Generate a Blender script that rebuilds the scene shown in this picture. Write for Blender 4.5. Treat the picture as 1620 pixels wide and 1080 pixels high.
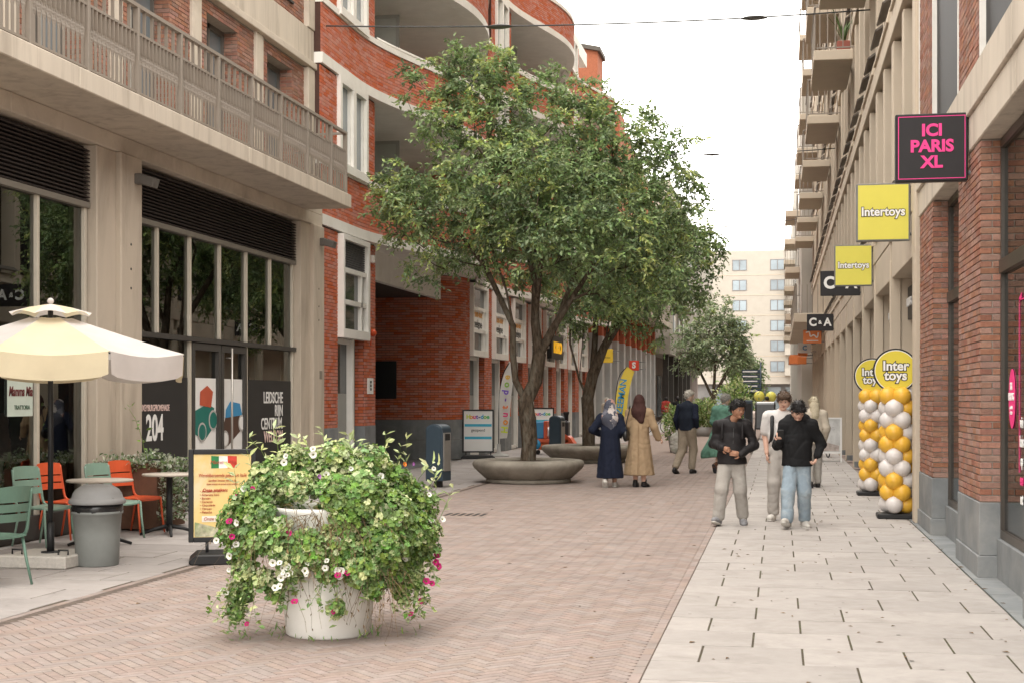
import bpy, bmesh, math, random
import numpy as np
from mathutils import Vector, Matrix, Euler
R = math.radians
random.seed(7); rng = np.random.default_rng(7)
scene = bpy.context.scene
for o in list(bpy.data.objects): bpy.data.objects.remove(o)
COL = scene.collection

# ------------------------------------------------------------ camera, sky, sun, exposure
CAM_H = 1.62
YAW = math.atan(423/2250)
cam_d = bpy.data.cameras.new('camera'); cam = bpy.data.objects.new('camera', cam_d); COL.objects.link(cam)
cam_d.lens = 50; cam_d.sensor_width = 36; cam_d.shift_y = 0.0556; cam_d.clip_end = 2000; cam_d.clip_start = .05
cam.location = (0, 0, CAM_H); cam.rotation_euler = (R(90), 0, YAW)
scene.camera = cam

SUN_EL, SUN_AZ = 76, 178      # degrees; azimuth clockwise from +Y (down the street)
world = bpy.data.worlds.new('World'); scene.world = world; world.use_nodes = True
nt = world.node_tree; nt.nodes.clear()
sky = nt.nodes.new('ShaderNodeTexSky'); sky.sky_type = 'NISHITA'; sky.sun_disc = False
sky.sun_elevation = R(SUN_EL); sky.sun_rotation = R(SUN_AZ); sky.dust_density = 6; sky.air_density = 1
mixw = nt.nodes.new('ShaderNodeMix'); mixw.data_type = 'RGBA'; mixw.inputs[0].default_value = .94
mixw.inputs[7].default_value = (11.6, 11.2, 10.5, 1)          # even cloud cover
bgn = nt.nodes.new('ShaderNodeBackground'); bgn.inputs[1].default_value = .15
wout = nt.nodes.new('ShaderNodeOutputWorld')
nt.links.new(sky.outputs[0], mixw.inputs[6]); nt.links.new(mixw.outputs[2], bgn.inputs[0]); nt.links.new(bgn.outputs[0], wout.inputs[0])
sun_d = bpy.data.lights.new('sun', 'SUN'); sun_d.energy = .6; sun_d.angle = R(60); sun_d.color = (1, .955, .88)
sun = bpy.data.objects.new('sun', sun_d); COL.objects.link(sun)
_d = Vector((math.sin(R(SUN_AZ))*math.cos(R(SUN_EL)), math.cos(R(SUN_AZ))*math.cos(R(SUN_EL)), math.sin(R(SUN_EL))))
sun.rotation_euler = _d.to_track_quat('Z', 'Y').to_euler(); sun.location = (0, 0, 40)
vs = scene.view_settings; vs.view_transform = 'Standard'; vs.look = 'None'; vs.gamma = 1; vs.exposure = 1.32; vs.use_curve_mapping = False
scene.cycles.max_bounces = 6; scene.cycles.transparent_max_bounces = 12
scene.cycles.use_denoising = True

# ------------------------------------------------------------ materials
MATS = {}
def mat(name, col, rough=.8, var=.1, scale=6., bump=.0, bscale=60., metal=0., spec=.3, rand=None, randv=.12, randh=.0, stain=None, trans=0., emis=0., stretch=None, coat=0.):
    """procedural Principled material: base colour varied by noise, by piece (rand = 'island' / 'object') and by soft stains"""
    if name in MATS: return MATS[name]
    m = bpy.data.materials.new(name); m.use_nodes = True; t = m.node_tree; N = t.nodes; L = t.links
    b = N['Principled BSDF']; b.inputs['Roughness'].default_value = rough; b.inputs['Metallic'].default_value = metal
    b.inputs['Specular IOR Level'].default_value = spec
    if coat: b.inputs['Coat Weight'].default_value = coat
    tc = N.new('ShaderNodeTexCoord'); src = tc.outputs['Object']
    if rand == 'object' or stretch:
        mp = N.new('ShaderNodeMapping'); L.new(src, mp.inputs[0]); src = mp.outputs[0]
        if stretch: mp.inputs['Scale'].default_value = stretch
        if rand == 'object':
            oi = N.new('ShaderNodeObjectInfo'); mm = N.new('ShaderNodeMath'); mm.operation = 'MULTIPLY'; mm.inputs[1].default_value = 37
            L.new(oi.outputs['Random'], mm.inputs[0]); cb = N.new('ShaderNodeCombineXYZ')
            L.new(mm.outputs[0], cb.inputs[0]); L.new(mm.outputs[0], cb.inputs[1]); L.new(cb.outputs[0], mp.inputs['Location'])
    nz = N.new('ShaderNodeTexNoise'); nz.inputs['Scale'].default_value = scale; nz.inputs['Detail'].default_value = 6; nz.inputs['Roughness'].default_value = .6
    L.new(src, nz.inputs['Vector'])
    hs = N.new('ShaderNodeHueSaturation'); hs.inputs['Color'].default_value = (*col, 1)
    mr = N.new('ShaderNodeMapRange'); mr.inputs[1].default_value = .3; mr.inputs[2].default_value = .7
    mr.inputs[3].default_value = 1-var; mr.inputs[4].default_value = 1+var
    L.new(nz.outputs['Fac'], mr.inputs[0]); val = mr.outputs[0]
    if rand:
        if rand == 'object': ro = N.new('ShaderNodeObjectInfo').outputs['Random']
        else: ro = N.new('ShaderNodeNewGeometry').outputs['Random Per Island']
        m2 = N.new('ShaderNodeMapRange'); m2.inputs[3].default_value = 1-randv; m2.inputs[4].default_value = 1+randv; L.new(ro, m2.inputs[0])
        mu = N.new('ShaderNodeMath'); mu.operation = 'MULTIPLY'; L.new(val, mu.inputs[0]); L.new(m2.outputs[0], mu.inputs[1]); val = mu.outputs[0]
        if randh:
            wn = N.new('ShaderNodeTexWhiteNoise'); wn.noise_dimensions = '1D'; L.new(ro, wn.inputs['W'])
            m3 = N.new('ShaderNodeMapRange'); m3.inputs[3].default_value = .5-randh; m3.inputs[4].default_value = .5+randh
            L.new(wn.outputs['Value'], m3.inputs[0]); L.new(m3.outputs[0], hs.inputs['Hue'])
            m4 = N.new('ShaderNodeMapRange'); m4.inputs[3].default_value = .75; m4.inputs[4].default_value = 1.1
            sp = N.new('ShaderNodeSeparateColor'); L.new(wn.outputs['Color'], sp.inputs[0]); L.new(sp.outputs[1], m4.inputs[0]); L.new(m4.outputs[0], hs.inputs['Saturation'])
    L.new(val, hs.inputs['Value']); out = hs.outputs[0]
    if stain:      # (colour, amount, scale)
        n2 = N.new('ShaderNodeTexNoise'); n2.inputs['Scale'].default_value = stain[2]; n2.inputs['Detail'].default_value = 8; n2.inputs['Roughness'].default_value = .65; n2.inputs['Distortion'].default_value = .6
        mp2 = N.new('ShaderNodeMapping'); mp2.inputs['Location'].default_value = (3.1, 7.7, 1.3)
        L.new(src, mp2.inputs[0]); L.new(mp2.outputs[0], n2.inputs['Vector'])
        r2 = N.new('ShaderNodeMapRange'); r2.inputs[1].default_value = .48; r2.inputs[2].default_value = .72; r2.inputs[4].default_value = stain[1]
        L.new(n2.outputs['Fac'], r2.inputs[0])
        mx = N.new('ShaderNodeMix'); mx.data_type = 'RGBA'; mx.inputs[7].default_value = (*stain[0], 1)
        L.new(r2.outputs[0], mx.inputs[0]); L.new(out, mx.inputs[6]); out = mx.outputs[2]
    L.new(out, b.inputs['Base Color'])
    if emis: L.new(out, b.inputs['Emission Color']); b.inputs['Emission Strength'].default_value = emis
    if bump:
        n3 = N.new('ShaderNodeTexNoise'); n3.inputs['Scale'].default_value = bscale; n3.inputs['Detail'].default_value = 4; L.new(src, n3.inputs['Vector'])
        bp = N.new('ShaderNodeBump'); bp.inputs['Strength'].default_value = bump; bp.inputs['Distance'].default_value = .01
        L.new(n3.outputs['Fac'], bp.inputs['Height']); L.new(bp.outputs[0], b.inputs['Normal'])
    if trans:
        tr = N.new('ShaderNodeBsdfTranslucent'); L.new(out, tr.inputs[0]); ms = N.new('ShaderNodeMixShader'); ms.inputs[0].default_value = trans
        L.new(b.outputs[0], ms.inputs[1]); L.new(tr.outputs[0], ms.inputs[2]); L.new(ms.outputs[0], N['Material Output'].inputs[0])
    MATS[name] = m; return m

def glass(name, tint=(.5, .55, .51), ior=2.1, rough=.0):
    if name in MATS: return MATS[name]
    m = bpy.data.materials.new(name); m.use_nodes = True; t = m.node_tree; N = t.nodes; L = t.links; N.clear()
    tr = N.new('ShaderNodeBsdfTransparent'); tr.inputs[0].default_value = (*tint, 1)
    gl = N.new('ShaderNodeBsdfGlossy'); gl.inputs['Roughness'].default_value = rough; gl.inputs[0].default_value = (.92, .95, .93, 1)
    fr = N.new('ShaderNodeFresnel'); fr.inputs[0].default_value = ior
    nz = N.new('ShaderNodeTexNoise'); nz.inputs['Scale'].default_value = 1.1; bp = N.new('ShaderNodeBump'); bp.inputs['Strength'].default_value = .02
    tc = N.new('ShaderNodeTexCoord'); L.new(tc.outputs['Object'], nz.inputs[0]); L.new(nz.outputs[0], bp.inputs['Height']); L.new(bp.outputs[0], gl.inputs['Normal'])
    mx = N.new('ShaderNodeMixShader'); L.new(fr.outputs[0], mx.inputs[0]); L.new(tr.outputs[0], mx.inputs[1]); L.new(gl.outputs[0], mx.inputs[2])
    o = N.new('ShaderNodeOutputMaterial'); L.new(mx.outputs[0], o.inputs[0]); MATS[name] = m; return m

CONC = mat('concrete_pale', (.53, .465, .385), .85, .08, 1.5, .25, 40, stain=((.31, .255, .20), .75, 1.1))
CONCD = mat('concrete_column', (.50, .43, .35), .85, .10, 1.2, .3, 50, stain=((.27, .225, .18), .8, 1.5), stretch=(1, 1, .18))
RAIL = mat('taupe_metal', (.24, .205, .17), .55, .05, 4, spec=.4)
LOUV = mat('louvre_dark', (.045, .036, .033), .6, .1, 3)
DARKM = mat('dark_frame_metal', (.06, .055, .05), .5, .06, 5)
CREAMM = mat('cream_frame_metal', (.52, .47, .39), .5, .05, 4)
BLACK = mat('black_print', (.028, .027, .027), .5, .05, 3)
BLACKM = mat('black_metal', (.02, .02, .021), .45, .1, 6)
WHITE = mat('white_paint', (.74, .715, .67), .55, .05, 3, stain=((.55, .52, .46), .35, 1.6))
WHITEP = mat('white_print', (.8, .79, .77), .6, .02, 3)
PINKT = mat('pale_pink_print', (.75, .55, .5), .6, .02, 3)
MORTAR = mat('mortar', (.07, .036, .028), .95, .12, 12, .3, 80)
MORTARG = mat('grey_mortar', (.34, .30, .26), .95, .12, 12, .3, 80)
BRO = mat('brick_orange_red', (.50, .15, .085), .9, .08, 30, .4, 90, rand='island', randv=.045, randh=.003, spec=.15)
BRW = mat('brick_orange_wall', (.47, .14, .08), .9, .12, 9, .4, 60, spec=.15)
BRD = mat('brick_brown_red', (.30, .15, .105), .9, .12, 30, .4, 90, rand='island', randv=.22, randh=.008, spec=.15)
BRR = mat('brick_right_joined', (.30, .15, .105), .9, .2, 25, .5, 90, rand='island', randv=.2, randh=.008, spec=.15)
BRRO = mat('brick_right_single', (.30, .15, .105), .9, .2, 25, .5, 90, rand='object', randv=.2, randh=.008, spec=.15)
BLUESTONE = mat('bluestone', (.19, .20, .205), .7, .18, 2.5, .2, 50, stain=((.33, .32, .30), .5, 1.8))
CONCS = mat('concrete_streaked', (.53, .465, .385), .85, .08, 3, .25, 40, stain=((.30, .25, .20), .7, 4.), stretch=(1, 1, .10))
JOINTB = mat('brick_joint_sand', (.115, .09, .075), 1, .3, 20, .3, 90)
SLAB = mat('paving_slab_concrete', (.36, .33, .308), .9, .07, 7, .25, 160, rand='object', randv=.075, stain=((.25, .225, .205), .6, 2.4))
SLABL = mat('terrace_slab_concrete', (.33, .30, .285), .9, .05, 7, .25, 160, rand='object', randv=.09, stain=((.23, .21, .195), .6, 1.7))
SLABJ = mat('paving_slab_far', (.345, .318, .30), .9, .05, 7, .2, 160, rand='island', randv=.05)
JOINT = mat('joint_sand', (.075, .06, .042), 1, .3, 20, .4, 90, stain=((.08, .10, .035), .8, 5))
PAVE1 = mat('paving_brick_single', (.288, .229, .202), .92, .14, 18, .35, 120, rand='object', randv=.065, randh=.006, spec=.12)
PAVEJ = mat('paving_brick_joined', (.288, .229, .202), .92, .14, 3, .35, 120, rand='island', randv=.065, randh=.006, spec=.12)
PAVEFAR = mat('paving_brick_far', (.275, .218, .19), .92, .1, 3, .35, 40, spec=.12, stain=((.27, .215, .18), .5, .5))
BEIGE = mat('beige_precast', (.52, .44, .345), .85, .05, 1.2, .15, 60, stain=((.42, .355, .28), .45, .8))
BEIGE2 = mat('beige_render', (.37, .34, .295), .85, .05, 1.0, .1, 60)
DGLASS = mat('dark_window_glass', (.028, .034, .036), .06, .2, .6, spec=.8)
MGLASS = mat('matt_dark_window', (.022, .024, .026), .45, .2, .6, spec=.12)
PGLASS = mat('pale_window_glass', (.17, .2, .215), .08, .25, .4, spec=.8)
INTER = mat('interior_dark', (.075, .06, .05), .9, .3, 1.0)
GLASS = glass('shop_glass')
GLASSD = glass('shop_glass_dark', (.3, .32, .3), 1.8)

# ------------------------------------------------------------ helpers
def link(o): COL.objects.link(o); return o
def thing(name, label, cat, loc=(0, 0, 0), rz=0., group=None):
    o = link(bpy.data.objects.new(name, None)); o.location = loc; o.rotation_euler = (0, 0, rz); o.empty_display_size = .1
    return tag(o, label, cat, group)
def tag(o, label=None, cat=None, group=None, kind=None):
    if label: o['label'] = label
    if cat: o['category'] = cat
    if group: o['group'] = group
    if kind: o['kind'] = kind
    return o
class MB:
    def __init__(s): s.v = []; s.f = []; s.mi = []; s.sm = []
    def add(s, vs, fs, mi=0, sm=False):
        n = len(s.v); s.v += [tuple(map(float, p)) for p in vs]
        for f in fs: s.f.append(tuple(i+n for i in f)); s.mi.append(mi); s.sm.append(sm)
        return s
    def box(s, x0, x1, y0, y1, z0, z1, mi=0):
        if x0 > x1: x0, x1 = x1, x0
        if y0 > y1: y0, y1 = y1, y0
        if z0 > z1: z0, z1 = z1, z0
        return s.add([(x0, y0, z0), (x1, y0, z0), (x1, y1, z0), (x0, y1, z0), (x0, y0, z1), (x1, y0, z1), (x1, y1, z1), (x0, y1, z1)],
                     [(0, 3, 2, 1), (4, 5, 6, 7), (0, 1, 5, 4), (1, 2, 6, 5), (2, 3, 7, 6), (3, 0, 4, 7)], mi)
    def obox(s, c, ux, uy, uz, mi=0):          # oriented box: centre and half axes
        c, ux, uy, uz = map(Vector, (c, ux, uy, uz)); vs = []
        for k in (-1, 1):
            for a, b in ((-1, -1), (1, -1), (1, 1), (-1, 1)): vs.append(c+ux*a+uy*b+uz*k)
        return s.add(vs, [(0, 3, 2, 1), (4, 5, 6, 7), (0, 1, 5, 4), (1, 2, 6, 5), (2, 3, 7, 6), (3, 0, 4, 7)], mi)
    def prism(s, poly, axis, a, b, mi=0):
        """polygon of 2-D points pushed along an axis between a and b; 2-D coords are the other two axes in x,y,z order"""
        n = len(poly)
        def P(p, t):
            if axis == 'x': return (t, p[0], p[1])
            if axis == 'y': return (p[0], t, p[1])
            return (p[0], p[1], t)
        vs = [P(p, a) for p in poly]+[P(p, b) for p in poly]
        return s.add(vs, [tuple(range(n-1, -1, -1)), tuple(range(n, 2*n))]+[(i, (i+1) % n, n+(i+1) % n, n+i) for i in range(n)], mi)
    def tube(s, pts, rad, n=8, mi=0, cap=True, sm=True, flat=1.):
        pts = [Vector(p) for p in pts]; m = len(pts)
        rad = [rad]*m if not hasattr(rad, '__len__') else rad
        up = None; vs = []
        for i, p in enumerate(pts):
            t = (pts[min(i+1, m-1)]-pts[max(i-1, 0)]).normalized()
            if up is None:
                up = t.orthogonal().normalized() if abs(t.z) > .9 else Vector((0, 0, 1))
            a = t.cross(up)
            if a.length < 1e-5: a = t.orthogonal()
            a.normalize(); b = a.cross(t).normalized(); up = b
            for k in range(n):
                an = 2*math.pi*k/n; vs.append(p+(a*math.cos(an)+b*math.sin(an)*flat)*rad[i])
        fs = [(i*n+k, i*n+(k+1) % n, (i+1)*n+(k+1) % n, (i+1)*n+k) for i in range(m-1) for k in range(n)]
        if cap: fs += [tuple(range(n-1, -1, -1)), tuple((m-1)*n+k for k in range(n))]
        return s.add(vs, fs, mi, sm)
    def lathe(s, prof, n=32, c=(0, 0, 0), mi=0, sm=True, sx=1., sy=1.):
        vs = []
        for r, z in prof:
            for k in range(n):
                an = 2*math.pi*k/n; vs.append((c[0]+r*sx*math.cos(an), c[1]+r*sy*math.sin(an), c[2]+z))
        m = len(prof)
        fs = [(i*n+k, i*n+(k+1) % n, (i+1)*n+(k+1) % n, (i+1)*n+k) for i in range(m-1) for k in range(n)]
        if prof[0][0] > 1e-4: fs.append(tuple(range(n-1, -1, -1)))
        if prof[-1][0] > 1e-4: fs.append(tuple((m-1)*n+k for k in range(n)))
        return s.add(vs, fs, mi, sm)
    def ball(s, c, r, n=14, m=9, mi=0, sx=1, sy=1, sz=1):
        prof = [(max(1e-5, r*math.sin(math.pi*i/m)), -r*math.cos(math.pi*i/m)*sz) for i in range(m+1)]
        return s.lathe(prof, n, c, mi, True, sx, sy)
    def mesh(s, name, mats, bevel=0.):
        me = bpy.data.meshes.new(name); me.from_pydata(s.v, [], s.f)
        for m in (mats if isinstance(mats, (list, tuple)) else [mats]): me.materials.append(m)
        me.polygons.foreach_set('material_index', s.mi); me.polygons.foreach_set('use_smooth', s.sm)
        if bevel:
            bm = bmesh.new(); bm.from_mesh(me)
            bmesh.ops.bevel(bm, geom=bm.edges[:], offset=bevel, segments=1, affect='EDGES', clamp_overlap=True)
            bm.to_mesh(me); bm.free()
        me.update(); return me
    def build(s, name, mats, parent=None, bevel=0., kind=None, label=None):
        return put(name, s.mesh(name, mats, bevel), parent, kind, label)
def put(name, me, parent=None, kind=None, label=None, local=False):
    """link a mesh given in world coordinates (or in the parent's own, with local) under its thing"""
    o = link(bpy.data.objects.new(name, me))
    if parent is not None:
        o.parent = parent
        if not local: o.matrix_parent_inverse = world_of(parent).inverted()
    if kind: o['kind'] = kind
    if label: o['label'] = label
    return o
def world_of(o):
    M = Matrix.LocRotScale(o.location, o.rotation_euler, o.scale)
    if o.parent is None: return M
    return world_of(o.parent) @ o.matrix_parent_inverse @ M
def struct(name, mb, m): return tag(mb.build(name, m), kind='structure')
def inst(name, me, parent, loc, rot=(0, 0, 0), sc=(1, 1, 1), kind=None):
    """a copy that shares mesh data, placed in world coordinates under its thing"""
    o = link(bpy.data.objects.new(name, me)); o.location = loc; o.rotation_euler = rot; o.scale = sc
    if parent is not None: o.parent = parent; o.matrix_parent_inverse = world_of(parent).inverted()
    if kind: o['kind'] = kind
    return o
def copy_tree(o, parent=None):
    c = link(o.copy()); c.parent = parent
    for ch in list(o.children): copy_tree(ch, c)
    return c
def raw_mesh(name, V, F, m, smooth=False):
    """numpy verts and equal-sized faces"""
    V = np.asarray(V, np.float32); F = np.asarray(F, np.int32); k = F.shape[1]
    me = bpy.data.meshes.new(name); me.vertices.add(len(V)); me.vertices.foreach_set('co', V.ravel())
    me.loops.add(F.size); me.loops.foreach_set('vertex_index', F.ravel())
    me.polygons.add(len(F)); me.polygons.foreach_set('loop_start', np.arange(0, F.size, k, dtype=np.int32))
    me.polygons.foreach_set('loop_total', np.full(len(F), k, np.int32))
    me.polygons.foreach_set('use_smooth', np.full(len(F), bool(smooth)))
    for mm in (m if isinstance(m, (list, tuple)) else [m]): me.materials.append(mm)
    me.update(calc_edges=True); me.validate(); return me
_fc = {}
def text(s, size, m, parent, loc, xdir, ydir=(0, 0, 1), offset=0., shear=0., sx=1., align='CENTER', ext=.002, name='lettering', space=1., label=None, spl=1.):
    """flat lettering as thin geometry; loc = centre of the line block, xdir = reading direction"""
    cu = bpy.data.curves.new('t', 'FONT'); cu.body = s; cu.size = size; cu.offset = offset; cu.shear = shear; cu.align_x = align; cu.align_y = 'CENTER'
    cu.extrude = ext; cu.space_character = space; cu.space_line = spl; cu.resolution_u = 4
    to = bpy.data.objects.new('t', cu); COL.objects.link(to)
    dg = bpy.context.evaluated_depsgraph_get(); me = bpy.data.meshes.new_from_object(to.evaluated_get(dg))
    bpy.data.objects.remove(to); bpy.data.curves.remove(cu)
    me.materials.clear(); me.materials.append(m); me.name = name
    x = Vector(xdir).normalized(); y = Vector(ydir).normalized(); z = x.cross(y)
    M = Matrix(((x.x*sx, y.x, z.x, loc[0]), (x.y*sx, y.y, z.y, loc[1]), (x.z*sx, y.z, z.z, loc[2]), (0, 0, 0, 1)))
    me.transform(M)
    return put(name, me, parent, label=label)

class Bricks:
    """courses of bricks on vertical walls; path = list of (x, y) with the outside on the right hand of travel"""
    def __init__(s): s.V = []; s.n = 0; s.items = []
    def wall(s, path, z0, z1, holes=(), bl=.21, gap=.01, pitch=.0605, proud=.012, header=.5, split=1, phase=0.):
        P = np.array(path, float); seg = np.hypot(*np.diff(P, axis=0).T); S = np.concatenate([[0], np.cumsum(seg)]); Ltot = S[-1]
        def at(q):
            return np.interp(q, S, P[:, 0]), np.interp(q, S, P[:, 1])
        nc = int((z1-z0)/pitch+.01)
        for c in range(nc):
            za = z0+c*pitch+gap*.5; zb = za+pitch-gap; zm = (za+zb)/2
            q = -(bl+gap)*(header if c % 2 else 0.)-phase
            while q < Ltot-1e-4:
                w = bl
                a, b = max(q, 0), min(q+w, Ltot); q += w+gap
                if b-a < .02: continue
                cuts = [(a, b)]
                for h0, h1, hz0, hz1 in holes:
                    if hz0 < zm < hz1:
                        nxt = []
                        for (u, v) in cuts:
                            if v <= h0 or u >= h1: nxt.append((u, v)); continue
                            if u < h0-.02: nxt.append((u, h0))
                            if v > h1+.02: nxt.append((h1, v))
                        cuts = nxt
                for u, v in cuts:
                    x0, y0 = at(u); x1, y1 = at(v); dx, dy = x1-x0, y1-y0; l = math.hypot(dx, dy)
                    if l < .015: continue
                    nx, ny = dy/l, -dx/l
                    j = random.uniform(-.0025, .0025)
                    s.items.append((x0, y0, x1, y1, nx*(proud+j), ny*(proud+j), za, zb))
        return s
    def mesh(s, name, m, items=None):
        A = np.array(s.items if items is None else items); n = len(A)
        x0, y0, x1, y1, nx, ny, za, zb = A.T
        V = np.empty((n, 8, 3), np.float32)
        for k, (x, y, o, z) in enumerate(((x0, y0, 1, za), (x1, y1, 1, za), (x1, y1, 1, zb), (x0, y0, 1, zb), (x0, y0, -.3, za), (x1, y1, -.3, za), (x1, y1, -.3, zb), (x0, y0, -.3, zb))):
            V[:, k, 0] = x+nx*o; V[:, k, 1] = y+ny*o; V[:, k, 2] = z
        F = np.array([(0, 1, 2, 3), (4, 5, 1, 0), (3, 2, 6, 7), (4, 0, 3, 7), (1, 5, 6, 2)])
        F = (F[None]+8*np.arange(n)[:, None, None]).reshape(-1, 4)
        return raw_mesh(name, V.reshape(-1, 3), F, m)
def interp_path(f, y0, y1, n): return [(f(y0+(y1-y0)*i/n), y0+(y1-y0)*i/n) for i in range(n+1)]
# ============================================================ THE GROUND
g = MB(); g.add([(-400, -60, -.06), (400, -60, -.06), (400, 900, -.06), (-400, 900, -.06)], [(0, 1, 2, 3)])
struct('ground', g, PAVEFAR)
RX0, RX1 = -5.55, -.86
g = MB(); g.add([(RX0-.1, -12, -.004), (RX1+.1, -12, -.004), (RX1+.1, 60, -.004), (RX0-.1, 60, -.004)], [(0, 1, 2, 3)])
road = struct('road', g, JOINTB)
g = MB(); g.add([(-8.4, 41, -.002), (RX1, 41, -.002), (RX1, 190, -.002), (-8.4, 190, -.002)], [(0, 1, 2, 3)])
g.build('far_paving', PAVEFAR, road)
# herringbone bricks: two directions at 45 degrees to the street
BL, BW, GAP = .21, .07, .0055
def herring():
    out = []
    c45 = math.sqrt(.5)
    N = 420
    for i in range(-N, N):
        for j in range(-12, 13):
            # classic 90-degree herringbone of 3:1 bricks in a grid of brick widths
            bx = (i+j*3)*BW; by = (i-j*3)*BW
            for k, (cx, cy, an) in enumerate(((bx+1.5*BW, by+.5*BW, 0), (bx+.5*BW, by+2.5*BW-0*BW, 1))):
                x = (cx-cy)*c45+(-3.2); y = (cx+cy)*c45+14
                if RX0+.06 < x < RX1-.06 and -2 < y < 41.2: out.append((x, y, R(45)+(R(90) if an else 0)))
    return out
hb = herring()
# lay the edge bricks in as well: a row along both sides
def paver_mesh(name, m, L=BL, W=BW):
    b = MB(); a, w, t = (L-GAP)/2, (W-GAP)/2, .006; e = .0012
    b.add([(-a, -w, -.006), (a, -w, -.006), (a, w, -.006), (-a, w, -.006), (-a+e, -w+e, 0), (a-e, -w+e, 0), (a-e, w-e, 0), (-a+e, w-e, 0)],
          [(4, 5, 6, 7), (0, 1, 5, 4), (1, 2, 6, 5), (2, 3, 7, 6), (3, 0, 4, 7)])
    return b.mesh(name, m)
pm = paver_mesh('paving_brick', PAVE1)
def in_view(x, y, z=0, mrg=0):
    zc = y*math.cos(YAW)-x*math.sin(YAW)
    if zc < .5: return False
    px = 810+2250*(x*math.cos(YAW)+y*math.sin(YAW))/zc; py = 630+2250*(CAM_H-z)/zc
    return -mrg < px < 1620+mrg and py < 1080+mrg
near = sorted((p for p in hb if in_view(p[0], p[1])), key=lambda p: math.hypot(p[0], p[1]))
near_set = set(near[:300])
def settle(x, y): return .0003*math.sin(x*1.9+y*.7)+.0002*math.sin(y*2.3-x)+random.uniform(-.0003, .0004)
for x, y, a in near[:300]:
    inst('paving_brick', pm, road, (x, y, settle(x, y)), (random.uniform(-.004, .004), random.uniform(-.004, .004), a+random.uniform(-.01, .01)))
rest = [p for p in hb if p not in near_set]
def join_pavers(name, lst, m, parent, L=BL, W=BW):
    me0 = paver_mesh('tmp', m, L, W); v0 = np.array([v.co for v in me0.vertices]); f0 = np.array([p.vertices for p in me0.polygons]); bpy.data.meshes.remove(me0)
    A = np.array(lst); n = len(A); c, s_ = np.cos(A[:, 2]), np.sin(A[:, 2])
    tz = np.array([settle(x, y) for x, y, _ in lst]); V = np.empty((n, 8, 3))
    tx = rng.uniform(-.004, .004, n); ty = rng.uniform(-.004, .004, n)
    V[:, :, 0] = A[:, 0, None]+v0[None, :, 0]*c[:, None]-v0[None, :, 1]*s_[:, None]
    V[:, :, 1] = A[:, 1, None]+v0[None, :, 0]*s_[:, None]+v0[None, :, 1]*c[:, None]
    V[:, :, 2] = v0[None, :, 2]+tz[:, None]+v0[None, :, 0]*tx[:, None]+v0[None, :, 1]*ty[:, None]
    F = (f0[None]+8*np.arange(n)[:, None, None]).reshape(-1, 4)
    return put(name, raw_mesh(name, V.reshape(-1, 3), F, m), parent, 'stuff')
join_pavers('brick_paving', rest, PAVEJ, road)
edge = [(x, -2+i*BL, R(90)) for x in (RX0-.035, RX1+.036) for i in range(210)]
join_pavers('edge_brick_row', edge, PAVEJ, road)
g = MB(); g.box(-.81, -.795, -2, 60, -.01, -.004); g.build('sand_joint', JOINT, road)

# pavements of concrete slabs on both sides
def pavement(name, x0, x1, y0, rows, first, limit, yfar, sm=SLAB, gp_=.0065):
    g = MB(); g.add([(x0, -12, -.0045), (x1, -12, -.0045), (x1, yfar+40, -.0045), (x0, yfar+40, -.0045)], [(0, 1, 2, 3)])
    p = struct(name, g, JOINT)
    lst = []; pw, ph = .635, .6
    for r in range(rows):
        ya = y0+r*ph; off = first+(pw/2 if r % 2 else 0)
        k = math.floor((x0-off)/pw)-1; cuts = []
        while True:
            xa, xb = off+k*pw, off+(k+1)*pw; k += 1
            if xa >= x1-.05: break
            xa, xb = max(xa, x0), min(xb, x1)
            if xb-xa > .06: cuts.append([xa, xb])
        i = 0                                           # some slabs run double length
        while i < len(cuts)-1:
            if random.random() < .22 and cuts[i+1][1]-cuts[i][0] < 1.3: cuts[i][1] = cuts[i+1][1]; del cuts[i+1]
            i += 1
        for xa, xb in cuts: lst.append((xa, xb, ya, ya+ph))
    lst.sort(key=lambda q: (not in_view((q[0]+q[1])/2, q[2], 0, 120), math.hypot((q[0]+q[1])/2, q[2])))
    unit = {}
    for i, (xa, xb, ya, yb) in enumerate(lst):
        if i >= limit: break
        w = round(xb-xa, 3)
        if w not in unit:
            b = MB(); b.box(-w/2+gp_, w/2-gp_, -.300+gp_*.9, .300-gp_*.9, -.02, 0); unit[w] = b.mesh('paving_slab', sm, .003)
        inst('paving_slab', unit[w], p, ((xa+xb)/2, (ya+yb)/2, random.uniform(-.002, .002)), (random.uniform(-.003, .003), random.uniform(-.003, .003), 0))
    b = MB()
    for xa, xb, ya, yb in lst[limit:]: b.box(xa+.0065, xb-.004, ya+.0035, yb-.004, -.02, random.uniform(-.002, .001))
    if b.v: b.build('slab_paving', SLABJ, p, kind='stuff')
    g = MB(); g.add([(x0, yfar, -.001), (x1, yfar, -.001), (x1, 190, -.001), (x0, 190, -.001)], [(0, 1, 2, 3)])
    g.build('far_paving', SLABJ, p)
    return p
y_end = 1.62+90*.6
pav_r = pavement('pavement_right', -.79, 1.70, -4.38, 110, -.49, 300, -4.38+66)
pav_l = pavement('pavement_left', -8.36, -5.62, -4.38, 110, -8.2, 300, -4.38+66, SLABL, .010)
g = MB()
for i in range(24): g.box(1.705, 2.2, -2+i*1.02, -2+i*1.02+1.01, -.03, .004)
g.build('threshold_stone', BLUESTONE, pav_r)
# darker patch of joints: small cast lettering grid set in the bricks, a drain cover
cov = thing('drain_cover', 'small worn drain cover set flush in the brick street', 'drain cover', (-4.3, 19.4, 0))
b = MB(); b.box(-4.62, -3.98, 19.15, 19.65, -.01, .003); b.build('rim', PAVEFAR, cov)
for i in range(6):
    b = MB(); b.box(-4.58+i*.1, -4.53+i*.1, 19.2, 19.6, -.01, .0065); b.build('bar', BLACKM, cov)
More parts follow.
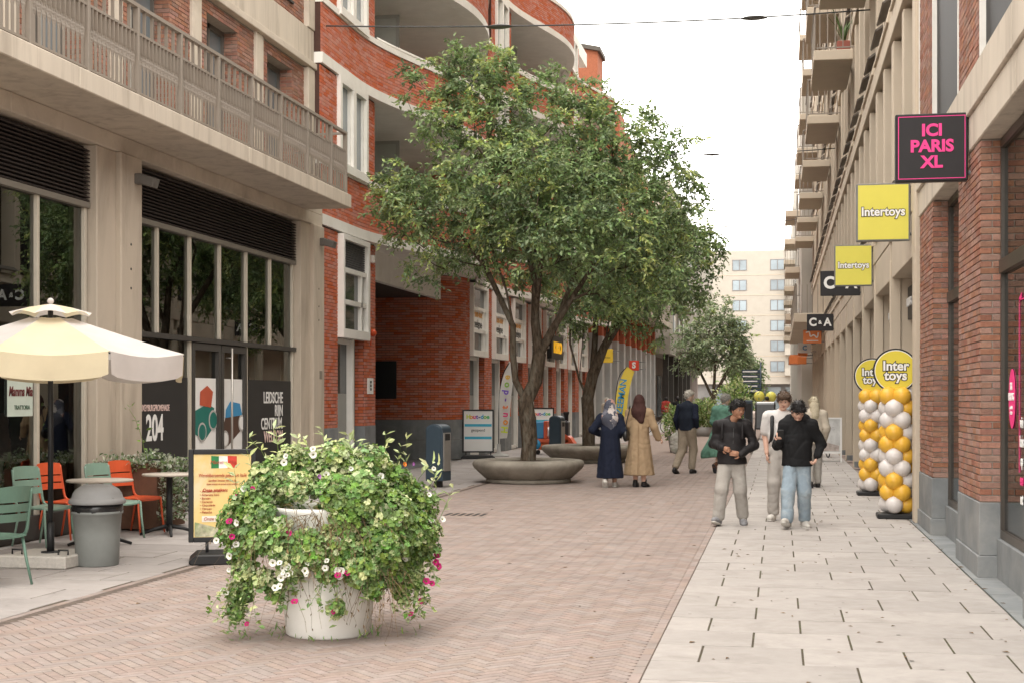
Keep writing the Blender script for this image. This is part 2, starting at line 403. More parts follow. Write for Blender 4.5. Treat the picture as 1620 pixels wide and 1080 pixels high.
# chewing gum trodden into the slabs
V = []; F = []
for i in range(260):
    x, y = (random.uniform(-.75, 1.65), random.uniform(7.5, 40)) if i % 4 else (random.uniform(-8.2, -5.7), random.uniform(9, 30))
    r = random.uniform(.006, .017); n = len(V)
    for k in range(9): a = 2*math.pi*k/9; q = r*random.uniform(.75, 1.2); V.append((x+q*math.cos(a), y+q*math.sin(a), .0032))
    F.append(tuple(range(n, n+9)))
me = raw_mesh('gum_spots', V, F, mat('gum', (.19, .17, .16), .9, .2, 8, rand='island', randv=.3)); put('gum_spots', me, pav_r, 'stuff')
# fallen leaves and dirt
V = []; F = []
for i in range(190):
    u = random.random()
    if u < .55: x, y = random.uniform(-.6, 1.7), random.uniform(8, 26)
    elif u < .75: x, y = 1.69+random.gauss(0, .03), random.uniform(8, 20)
    else: x, y = random.uniform(-5.4, -.9), random.uniform(8, 26)
    a = random.uniform(0, 6.3); l = random.uniform(.012, .035); w = l*random.uniform(.25, .5); n = len(V)
    cx, sx_ = math.cos(a), math.sin(a)
    for px, py, pz in ((-l, 0, .003), (0, -w, .008), (l, 0, .004), (0, w, .009)): V.append((x+px*cx-py*sx_, y+px*sx_+py*cx, pz))
    F.append((n, n+1, n+2, n+3))
me = raw_mesh('fallen_leaves', V, F, mat('dry_leaf', (.16, .10, .05), .9, .2, 8, rand='island', randv=.5))
tag(put('fallen_leaves', me), 'dry fallen leaves and bits scattered over the paving', 'fallen leaves', kind='stuff')
# ============================================================ LEFT: CONCRETE BUILDING WITH BALCONY
A = thing('concrete_building', 'pale concrete building with dark glazed shopfronts below a long balcony', 'building', (-9, 14, 0))
Z_B, Z_S = 4.78, 5.0
COLS = [(8.77, 9.9), (16.47, 17.6), (24.15, 25.27)]
for y0, y1 in COLS:
    ym = y0+.52
    b = MB(); b.box(-8.75, -8.36, y0, ym-.004, 0, Z_B); b.box(-8.75, -8.29, ym, y1, 0, Z_B)
    o = b.build('column', CONCD, A, bevel=.012)
    for z in (3.05, 3.3, 3.62):
        h = MB(); h.tube([(-8.286, ym+.28, z), (-8.292, ym+.28, z)], .018, 8); h.build('fixing_hole', BLACK, o)
for y0, y1 in ((0, 9.33), (9.335, 14.4), (14.405, 19.45), (19.455, 25.27)):
    b = MB(); b.box(-8.75, -8.33, y0, y1, Z_B+.002, Z_S); b.build('beam', CONC, A, bevel=.01)
for y0, y1 in ((0, 4.3), (4.305, 9.34), (9.345, 14.38), (14.385, 19.42), (19.425, 24.4)):
    b = MB(); b.box(-8.9, -7.5, y0, y1, Z_S+.002, 5.24); b.build('balcony_slab', CONCS, A, bevel=.012)
b = MB(); b.box(-9.4, -8.33, 24.41, 25.27, Z_S+.002, 5.26); b.build('slab_end', CONC, A, bevel=.01)
# railing
RX = -7.58
b = MB(); b.box(RX-.035, RX+.035, 2, 24.32, 6.30, 6.345); b.build('top_rail', RAIL, A)
b = MB(); b.box(RX-.02, RX+.02, 2, 24.30, 5.985, 6.015); b.build('middle_rail', RAIL, A)
b = MB(); b.box(RX-.02, RX+.02, 2, 24.30, 5.275, 5.30); b.build('bottom_rail', RAIL, A)
post = MB(); post.box(-.035, .035, -.028, .028, 5.24, 6.30); post = post.mesh('railing_post', RAIL, .004)
# each bar is a flat that is twisted by a quarter turn in its middle
ub = MB(); ub.box(-.02, .02, -.006, .006, 6.015, 6.30); ub = ub.mesh('upper_baluster', RAIL)
bar = MB(); n = 11; vs = []
for i in range(n):
    z = 5.30+(5.985-5.30)*i/(n-1); t = math.pi/2-min(max((i-4.)/3., 0), 1)*math.pi/2; cx, sy = math.cos(t), math.sin(t)
    for a, w in ((.026, .004), (.026, -.004), (-.026, -.004), (-.026, .004)): vs.append((a*cx-w*sy, a*sy+w*cx, z))
bar.add(vs, [(i*4+k, i*4+(k+1) % 4, i*4+4+(k+1) % 4, i*4+4+k) for i in range(n-1) for k in range(4)])
bar = bar.mesh('baluster', RAIL)
py = 23.44
while py > 9:
    inst('railing_post', post, A, (RX, py, 0))
    for k in range(1, 12): inst('baluster', bar, A, (RX, py-k*1.25/12, 0), (0, 0, random.uniform(-.08, .08)))
    for k in range(1, 6): inst('upper_baluster', ub, A, (RX, py-k*1.25/6, 0))
    py -= 1.25
inst('railing_post', post, A, (RX, 24.28, 0))
for k in range(1, 8): inst('baluster', bar, A, (RX, 23.44+k*1.25/12, 0))
for x in [-7.72-.12*i for i in range(7)]: inst('baluster', bar, A, (x, 24.28, 0), (0, 0, R(90)))
b = MB(); b.box(-8.55, RX, 24.26, 24.30, 6.3, 6.34); b.box(-8.55, RX, 24.265, 24.295, 5.985, 6.012); b.build('end_rail', RAIL, A)
# shopfronts
GX = -8.52
def pane(parent, x, y0, y1, z0, z1, m=GLASS, name='window_pane'):
    b = MB(); b.add([(x, y0, z0), (x, y1, z0), (x, y1, z1), (x, y0, z1)], [(0, 1, 2, 3)]); return b.build(name, m, parent)
def louvres(y0, y1, z0, z1, parent, x=-8.47, m=LOUV, pitch=.048):
    b = MB(); b.box(x-.12, x-.06, y0, y1, z0, z1); p = b.build('louvre_panel', LOUV, parent)
    s = MB(); s.prism([(-.03, -.018), (.025, -.018), (.028, -.008), (-.02, .018), (-.03, .018)], 'y', -.5, .5)
    me = s.mesh('louvre_slat', m); k = int((z1-z0)/pitch)
    for i in range(k): inst('louvre_slat', me, p, (x, (y0+y1)/2, z0+pitch*(i+.5)), (0, 0, 0), (1, y1-y0, 1))
bays = [(9.9, 16.45, [9.95, 11.7, 12.9, 14.07, 15.25, 16.40]), (17.6, 24.15, [17.62, 18.5, 19.61, 20.74, 21.85, 22.95, 24.08])]
for bi, (y0, y1, ms) in enumerate(bays):
    louvres(y0, y1, 4.06, 4.76, A)
    b = MB(); b.box(-8.58, -8.44, y0, y1, 3.985, 4.055); b.build('head_frame', mat('grey_frame', (.2, .18, .155), .5, .05, 4), A)
    z0 = .28 if bi == 0 else .06
    for i in range(len(ms)-1):
        m0, m1 = ms[i]+.03, ms[i+1]-.03
        if bi == 0: pane(A, GX, m0, m1, z0, 3.985)
        else:
            pane(A, GX, m0, m1, 2.53, 3.985)
            if i in (0, 4): pane(A, GX, m0, ms[i+2]-.03, z0, 2.45)
    for i, y in enumerate(ms):
        if bi == 1 and i == 3: b = MB(); b.box(-8.58, -8.475, y-.027, y+.027, 2.53, 3.985)
        elif bi == 1 and i in (1, 5): b = MB(); b.box(-8.58, -8.475, y-.027, y+.027, 2.53, 3.985)
        else: b = MB(); b.box(-8.58, -8.475, y-.03, y+.03, .02, 3.985)
        b.build('mullion', CREAMM if (bi == 1 or i > 3) else CREAMM, A, bevel=.004)
    if bi == 1:
        b = MB(); b.box(-8.575, -8.44, y0, y1, 2.455, 2.525); b.build('transom', DARKM, A)
        b = MB(); b.box(-8.575, -8.45, y0, y1, 0.0, .055); b.build('threshold', DARKM, A)
    else:
        b = MB(); b.box(-8.6, -8.43, y0, y1, 0.0, .275); b.build('plinth', DARKM, A)
# double door with its tall handles
for y0, y1, hy in ((19.65, 20.72, 20.62), (20.76, 21.81, 20.86)):
    d = MB()
    for a in ((y0, y0+.09, .06, 2.44), (y1-.09, y1, .06, 2.44)): d.box(-8.56, -8.46, *a)
    d.box(-8.56, -8.46, y0+.09, y1-.09, .06, .2); d.box(-8.56, -8.46, y0+.09, y1-.09, 2.34, 2.44)
    d = d.build('door', DARKM, A)
    pane(d, -8.52, y0+.09, y1-.09, .2, 2.34, name='door_pane')
    b = MB(); b.box(-8.514, -8.508, y0+.09, y1-.09, .2, 1.93); b.build('poster', WHITEP, d)
h = MB(); h.tube([(-8.36, 20.92, .35), (-8.36, 20.92, 2.4)], .018, 8); h.tube([(-8.46, 20.92, .5), (-8.36, 20.92, .5)], .01, 6); h.tube([(-8.46, 20.92, 2.25), (-8.36, 20.92, 2.25)], .01, 6)
h.build('door_handle', mat('steel', (.55, .52, .48), .35, .05, 5, metal=.8), A)
# printed window films
for y0, y1, nm in ((17.66, 19.57, 0), (21.89, 24.04, 1)):
    b = MB(); b.box(-8.513, -8.508, y0, y1, .06, 1.93); b.build('window_film', BLACK, A)
XT = -8.503; RD = (0, 1, 0)     # lettering on the left side reads along +Y
text('LUXEMBURGPROMENADE', .125, PINKT, A, (XT, 18.45, 1.49), RD, sx=.66, offset=.001)
t204 = text('204', .50, WHITEP, A, (XT, 18.45, 1.2), RD, sx=.75, offset=.012)
for i, (s_, c_) in enumerate((('LEIDSCHE', WHITEP), ('RIJN', WHITEP), ('CENTRUM.', WHITEP), ('WELKOM', PINKT))):
    text(s_, .27, c_, A, (XT, 23.62, 1.63-i*.22), RD, sx=.80, offset=.004, align='RIGHT')
# wooden toy cars printed on the door posters: flat shapes
def flat(parent, pts, m, x=XT, nm='print'):
    b = MB(); b.prism(pts, 'x', x-.0015, x+.0015); return b.build(nm, m, parent)
def disc(cy, cz, r, n=16): return [(cy+r*math.cos(2*math.pi*i/n), cz+r*math.sin(2*math.pi*i/n)) for i in range(n)]
def flatu(A_, pts, m, x=XT): return flat(A_, [(q[0], q[1]*.92+.42) for q in pts], m, x)
PR = mat('print_red', (.5, .10, .05), .6, .1, 3); PG = mat('print_green', (.02, .16, .13), .6, .1, 3); PB = mat('print_blue', (.06, .27, .5), .6, .1, 3)
PN = mat('print_brown', (.09, .05, .035), .6, .1, 3); PC = mat('print_grey', (.45, .43, .41), .6, .1, 3)
flatu(A, [(19.78, .75), (20.18, .62), (20.55, .85), (20.55, 1.15), (20.3, 1.22), (19.78, 1.1)], PG)
flatu(A, [(20.0, 1.2), (20.42, 1.16), (20.5, 1.42), (20.28, 1.52), (20.02, 1.42)], PR, XT+.003)
for q in ((20.08, .76, .16), (20.5, .95, .17)):
    flatu(A, disc(*q), PC, XT+.006); flatu(A, disc(q[0], q[1], q[2]*.8), PG, XT+.009)
flatu(A, [(20.82, .65), (21.1, .5), (21.75, .8), (21.75, 1.02), (21.0, .98)], PN)
flatu(A, [(21.0, .98), (21.7, 1.02), (21.6, 1.22), (21.2, 1.26), (21.02, 1.12)], PB, XT+.003)
for q in ((20.98, .62, .15), (21.68, .88, .15)):
    flatu(A, disc(*q), PC, XT+.006); flatu(A, disc(q[0], q[1], q[2]*.75), WHITEP, XT+.009)
# restaurant window sign
b = MB(); b.box(-8.508, -8.502, 14.62, 15.17, 1.42, 1.86); sg = b.build('window_sign', mat('pale_mint_card', (.55, .62, .55), .6, .05, 4), A)
DK = mat('maroon_print', (.13, .03, .03), .6, .05, 4)
text('Mamma Mia', .155, DK, sg, (-8.499, 14.9, 1.70), RD, shear=.25, offset=.003, sx=.68)
text('TRATTORIA', .07, mat('print_dark_green', (.05, .10, .06), .6, .05, 4), sg, (-8.499, 14.93, 1.52), RD, sx=.9)
# room behind the glass
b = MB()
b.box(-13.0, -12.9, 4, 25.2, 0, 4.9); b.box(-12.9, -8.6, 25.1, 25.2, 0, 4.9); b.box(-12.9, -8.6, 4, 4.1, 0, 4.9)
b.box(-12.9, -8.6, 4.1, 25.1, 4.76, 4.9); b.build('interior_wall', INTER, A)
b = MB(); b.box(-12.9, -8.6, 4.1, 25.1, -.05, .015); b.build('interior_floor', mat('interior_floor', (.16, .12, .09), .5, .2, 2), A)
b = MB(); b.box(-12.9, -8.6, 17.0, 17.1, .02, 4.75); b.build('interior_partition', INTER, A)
CUR = mat('curtain_cloth', (.42, .40, .37), .9, .1, 3)
b = MB()
for yc in (22.6, 23.35):
    vs = []
    for i in range(13):
        for z in (1.3, 2.4): vs.append((-8.85+.04*math.sin(i*1.9), yc+(i-6)*.03*(1 if z > 2 else .6), z))
    b.add(vs, [(2*i, 2*i+2, 2*i+3, 2*i+1) for i in range(12)], 0, True)
b.build('curtain', CUR, A)
# wall lamps under the balcony
for y in (17.42, 25.05):
    b = MB(); b.box(-8.29, -8.2, y-.06, y+.06, 4.42, 4.56); b.obox((-8.12, y+.02, 4.46), (.1, 0, -.03), (0, .09, 0), (.02, 0, .06)); b.build('flood_lamp', mat('lamp_housing', (.12, .11, .1), .5, .1, 6), A, bevel=.01)
b = MB(); b.box(-8.288, -8.28, 24.98, 25.12, 1.98, 2.13); b.build('house_plate', RAIL, A)
# upper floor: concrete wall with brick-lined windows
UX = -8.56
b = MB(); b.box(-9.4, -9.0, 2, 25.27, 5.25, 12); b.build('core_wall', MORTARG, A)
bk = Bricks()
MOD = 2.6
mods = [22.37-MOD*i for i in range(7)]
for y in mods:
    if y > 22.3: rb = 24.9
    else: rb = y+MOD
    p0, p1, w0, w1 = y, y+.33, y+.63, y+1.90
    b = MB(); b.box(-9.0, UX+.05, p0, p1, 5.25, 7.72); b.build('pilaster', CONC, A, bevel=.008)
    b = MB(); b.box(-9.0, UX-.012, p1+.002, w0, 5.25, 7.72); b.box(-9.0, UX-.012, w1, rb-.002, 5.25, 7.72); b.box(-9.0, UX-.012, w0, w1, 7.5, 7.72); wl = b.build('brick_surround', MORTARG, A)
    bk.wall([(UX-.012, p1), (UX-.012, rb)][::-1][::-1], 5.25, 7.72, [(w0-p1, w1-p1, 5.2, 7.5)])
    bk.wall([(UX-.012, w1-.001), (UX-.32, w1-.001)][::-1], 5.25, 7.5)
    # window
    fr = MB()
    for a in ((w0, w0+.06, 5.3, 7.5), (w1-.06, w1, 5.3, 7.5), ((w0+w1)/2-.035, (w0+w1)/2+.035, 5.3, 7.5), (w0+.06, w1-.06, 5.3, 5.38), (w0+.06, w1-.06, 7.42, 7.5)): fr.box(-8.86, -8.79, *a)
    w = fr.build('window', mat('brown_grey_frame', (.14, .125, .11), .5, .05, 5), A)
    b = MB(); b.box(-8.90, -8.835, w0+.05, w1-.05, 5.36, 7.44); b.build('pane', PGLASS, w)
    b = MB(); b.box(-8.829, -8.825, w0+.55, w0+.75, 5.6, 7.0); b.build('curtain', mat('curtain_pale', (.4, .38, .34), .9, .2, 6), w)
bk2 = bk
b = MB(); b.box(-9.0, UX+.07, 2, 25.27, 7.724, 8.42); b.build('concrete_band', CONCS, A, bevel=.012)
b = MB(); b.box(-9.0, UX+.12, 2, 25.32, 7.70, 7.82); b.build('band_ledge', CONC, A, bevel=.01)
b = MB(); b.box(-9.0, UX+.09, 24.9, 25.27, 5.265, 7.69); b.build('corner_pier', CONC, A, bevel=.01)
for i, y in enumerate(mods[:4]):                   # storey above
    w0, w1 = y+.63, y+1.9; rb = 24.9 if i == 0 else y+MOD
    b = MB(); b.box(-9.0, UX+.05, y, y+.33, 8.424, 11.2); b.build('pilaster', CONC, A, bevel=.008)
    b = MB(); b.box(-9.0, UX-.012, y+.332, w0, 8.424, 11.2); b.box(-9.0, UX-.012, w1, rb-.002, 8.424, 11.2); b.box(-9.0, UX-.012, w0, w1, 8.424, 8.66); b.build('brick_surround', MORTARG, A)
    bk.wall([(UX-.012, y+.332), (UX-.012, rb)], 8.424, 11.2, [(w0-y-.332, w1-y-.332, 8.66, 12)])
    b = MB(); b.box(-8.95, -8.83, w0, w1, 8.66, 11.2); w = b.build('window', PGLASS, A)
    b = MB(); b.box(-8.86, -8.80, (w0+w1)/2-.035, (w0+w1)/2+.035, 8.7, 11.1); b.build('window_bar', MATS['brown_grey_frame'], w)
    b = MB(); b.box(-8.58, -8.52, w0, w1, 8.66, 8.70); b.box(-8.58, -8.52, w0, w1, 9.6, 9.64)
    for k in range(11): b.box(-8.555, -8.545, w0+.05+k*.115, w0+.065+k*.115, 8.7, 9.6)
    b.build('window_railing', BLACKM, w)
b = MB(); b.box(-9.0, UX+.09, 24.9, 25.27, 8.424, 11.2); b.build('corner_pier', CONC, A, bevel=.01)
b = MB(); b.box(-9.4, UX+.1, 2, 25.27, 11.204, 12.2); b.build('concrete_band', CONC, A)
put('brickwork', bk.mesh('brickwork', BRD), A, 'stuff')
# ============================================================ LEFT: RED BRICK BUILDING WITH WAVY BALCONIES
B = thing('wavy_brick_building', 'orange red brick building with wavy white edged balconies behind the trees', 'building', (-10, 40, 0))
FX = -8.38; PER = 15.5; Y0B, Y1B = 25.29, 64.
def wave(y):
    t = (y-27.5) % PER
    return FX+.02+(1.14*math.sin(math.pi*t/13.5)**2 if 0 <= t <= 13.5 and y > 27.5 else 0)
ZB = [4.85+3.0*k for k in range(4)]
bk = Bricks()
def ribbon(f, off0, off1, y0, y1, z0, z1, n=90):
    """solid strip that follows the wave: outer face at f+off1, inner at f+off0"""
    b = MB(); P = interp_path(f, y0, y1, n); vs = []
    for x, y in P: vs += [(x+off0, y, z0), (x+off1, y, z0), (x+off1, y, z1), (x+off0, y, z1)]
    fs = [(4*i+k, 4*i+4+k, 4*i+4+(k+1) % 4, 4*i+(k+1) % 4) for i in range(n) for k in range(4)]
    fs = [f_[::-1] for f_ in fs]+[(0, 1, 2, 3)[::1], (4*n+3, 4*n+2, 4*n+1, 4*n)]
    return b.add(vs, fs)
for k, zb in enumerate(ZB):
    ribbon(wave, -.25, .03, Y0B, Y1B, zb, zb+.2).build('white_soffit_edge', WHITE, B)
    ribbon(wave, -.2, -.012, Y0B, Y1B, zb+.202, zb+1.13).build('parapet', MORTAR, B)
    ribbon(wave, -.24, .035, Y0B, Y1B, zb+1.132, zb+1.25).build('white_coping', WHITE, B)
    P = interp_path(wave, Y0B, Y1B, 240); P = [(x-.012, y) for x, y in P]
    bk.wall(P, zb+.205, zb+1.13, proud=.016, pitch=.066)
    # floor slab and white soffit behind the edge
    b = MB(); vs = []; n = 90; PP = interp_path(wave, Y0B, Y1B, n)
    for x, y in PP: vs += [(x-.24, y, zb+.05), (-12.5, y, zb+.05), (x-.24, y, zb+.19), (-12.5, y, zb+.19)]
    b.add(vs, [f_ for i in range(n) for f_ in ((4*i, 4*i+4, 4*i+5, 4*i+1), (4*i+2, 4*i+3, 4*i+7, 4*i+6))])
    b.build('floor_slab', WHITE, B)
# wall parts with windows, balcony back walls
b = MB(); b.box(-13, -12.5, Y0B, Y1B, 0, 17.2); b.build('core_wall', WHITE, B)
for m in range(3):
    ym = Y0B+PER*m if m else Y0B
    s = 27.5+PER*m-2.2 if m else Y0B
    ya = s; w0, w1 = 26.3+PER*m, 28.2+PER*m; yb = 28.9+PER*m
    if m: ya = 41.3+PER*(m-1)
    if yb > Y1B: continue
    for k, zb in enumerate(ZB):
        z0, z1 = zb+1.252, zb+2.998
        if k == 3: z1 = zb+2.6
        # brick wall pieces either side of the window
        b = MB(); b.box(FX-.3, FX-.012, ya, w0, z0, z1); b.box(FX-.3, FX-.012, w1, yb, z0, z1); b.box(-12.4, FX-.3, yb-.3, yb, z0-.9, z1); wl = b.build('wall', MORTAR, B)
        bk.wall([(FX-.012, ya), (FX-.012, yb)], z0, z1, [(w0-ya, w1-ya, 0, 99)], proud=.016, pitch=.066)
        bk.wall([(-12.3, yb-.3), (FX-.3, yb-.3)], z0, z0+.01)
        fr = MB(); zt, zl = z1-.06, z0+.02
        fr.box(FX-.05, FX+.10, w0, w1, z0-.08, z0+.08); fr.box(FX-.05, FX+.08, w0, w0+.13, z0+.08, z1); fr.box(FX-.05, FX+.08, w1-.13, w1, z0+.08, z1); fr.box(FX-.05, FX+.08, w0+.13, w1-.13, z1-.13, z1); fr.box(FX-.05, FX+.08, (w0+w1)/2-.1, (w0+w1)/2+.1, z0+.08, z1-.13)
        w = fr.build('window', WHITE, B)
        for a, c_ in ((w0+.13, (w0+w1)/2-.1), ((w0+w1)/2+.1, w1-.13)):
            q = MB(); q.box(FX-.05, FX+.02, a, c_, z0+.08, z0+.13); q.box(FX-.05, FX+.02, a, a+.05, z0+.13, z1-.13); q.box(FX-.05, FX+.02, c_-.05, c_, z0+.13, z1-.13); q.build('casement', WHITE, w)
            q = MB(); q.box(FX-.045, FX-.035, a+.05, c_-.05, z0+.13, z1-.13); q.build('pane', PGLASS, w)
        if k < 3:
            # balcony: back wall, screen, handrail, curved end wall
            q = MB(); q.box(-10.6, -10.4, yb, yb+10.2, zb+.2, zb+3.05); q.build('balcony_back_wall', WHITE, B)
            ys = yb+3.9
            q = MB()
            for a in ((-10.38, -10.30), (-8.98, -8.9)): q.box(*a, ys-.02, ys+.03, zb+.25, zb+2.9)
            q.box(-10.30, -8.98, ys-.02, ys+.03, zb+2.82, zb+2.9); sc = q.build('screen_frame', mat('grey_screen_frame', (.33, .32, .29), .5, .05, 4), B)
            q = MB(); q.box(-10.30, -8.98, ys, ys+.012, zb+.25, zb+2.82); q.build('screen_panel', mat('grey_screen', (.42, .42, .385), .5, .05, 2), sc)
            q = MB(); P = [(wave(yb+.1+i*.5)-.12, yb+.1+i*.5, zb+1.36) for i in range(19)]; q.tube(P, .028, 8); q.build('handrail', WHITE, B)
            arc = [(-10.4, yb+8.2)]+[(-8.9-1.5*math.cos(a), yb+8.2+1.6*math.sin(a)) for a in [R(90)*i/10 for i in range(11)]]+[(FX-.25, yb+9.82)]
            q = MB(); vs = []
            for x, y in arc: vs += [(x, y, zb+.2), (x, y, zb+3.0)]
            q.add(vs, [(2*i, 2*i+2, 2*i+3, 2*i+1) for i in range(len(arc)-1)]); q.build('curved_end_wall', BRW, B)
            bk.wall(arc, zb+.25, zb+3.0, proud=.016, pitch=.066)
# ground floor: first piers, bay window and passage
PLZ = 1.06
def pier(y0, y1, x=FX, z1=4.84, back=.35, near_face=True):
    b = MB(); b.box(x-back, x-.012, y0+.012, y1-.012, PLZ, z1); p = b.build('pier', MORTAR, B)
    b = MB(); b.box(x-back, x+.015, y0-.003, y1+.003, 0, PLZ/2-.004); b.box(x-back, x+.012, y0, y1, PLZ/2, PLZ); b.build('stone_plinth', BLUESTONE, p, bevel=.006)
    bk.wall([(x-.012, y0), (x-.012, y1)], PLZ, z1, proud=.016, pitch=.066)
    bk.wall([(x-back, y0+.012), (x-.012, y0+.012)], PLZ, z1, proud=.014, pitch=.066)
def shop_bay(y0, y1, door=True, louver=False):
    fr = MB(); z0, z1 = 2.92, 4.80; zt = [3.5, 4.12]
    X0, X1 = FX-.05, FX+.13
    fr.box(X0, X1, y0, y1, z0-.12, z0+.05); fr.box(X0, X1, y0, y0+.09, z0+.05, z1); fr.box(X0, X1, y1-.13, y1, z0+.05, z1); fr.box(X0, X1, y0+.09, y1-.13, z1-.1, z1)
    for z in zt: fr.box(X0+.02, X1-.04, y0+.09, y1-.13, z-.045, z+.045)
    fr.box(X0+.02, X1-.04, y1-.5, y1-.42, z0+.05, zt[1]-.045)
    w = fr.build('bay_window', WHITE, B)
    b = MB(); b.box(FX+.01, FX+.014, y0+.09, y1-.13, z0+.05, zt[1]); b.build('pane', DGLASS, w)
    if louver:
        for i in range(12):
            b = MB(); b.box(FX, FX+.05, y0+.09, y1-.13, zt[1]+.05+i*.045, zt[1]+.078+i*.045); b.build('louvre_slat', mat('grey_louvre', (.085, .083, .085), .6, .1, 4), w)
        b = MB(); b.box(FX-.03, FX-.01, y0+.09, y1-.13, zt[1], z1-.1); b.build('louvre_backing', DARKM, w)
    else:
        b = MB(); b.box(FX+.01, FX+.014, y0+.09, y1-.13, zt[1], z1-.1); b.build('pane', DGLASS, w)
    d = MB(); d.box(FX-.25, FX-.12, y0, y0+.06, .03, 2.8); d.box(FX-.25, FX-.06, y1-.62, y1-.5, .03, 2.8); d.box(FX-.25, FX-.1, y0+.06, y1-.62, 2.7, 2.8); d.box(FX-.25, FX-.1, y0+.06, y1-.62, 0, .12)
    d = d.build('glass_door', WHITE, B)
    b = MB(); b.box(FX-.2, FX-.19, y0+.06, y1-.62, .12, 2.7); b.build('pane', DGLASS, d)
    b = MB(); b.box(FX-.185, FX-.18, y0+.12, y1-.66, .14, 1.72); b.build('frosted_film', mat('frosted_film', (.33, .33, .31), .7, .08, 2), d)
    b = MB(); b.box(FX-.3, FX-.2, y1-.5, y1, 0, 2.8); b.build('side_panel', MORTAR, d)
    return w
pier(25.29, 26.35); pier(28.15, 28.95, back=.9)
shop_bay(26.35, 28.15, louver=True)
b = MB(); b.box(FX-.95, FX-.86, 28.96, 29.06, 0, 4.3); b.build('passage_door_post', CREAMM, B)
b = MB(); b.ball((FX+.06, 28.6, 2.98), .075, 10, 7); b.box(FX, FX+.02, 28.56, 28.64, 2.72, 2.86); b.build('alarm_lamp', mat('alarm_red', (.5, .07, .02), .4, .1, 4), B)
b = MB(); b.box(FX+.005, FX+.02, 28.35, 28.75, 1.72, 2.05); o = b.build('number_plate', WHITEP, B)
text('180\n182\n184', .075, BLACK, o, (FX+.024, 28.55, 1.89), RD, offset=.002)
b = MB(); b.box(FX, FX+.06, 28.6, 28.75, 4.45, 4.6); b.build('sensor', WHITE, B)
# passage: back wall facing the camera that turns into the street front
PX = [(-12.5, 36.62), (-9.7, 36.62)]+[(-9.7+1.32*math.sin(a), 37.94-1.32*math.cos(a)) for a in [R(90)*i/14 for i in range(1, 15)]]+[(FX, 38.2)]
PX = [(x, y) for x, y in PX]
def path_wall(path, z0, z1, name, m, off=0.):
    b = MB(); vs = []; n = len(path)
    for i, (x, y) in enumerate(path):
        a, c_ = path[max(i-1, 0)], path[min(i+1, n-1)]; dx, dy = c_[0]-a[0], c_[1]-a[1]; l = math.hypot(dx, dy)
        vs += [(x+dy/l*off, y-dx/l*off, z0), (x+dy/l*off, y-dx/l*off, z1)]
    b.add(vs, [(2*i, 2*i+2, 2*i+3, 2*i+1) for i in range(n-1)]); return b.build(name, m, B)
path_wall(PX, PLZ, 4.9, 'passage_wall', MORTAR)
bk.wall(PX, PLZ, 4.9, proud=.016, pitch=.066)
path_wall(PX, 0, PLZ/2-.004, 'stone_plinth', BLUESTONE, .03); path_wall(PX, PLZ/2, PLZ, 'stone_plinth', BLUESTONE, .028)
b = MB(); b.box(-11.05, -10.0, 36.55, 36.60, 1.62, 2.62); b.build('notice_board', BLACKM, B, bevel=.01)
b = MB(); b.box(-12.5, -8.95, 29.0, 36.6, 4.3, 4.42); b.build('passage_ceiling', mat('dark_ceiling', (.06, .045, .038), .8, .1, 2), B)  # ceiling colour set dark to deepen the passage shade
b = MB(); b.box(-8.95, -8.8, 29.0, 36.6, 4.24, 4.9); b.build('passage_lintel', WHITE, B)
b = MB(); b.box(-8.79, -8.72, 29.25, 29.5, 4.3, 4.75); b.build('speaker_box', BLACKM, B)
b = MB(); b.add([(-12.5, 28.9, .002), (-8.4, 28.9, .002), (-8.4, 36.6, .002), (-12.5, 36.6, .002)], [(0, 1, 2, 3)]); b.build('passage_floor', BLUESTONE, B)  # dark stone colour used here to lower the light in the passage
b = MB(); b.box(-12.6, -12.5, 28.9, 36.6, 0, 4.3); b.build('passage_end_wall', BRW, B)
# shop bays further on
y = 38.2; k = 0
while y < 62:
    w = shop_bay(y, y+2.05, louver=False)
    if k in (0, 1, 2):
        b = MB(); b.box(FX+.02, FX+.03, y+.1, y+1.9, 3.52, 4.12); s_ = b.build('window_banner', WHITEP, w)
        text('Hout-doe', .28, mat('print_orange', (.75, .35, .06), .6, .05, 3), s_, (FX+.034, y+1.0, 3.98), RD, offset=.004)
        text('Speelgoed', .34, BLACK, s_, (FX+.034, y+1.0, 3.70), RD, offset=.004)
    pier(y+2.05, y+3.1); y += 3.1; k += 1
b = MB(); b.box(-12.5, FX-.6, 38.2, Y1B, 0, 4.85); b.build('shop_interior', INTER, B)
b = MB(); b.box(-14, FX-.2, Y0B, Y1B, 16.6, 17.2); b.build('roof', WHITE, B)
put('brickwork', bk.mesh('brickwork', BRO), B, 'stuff')
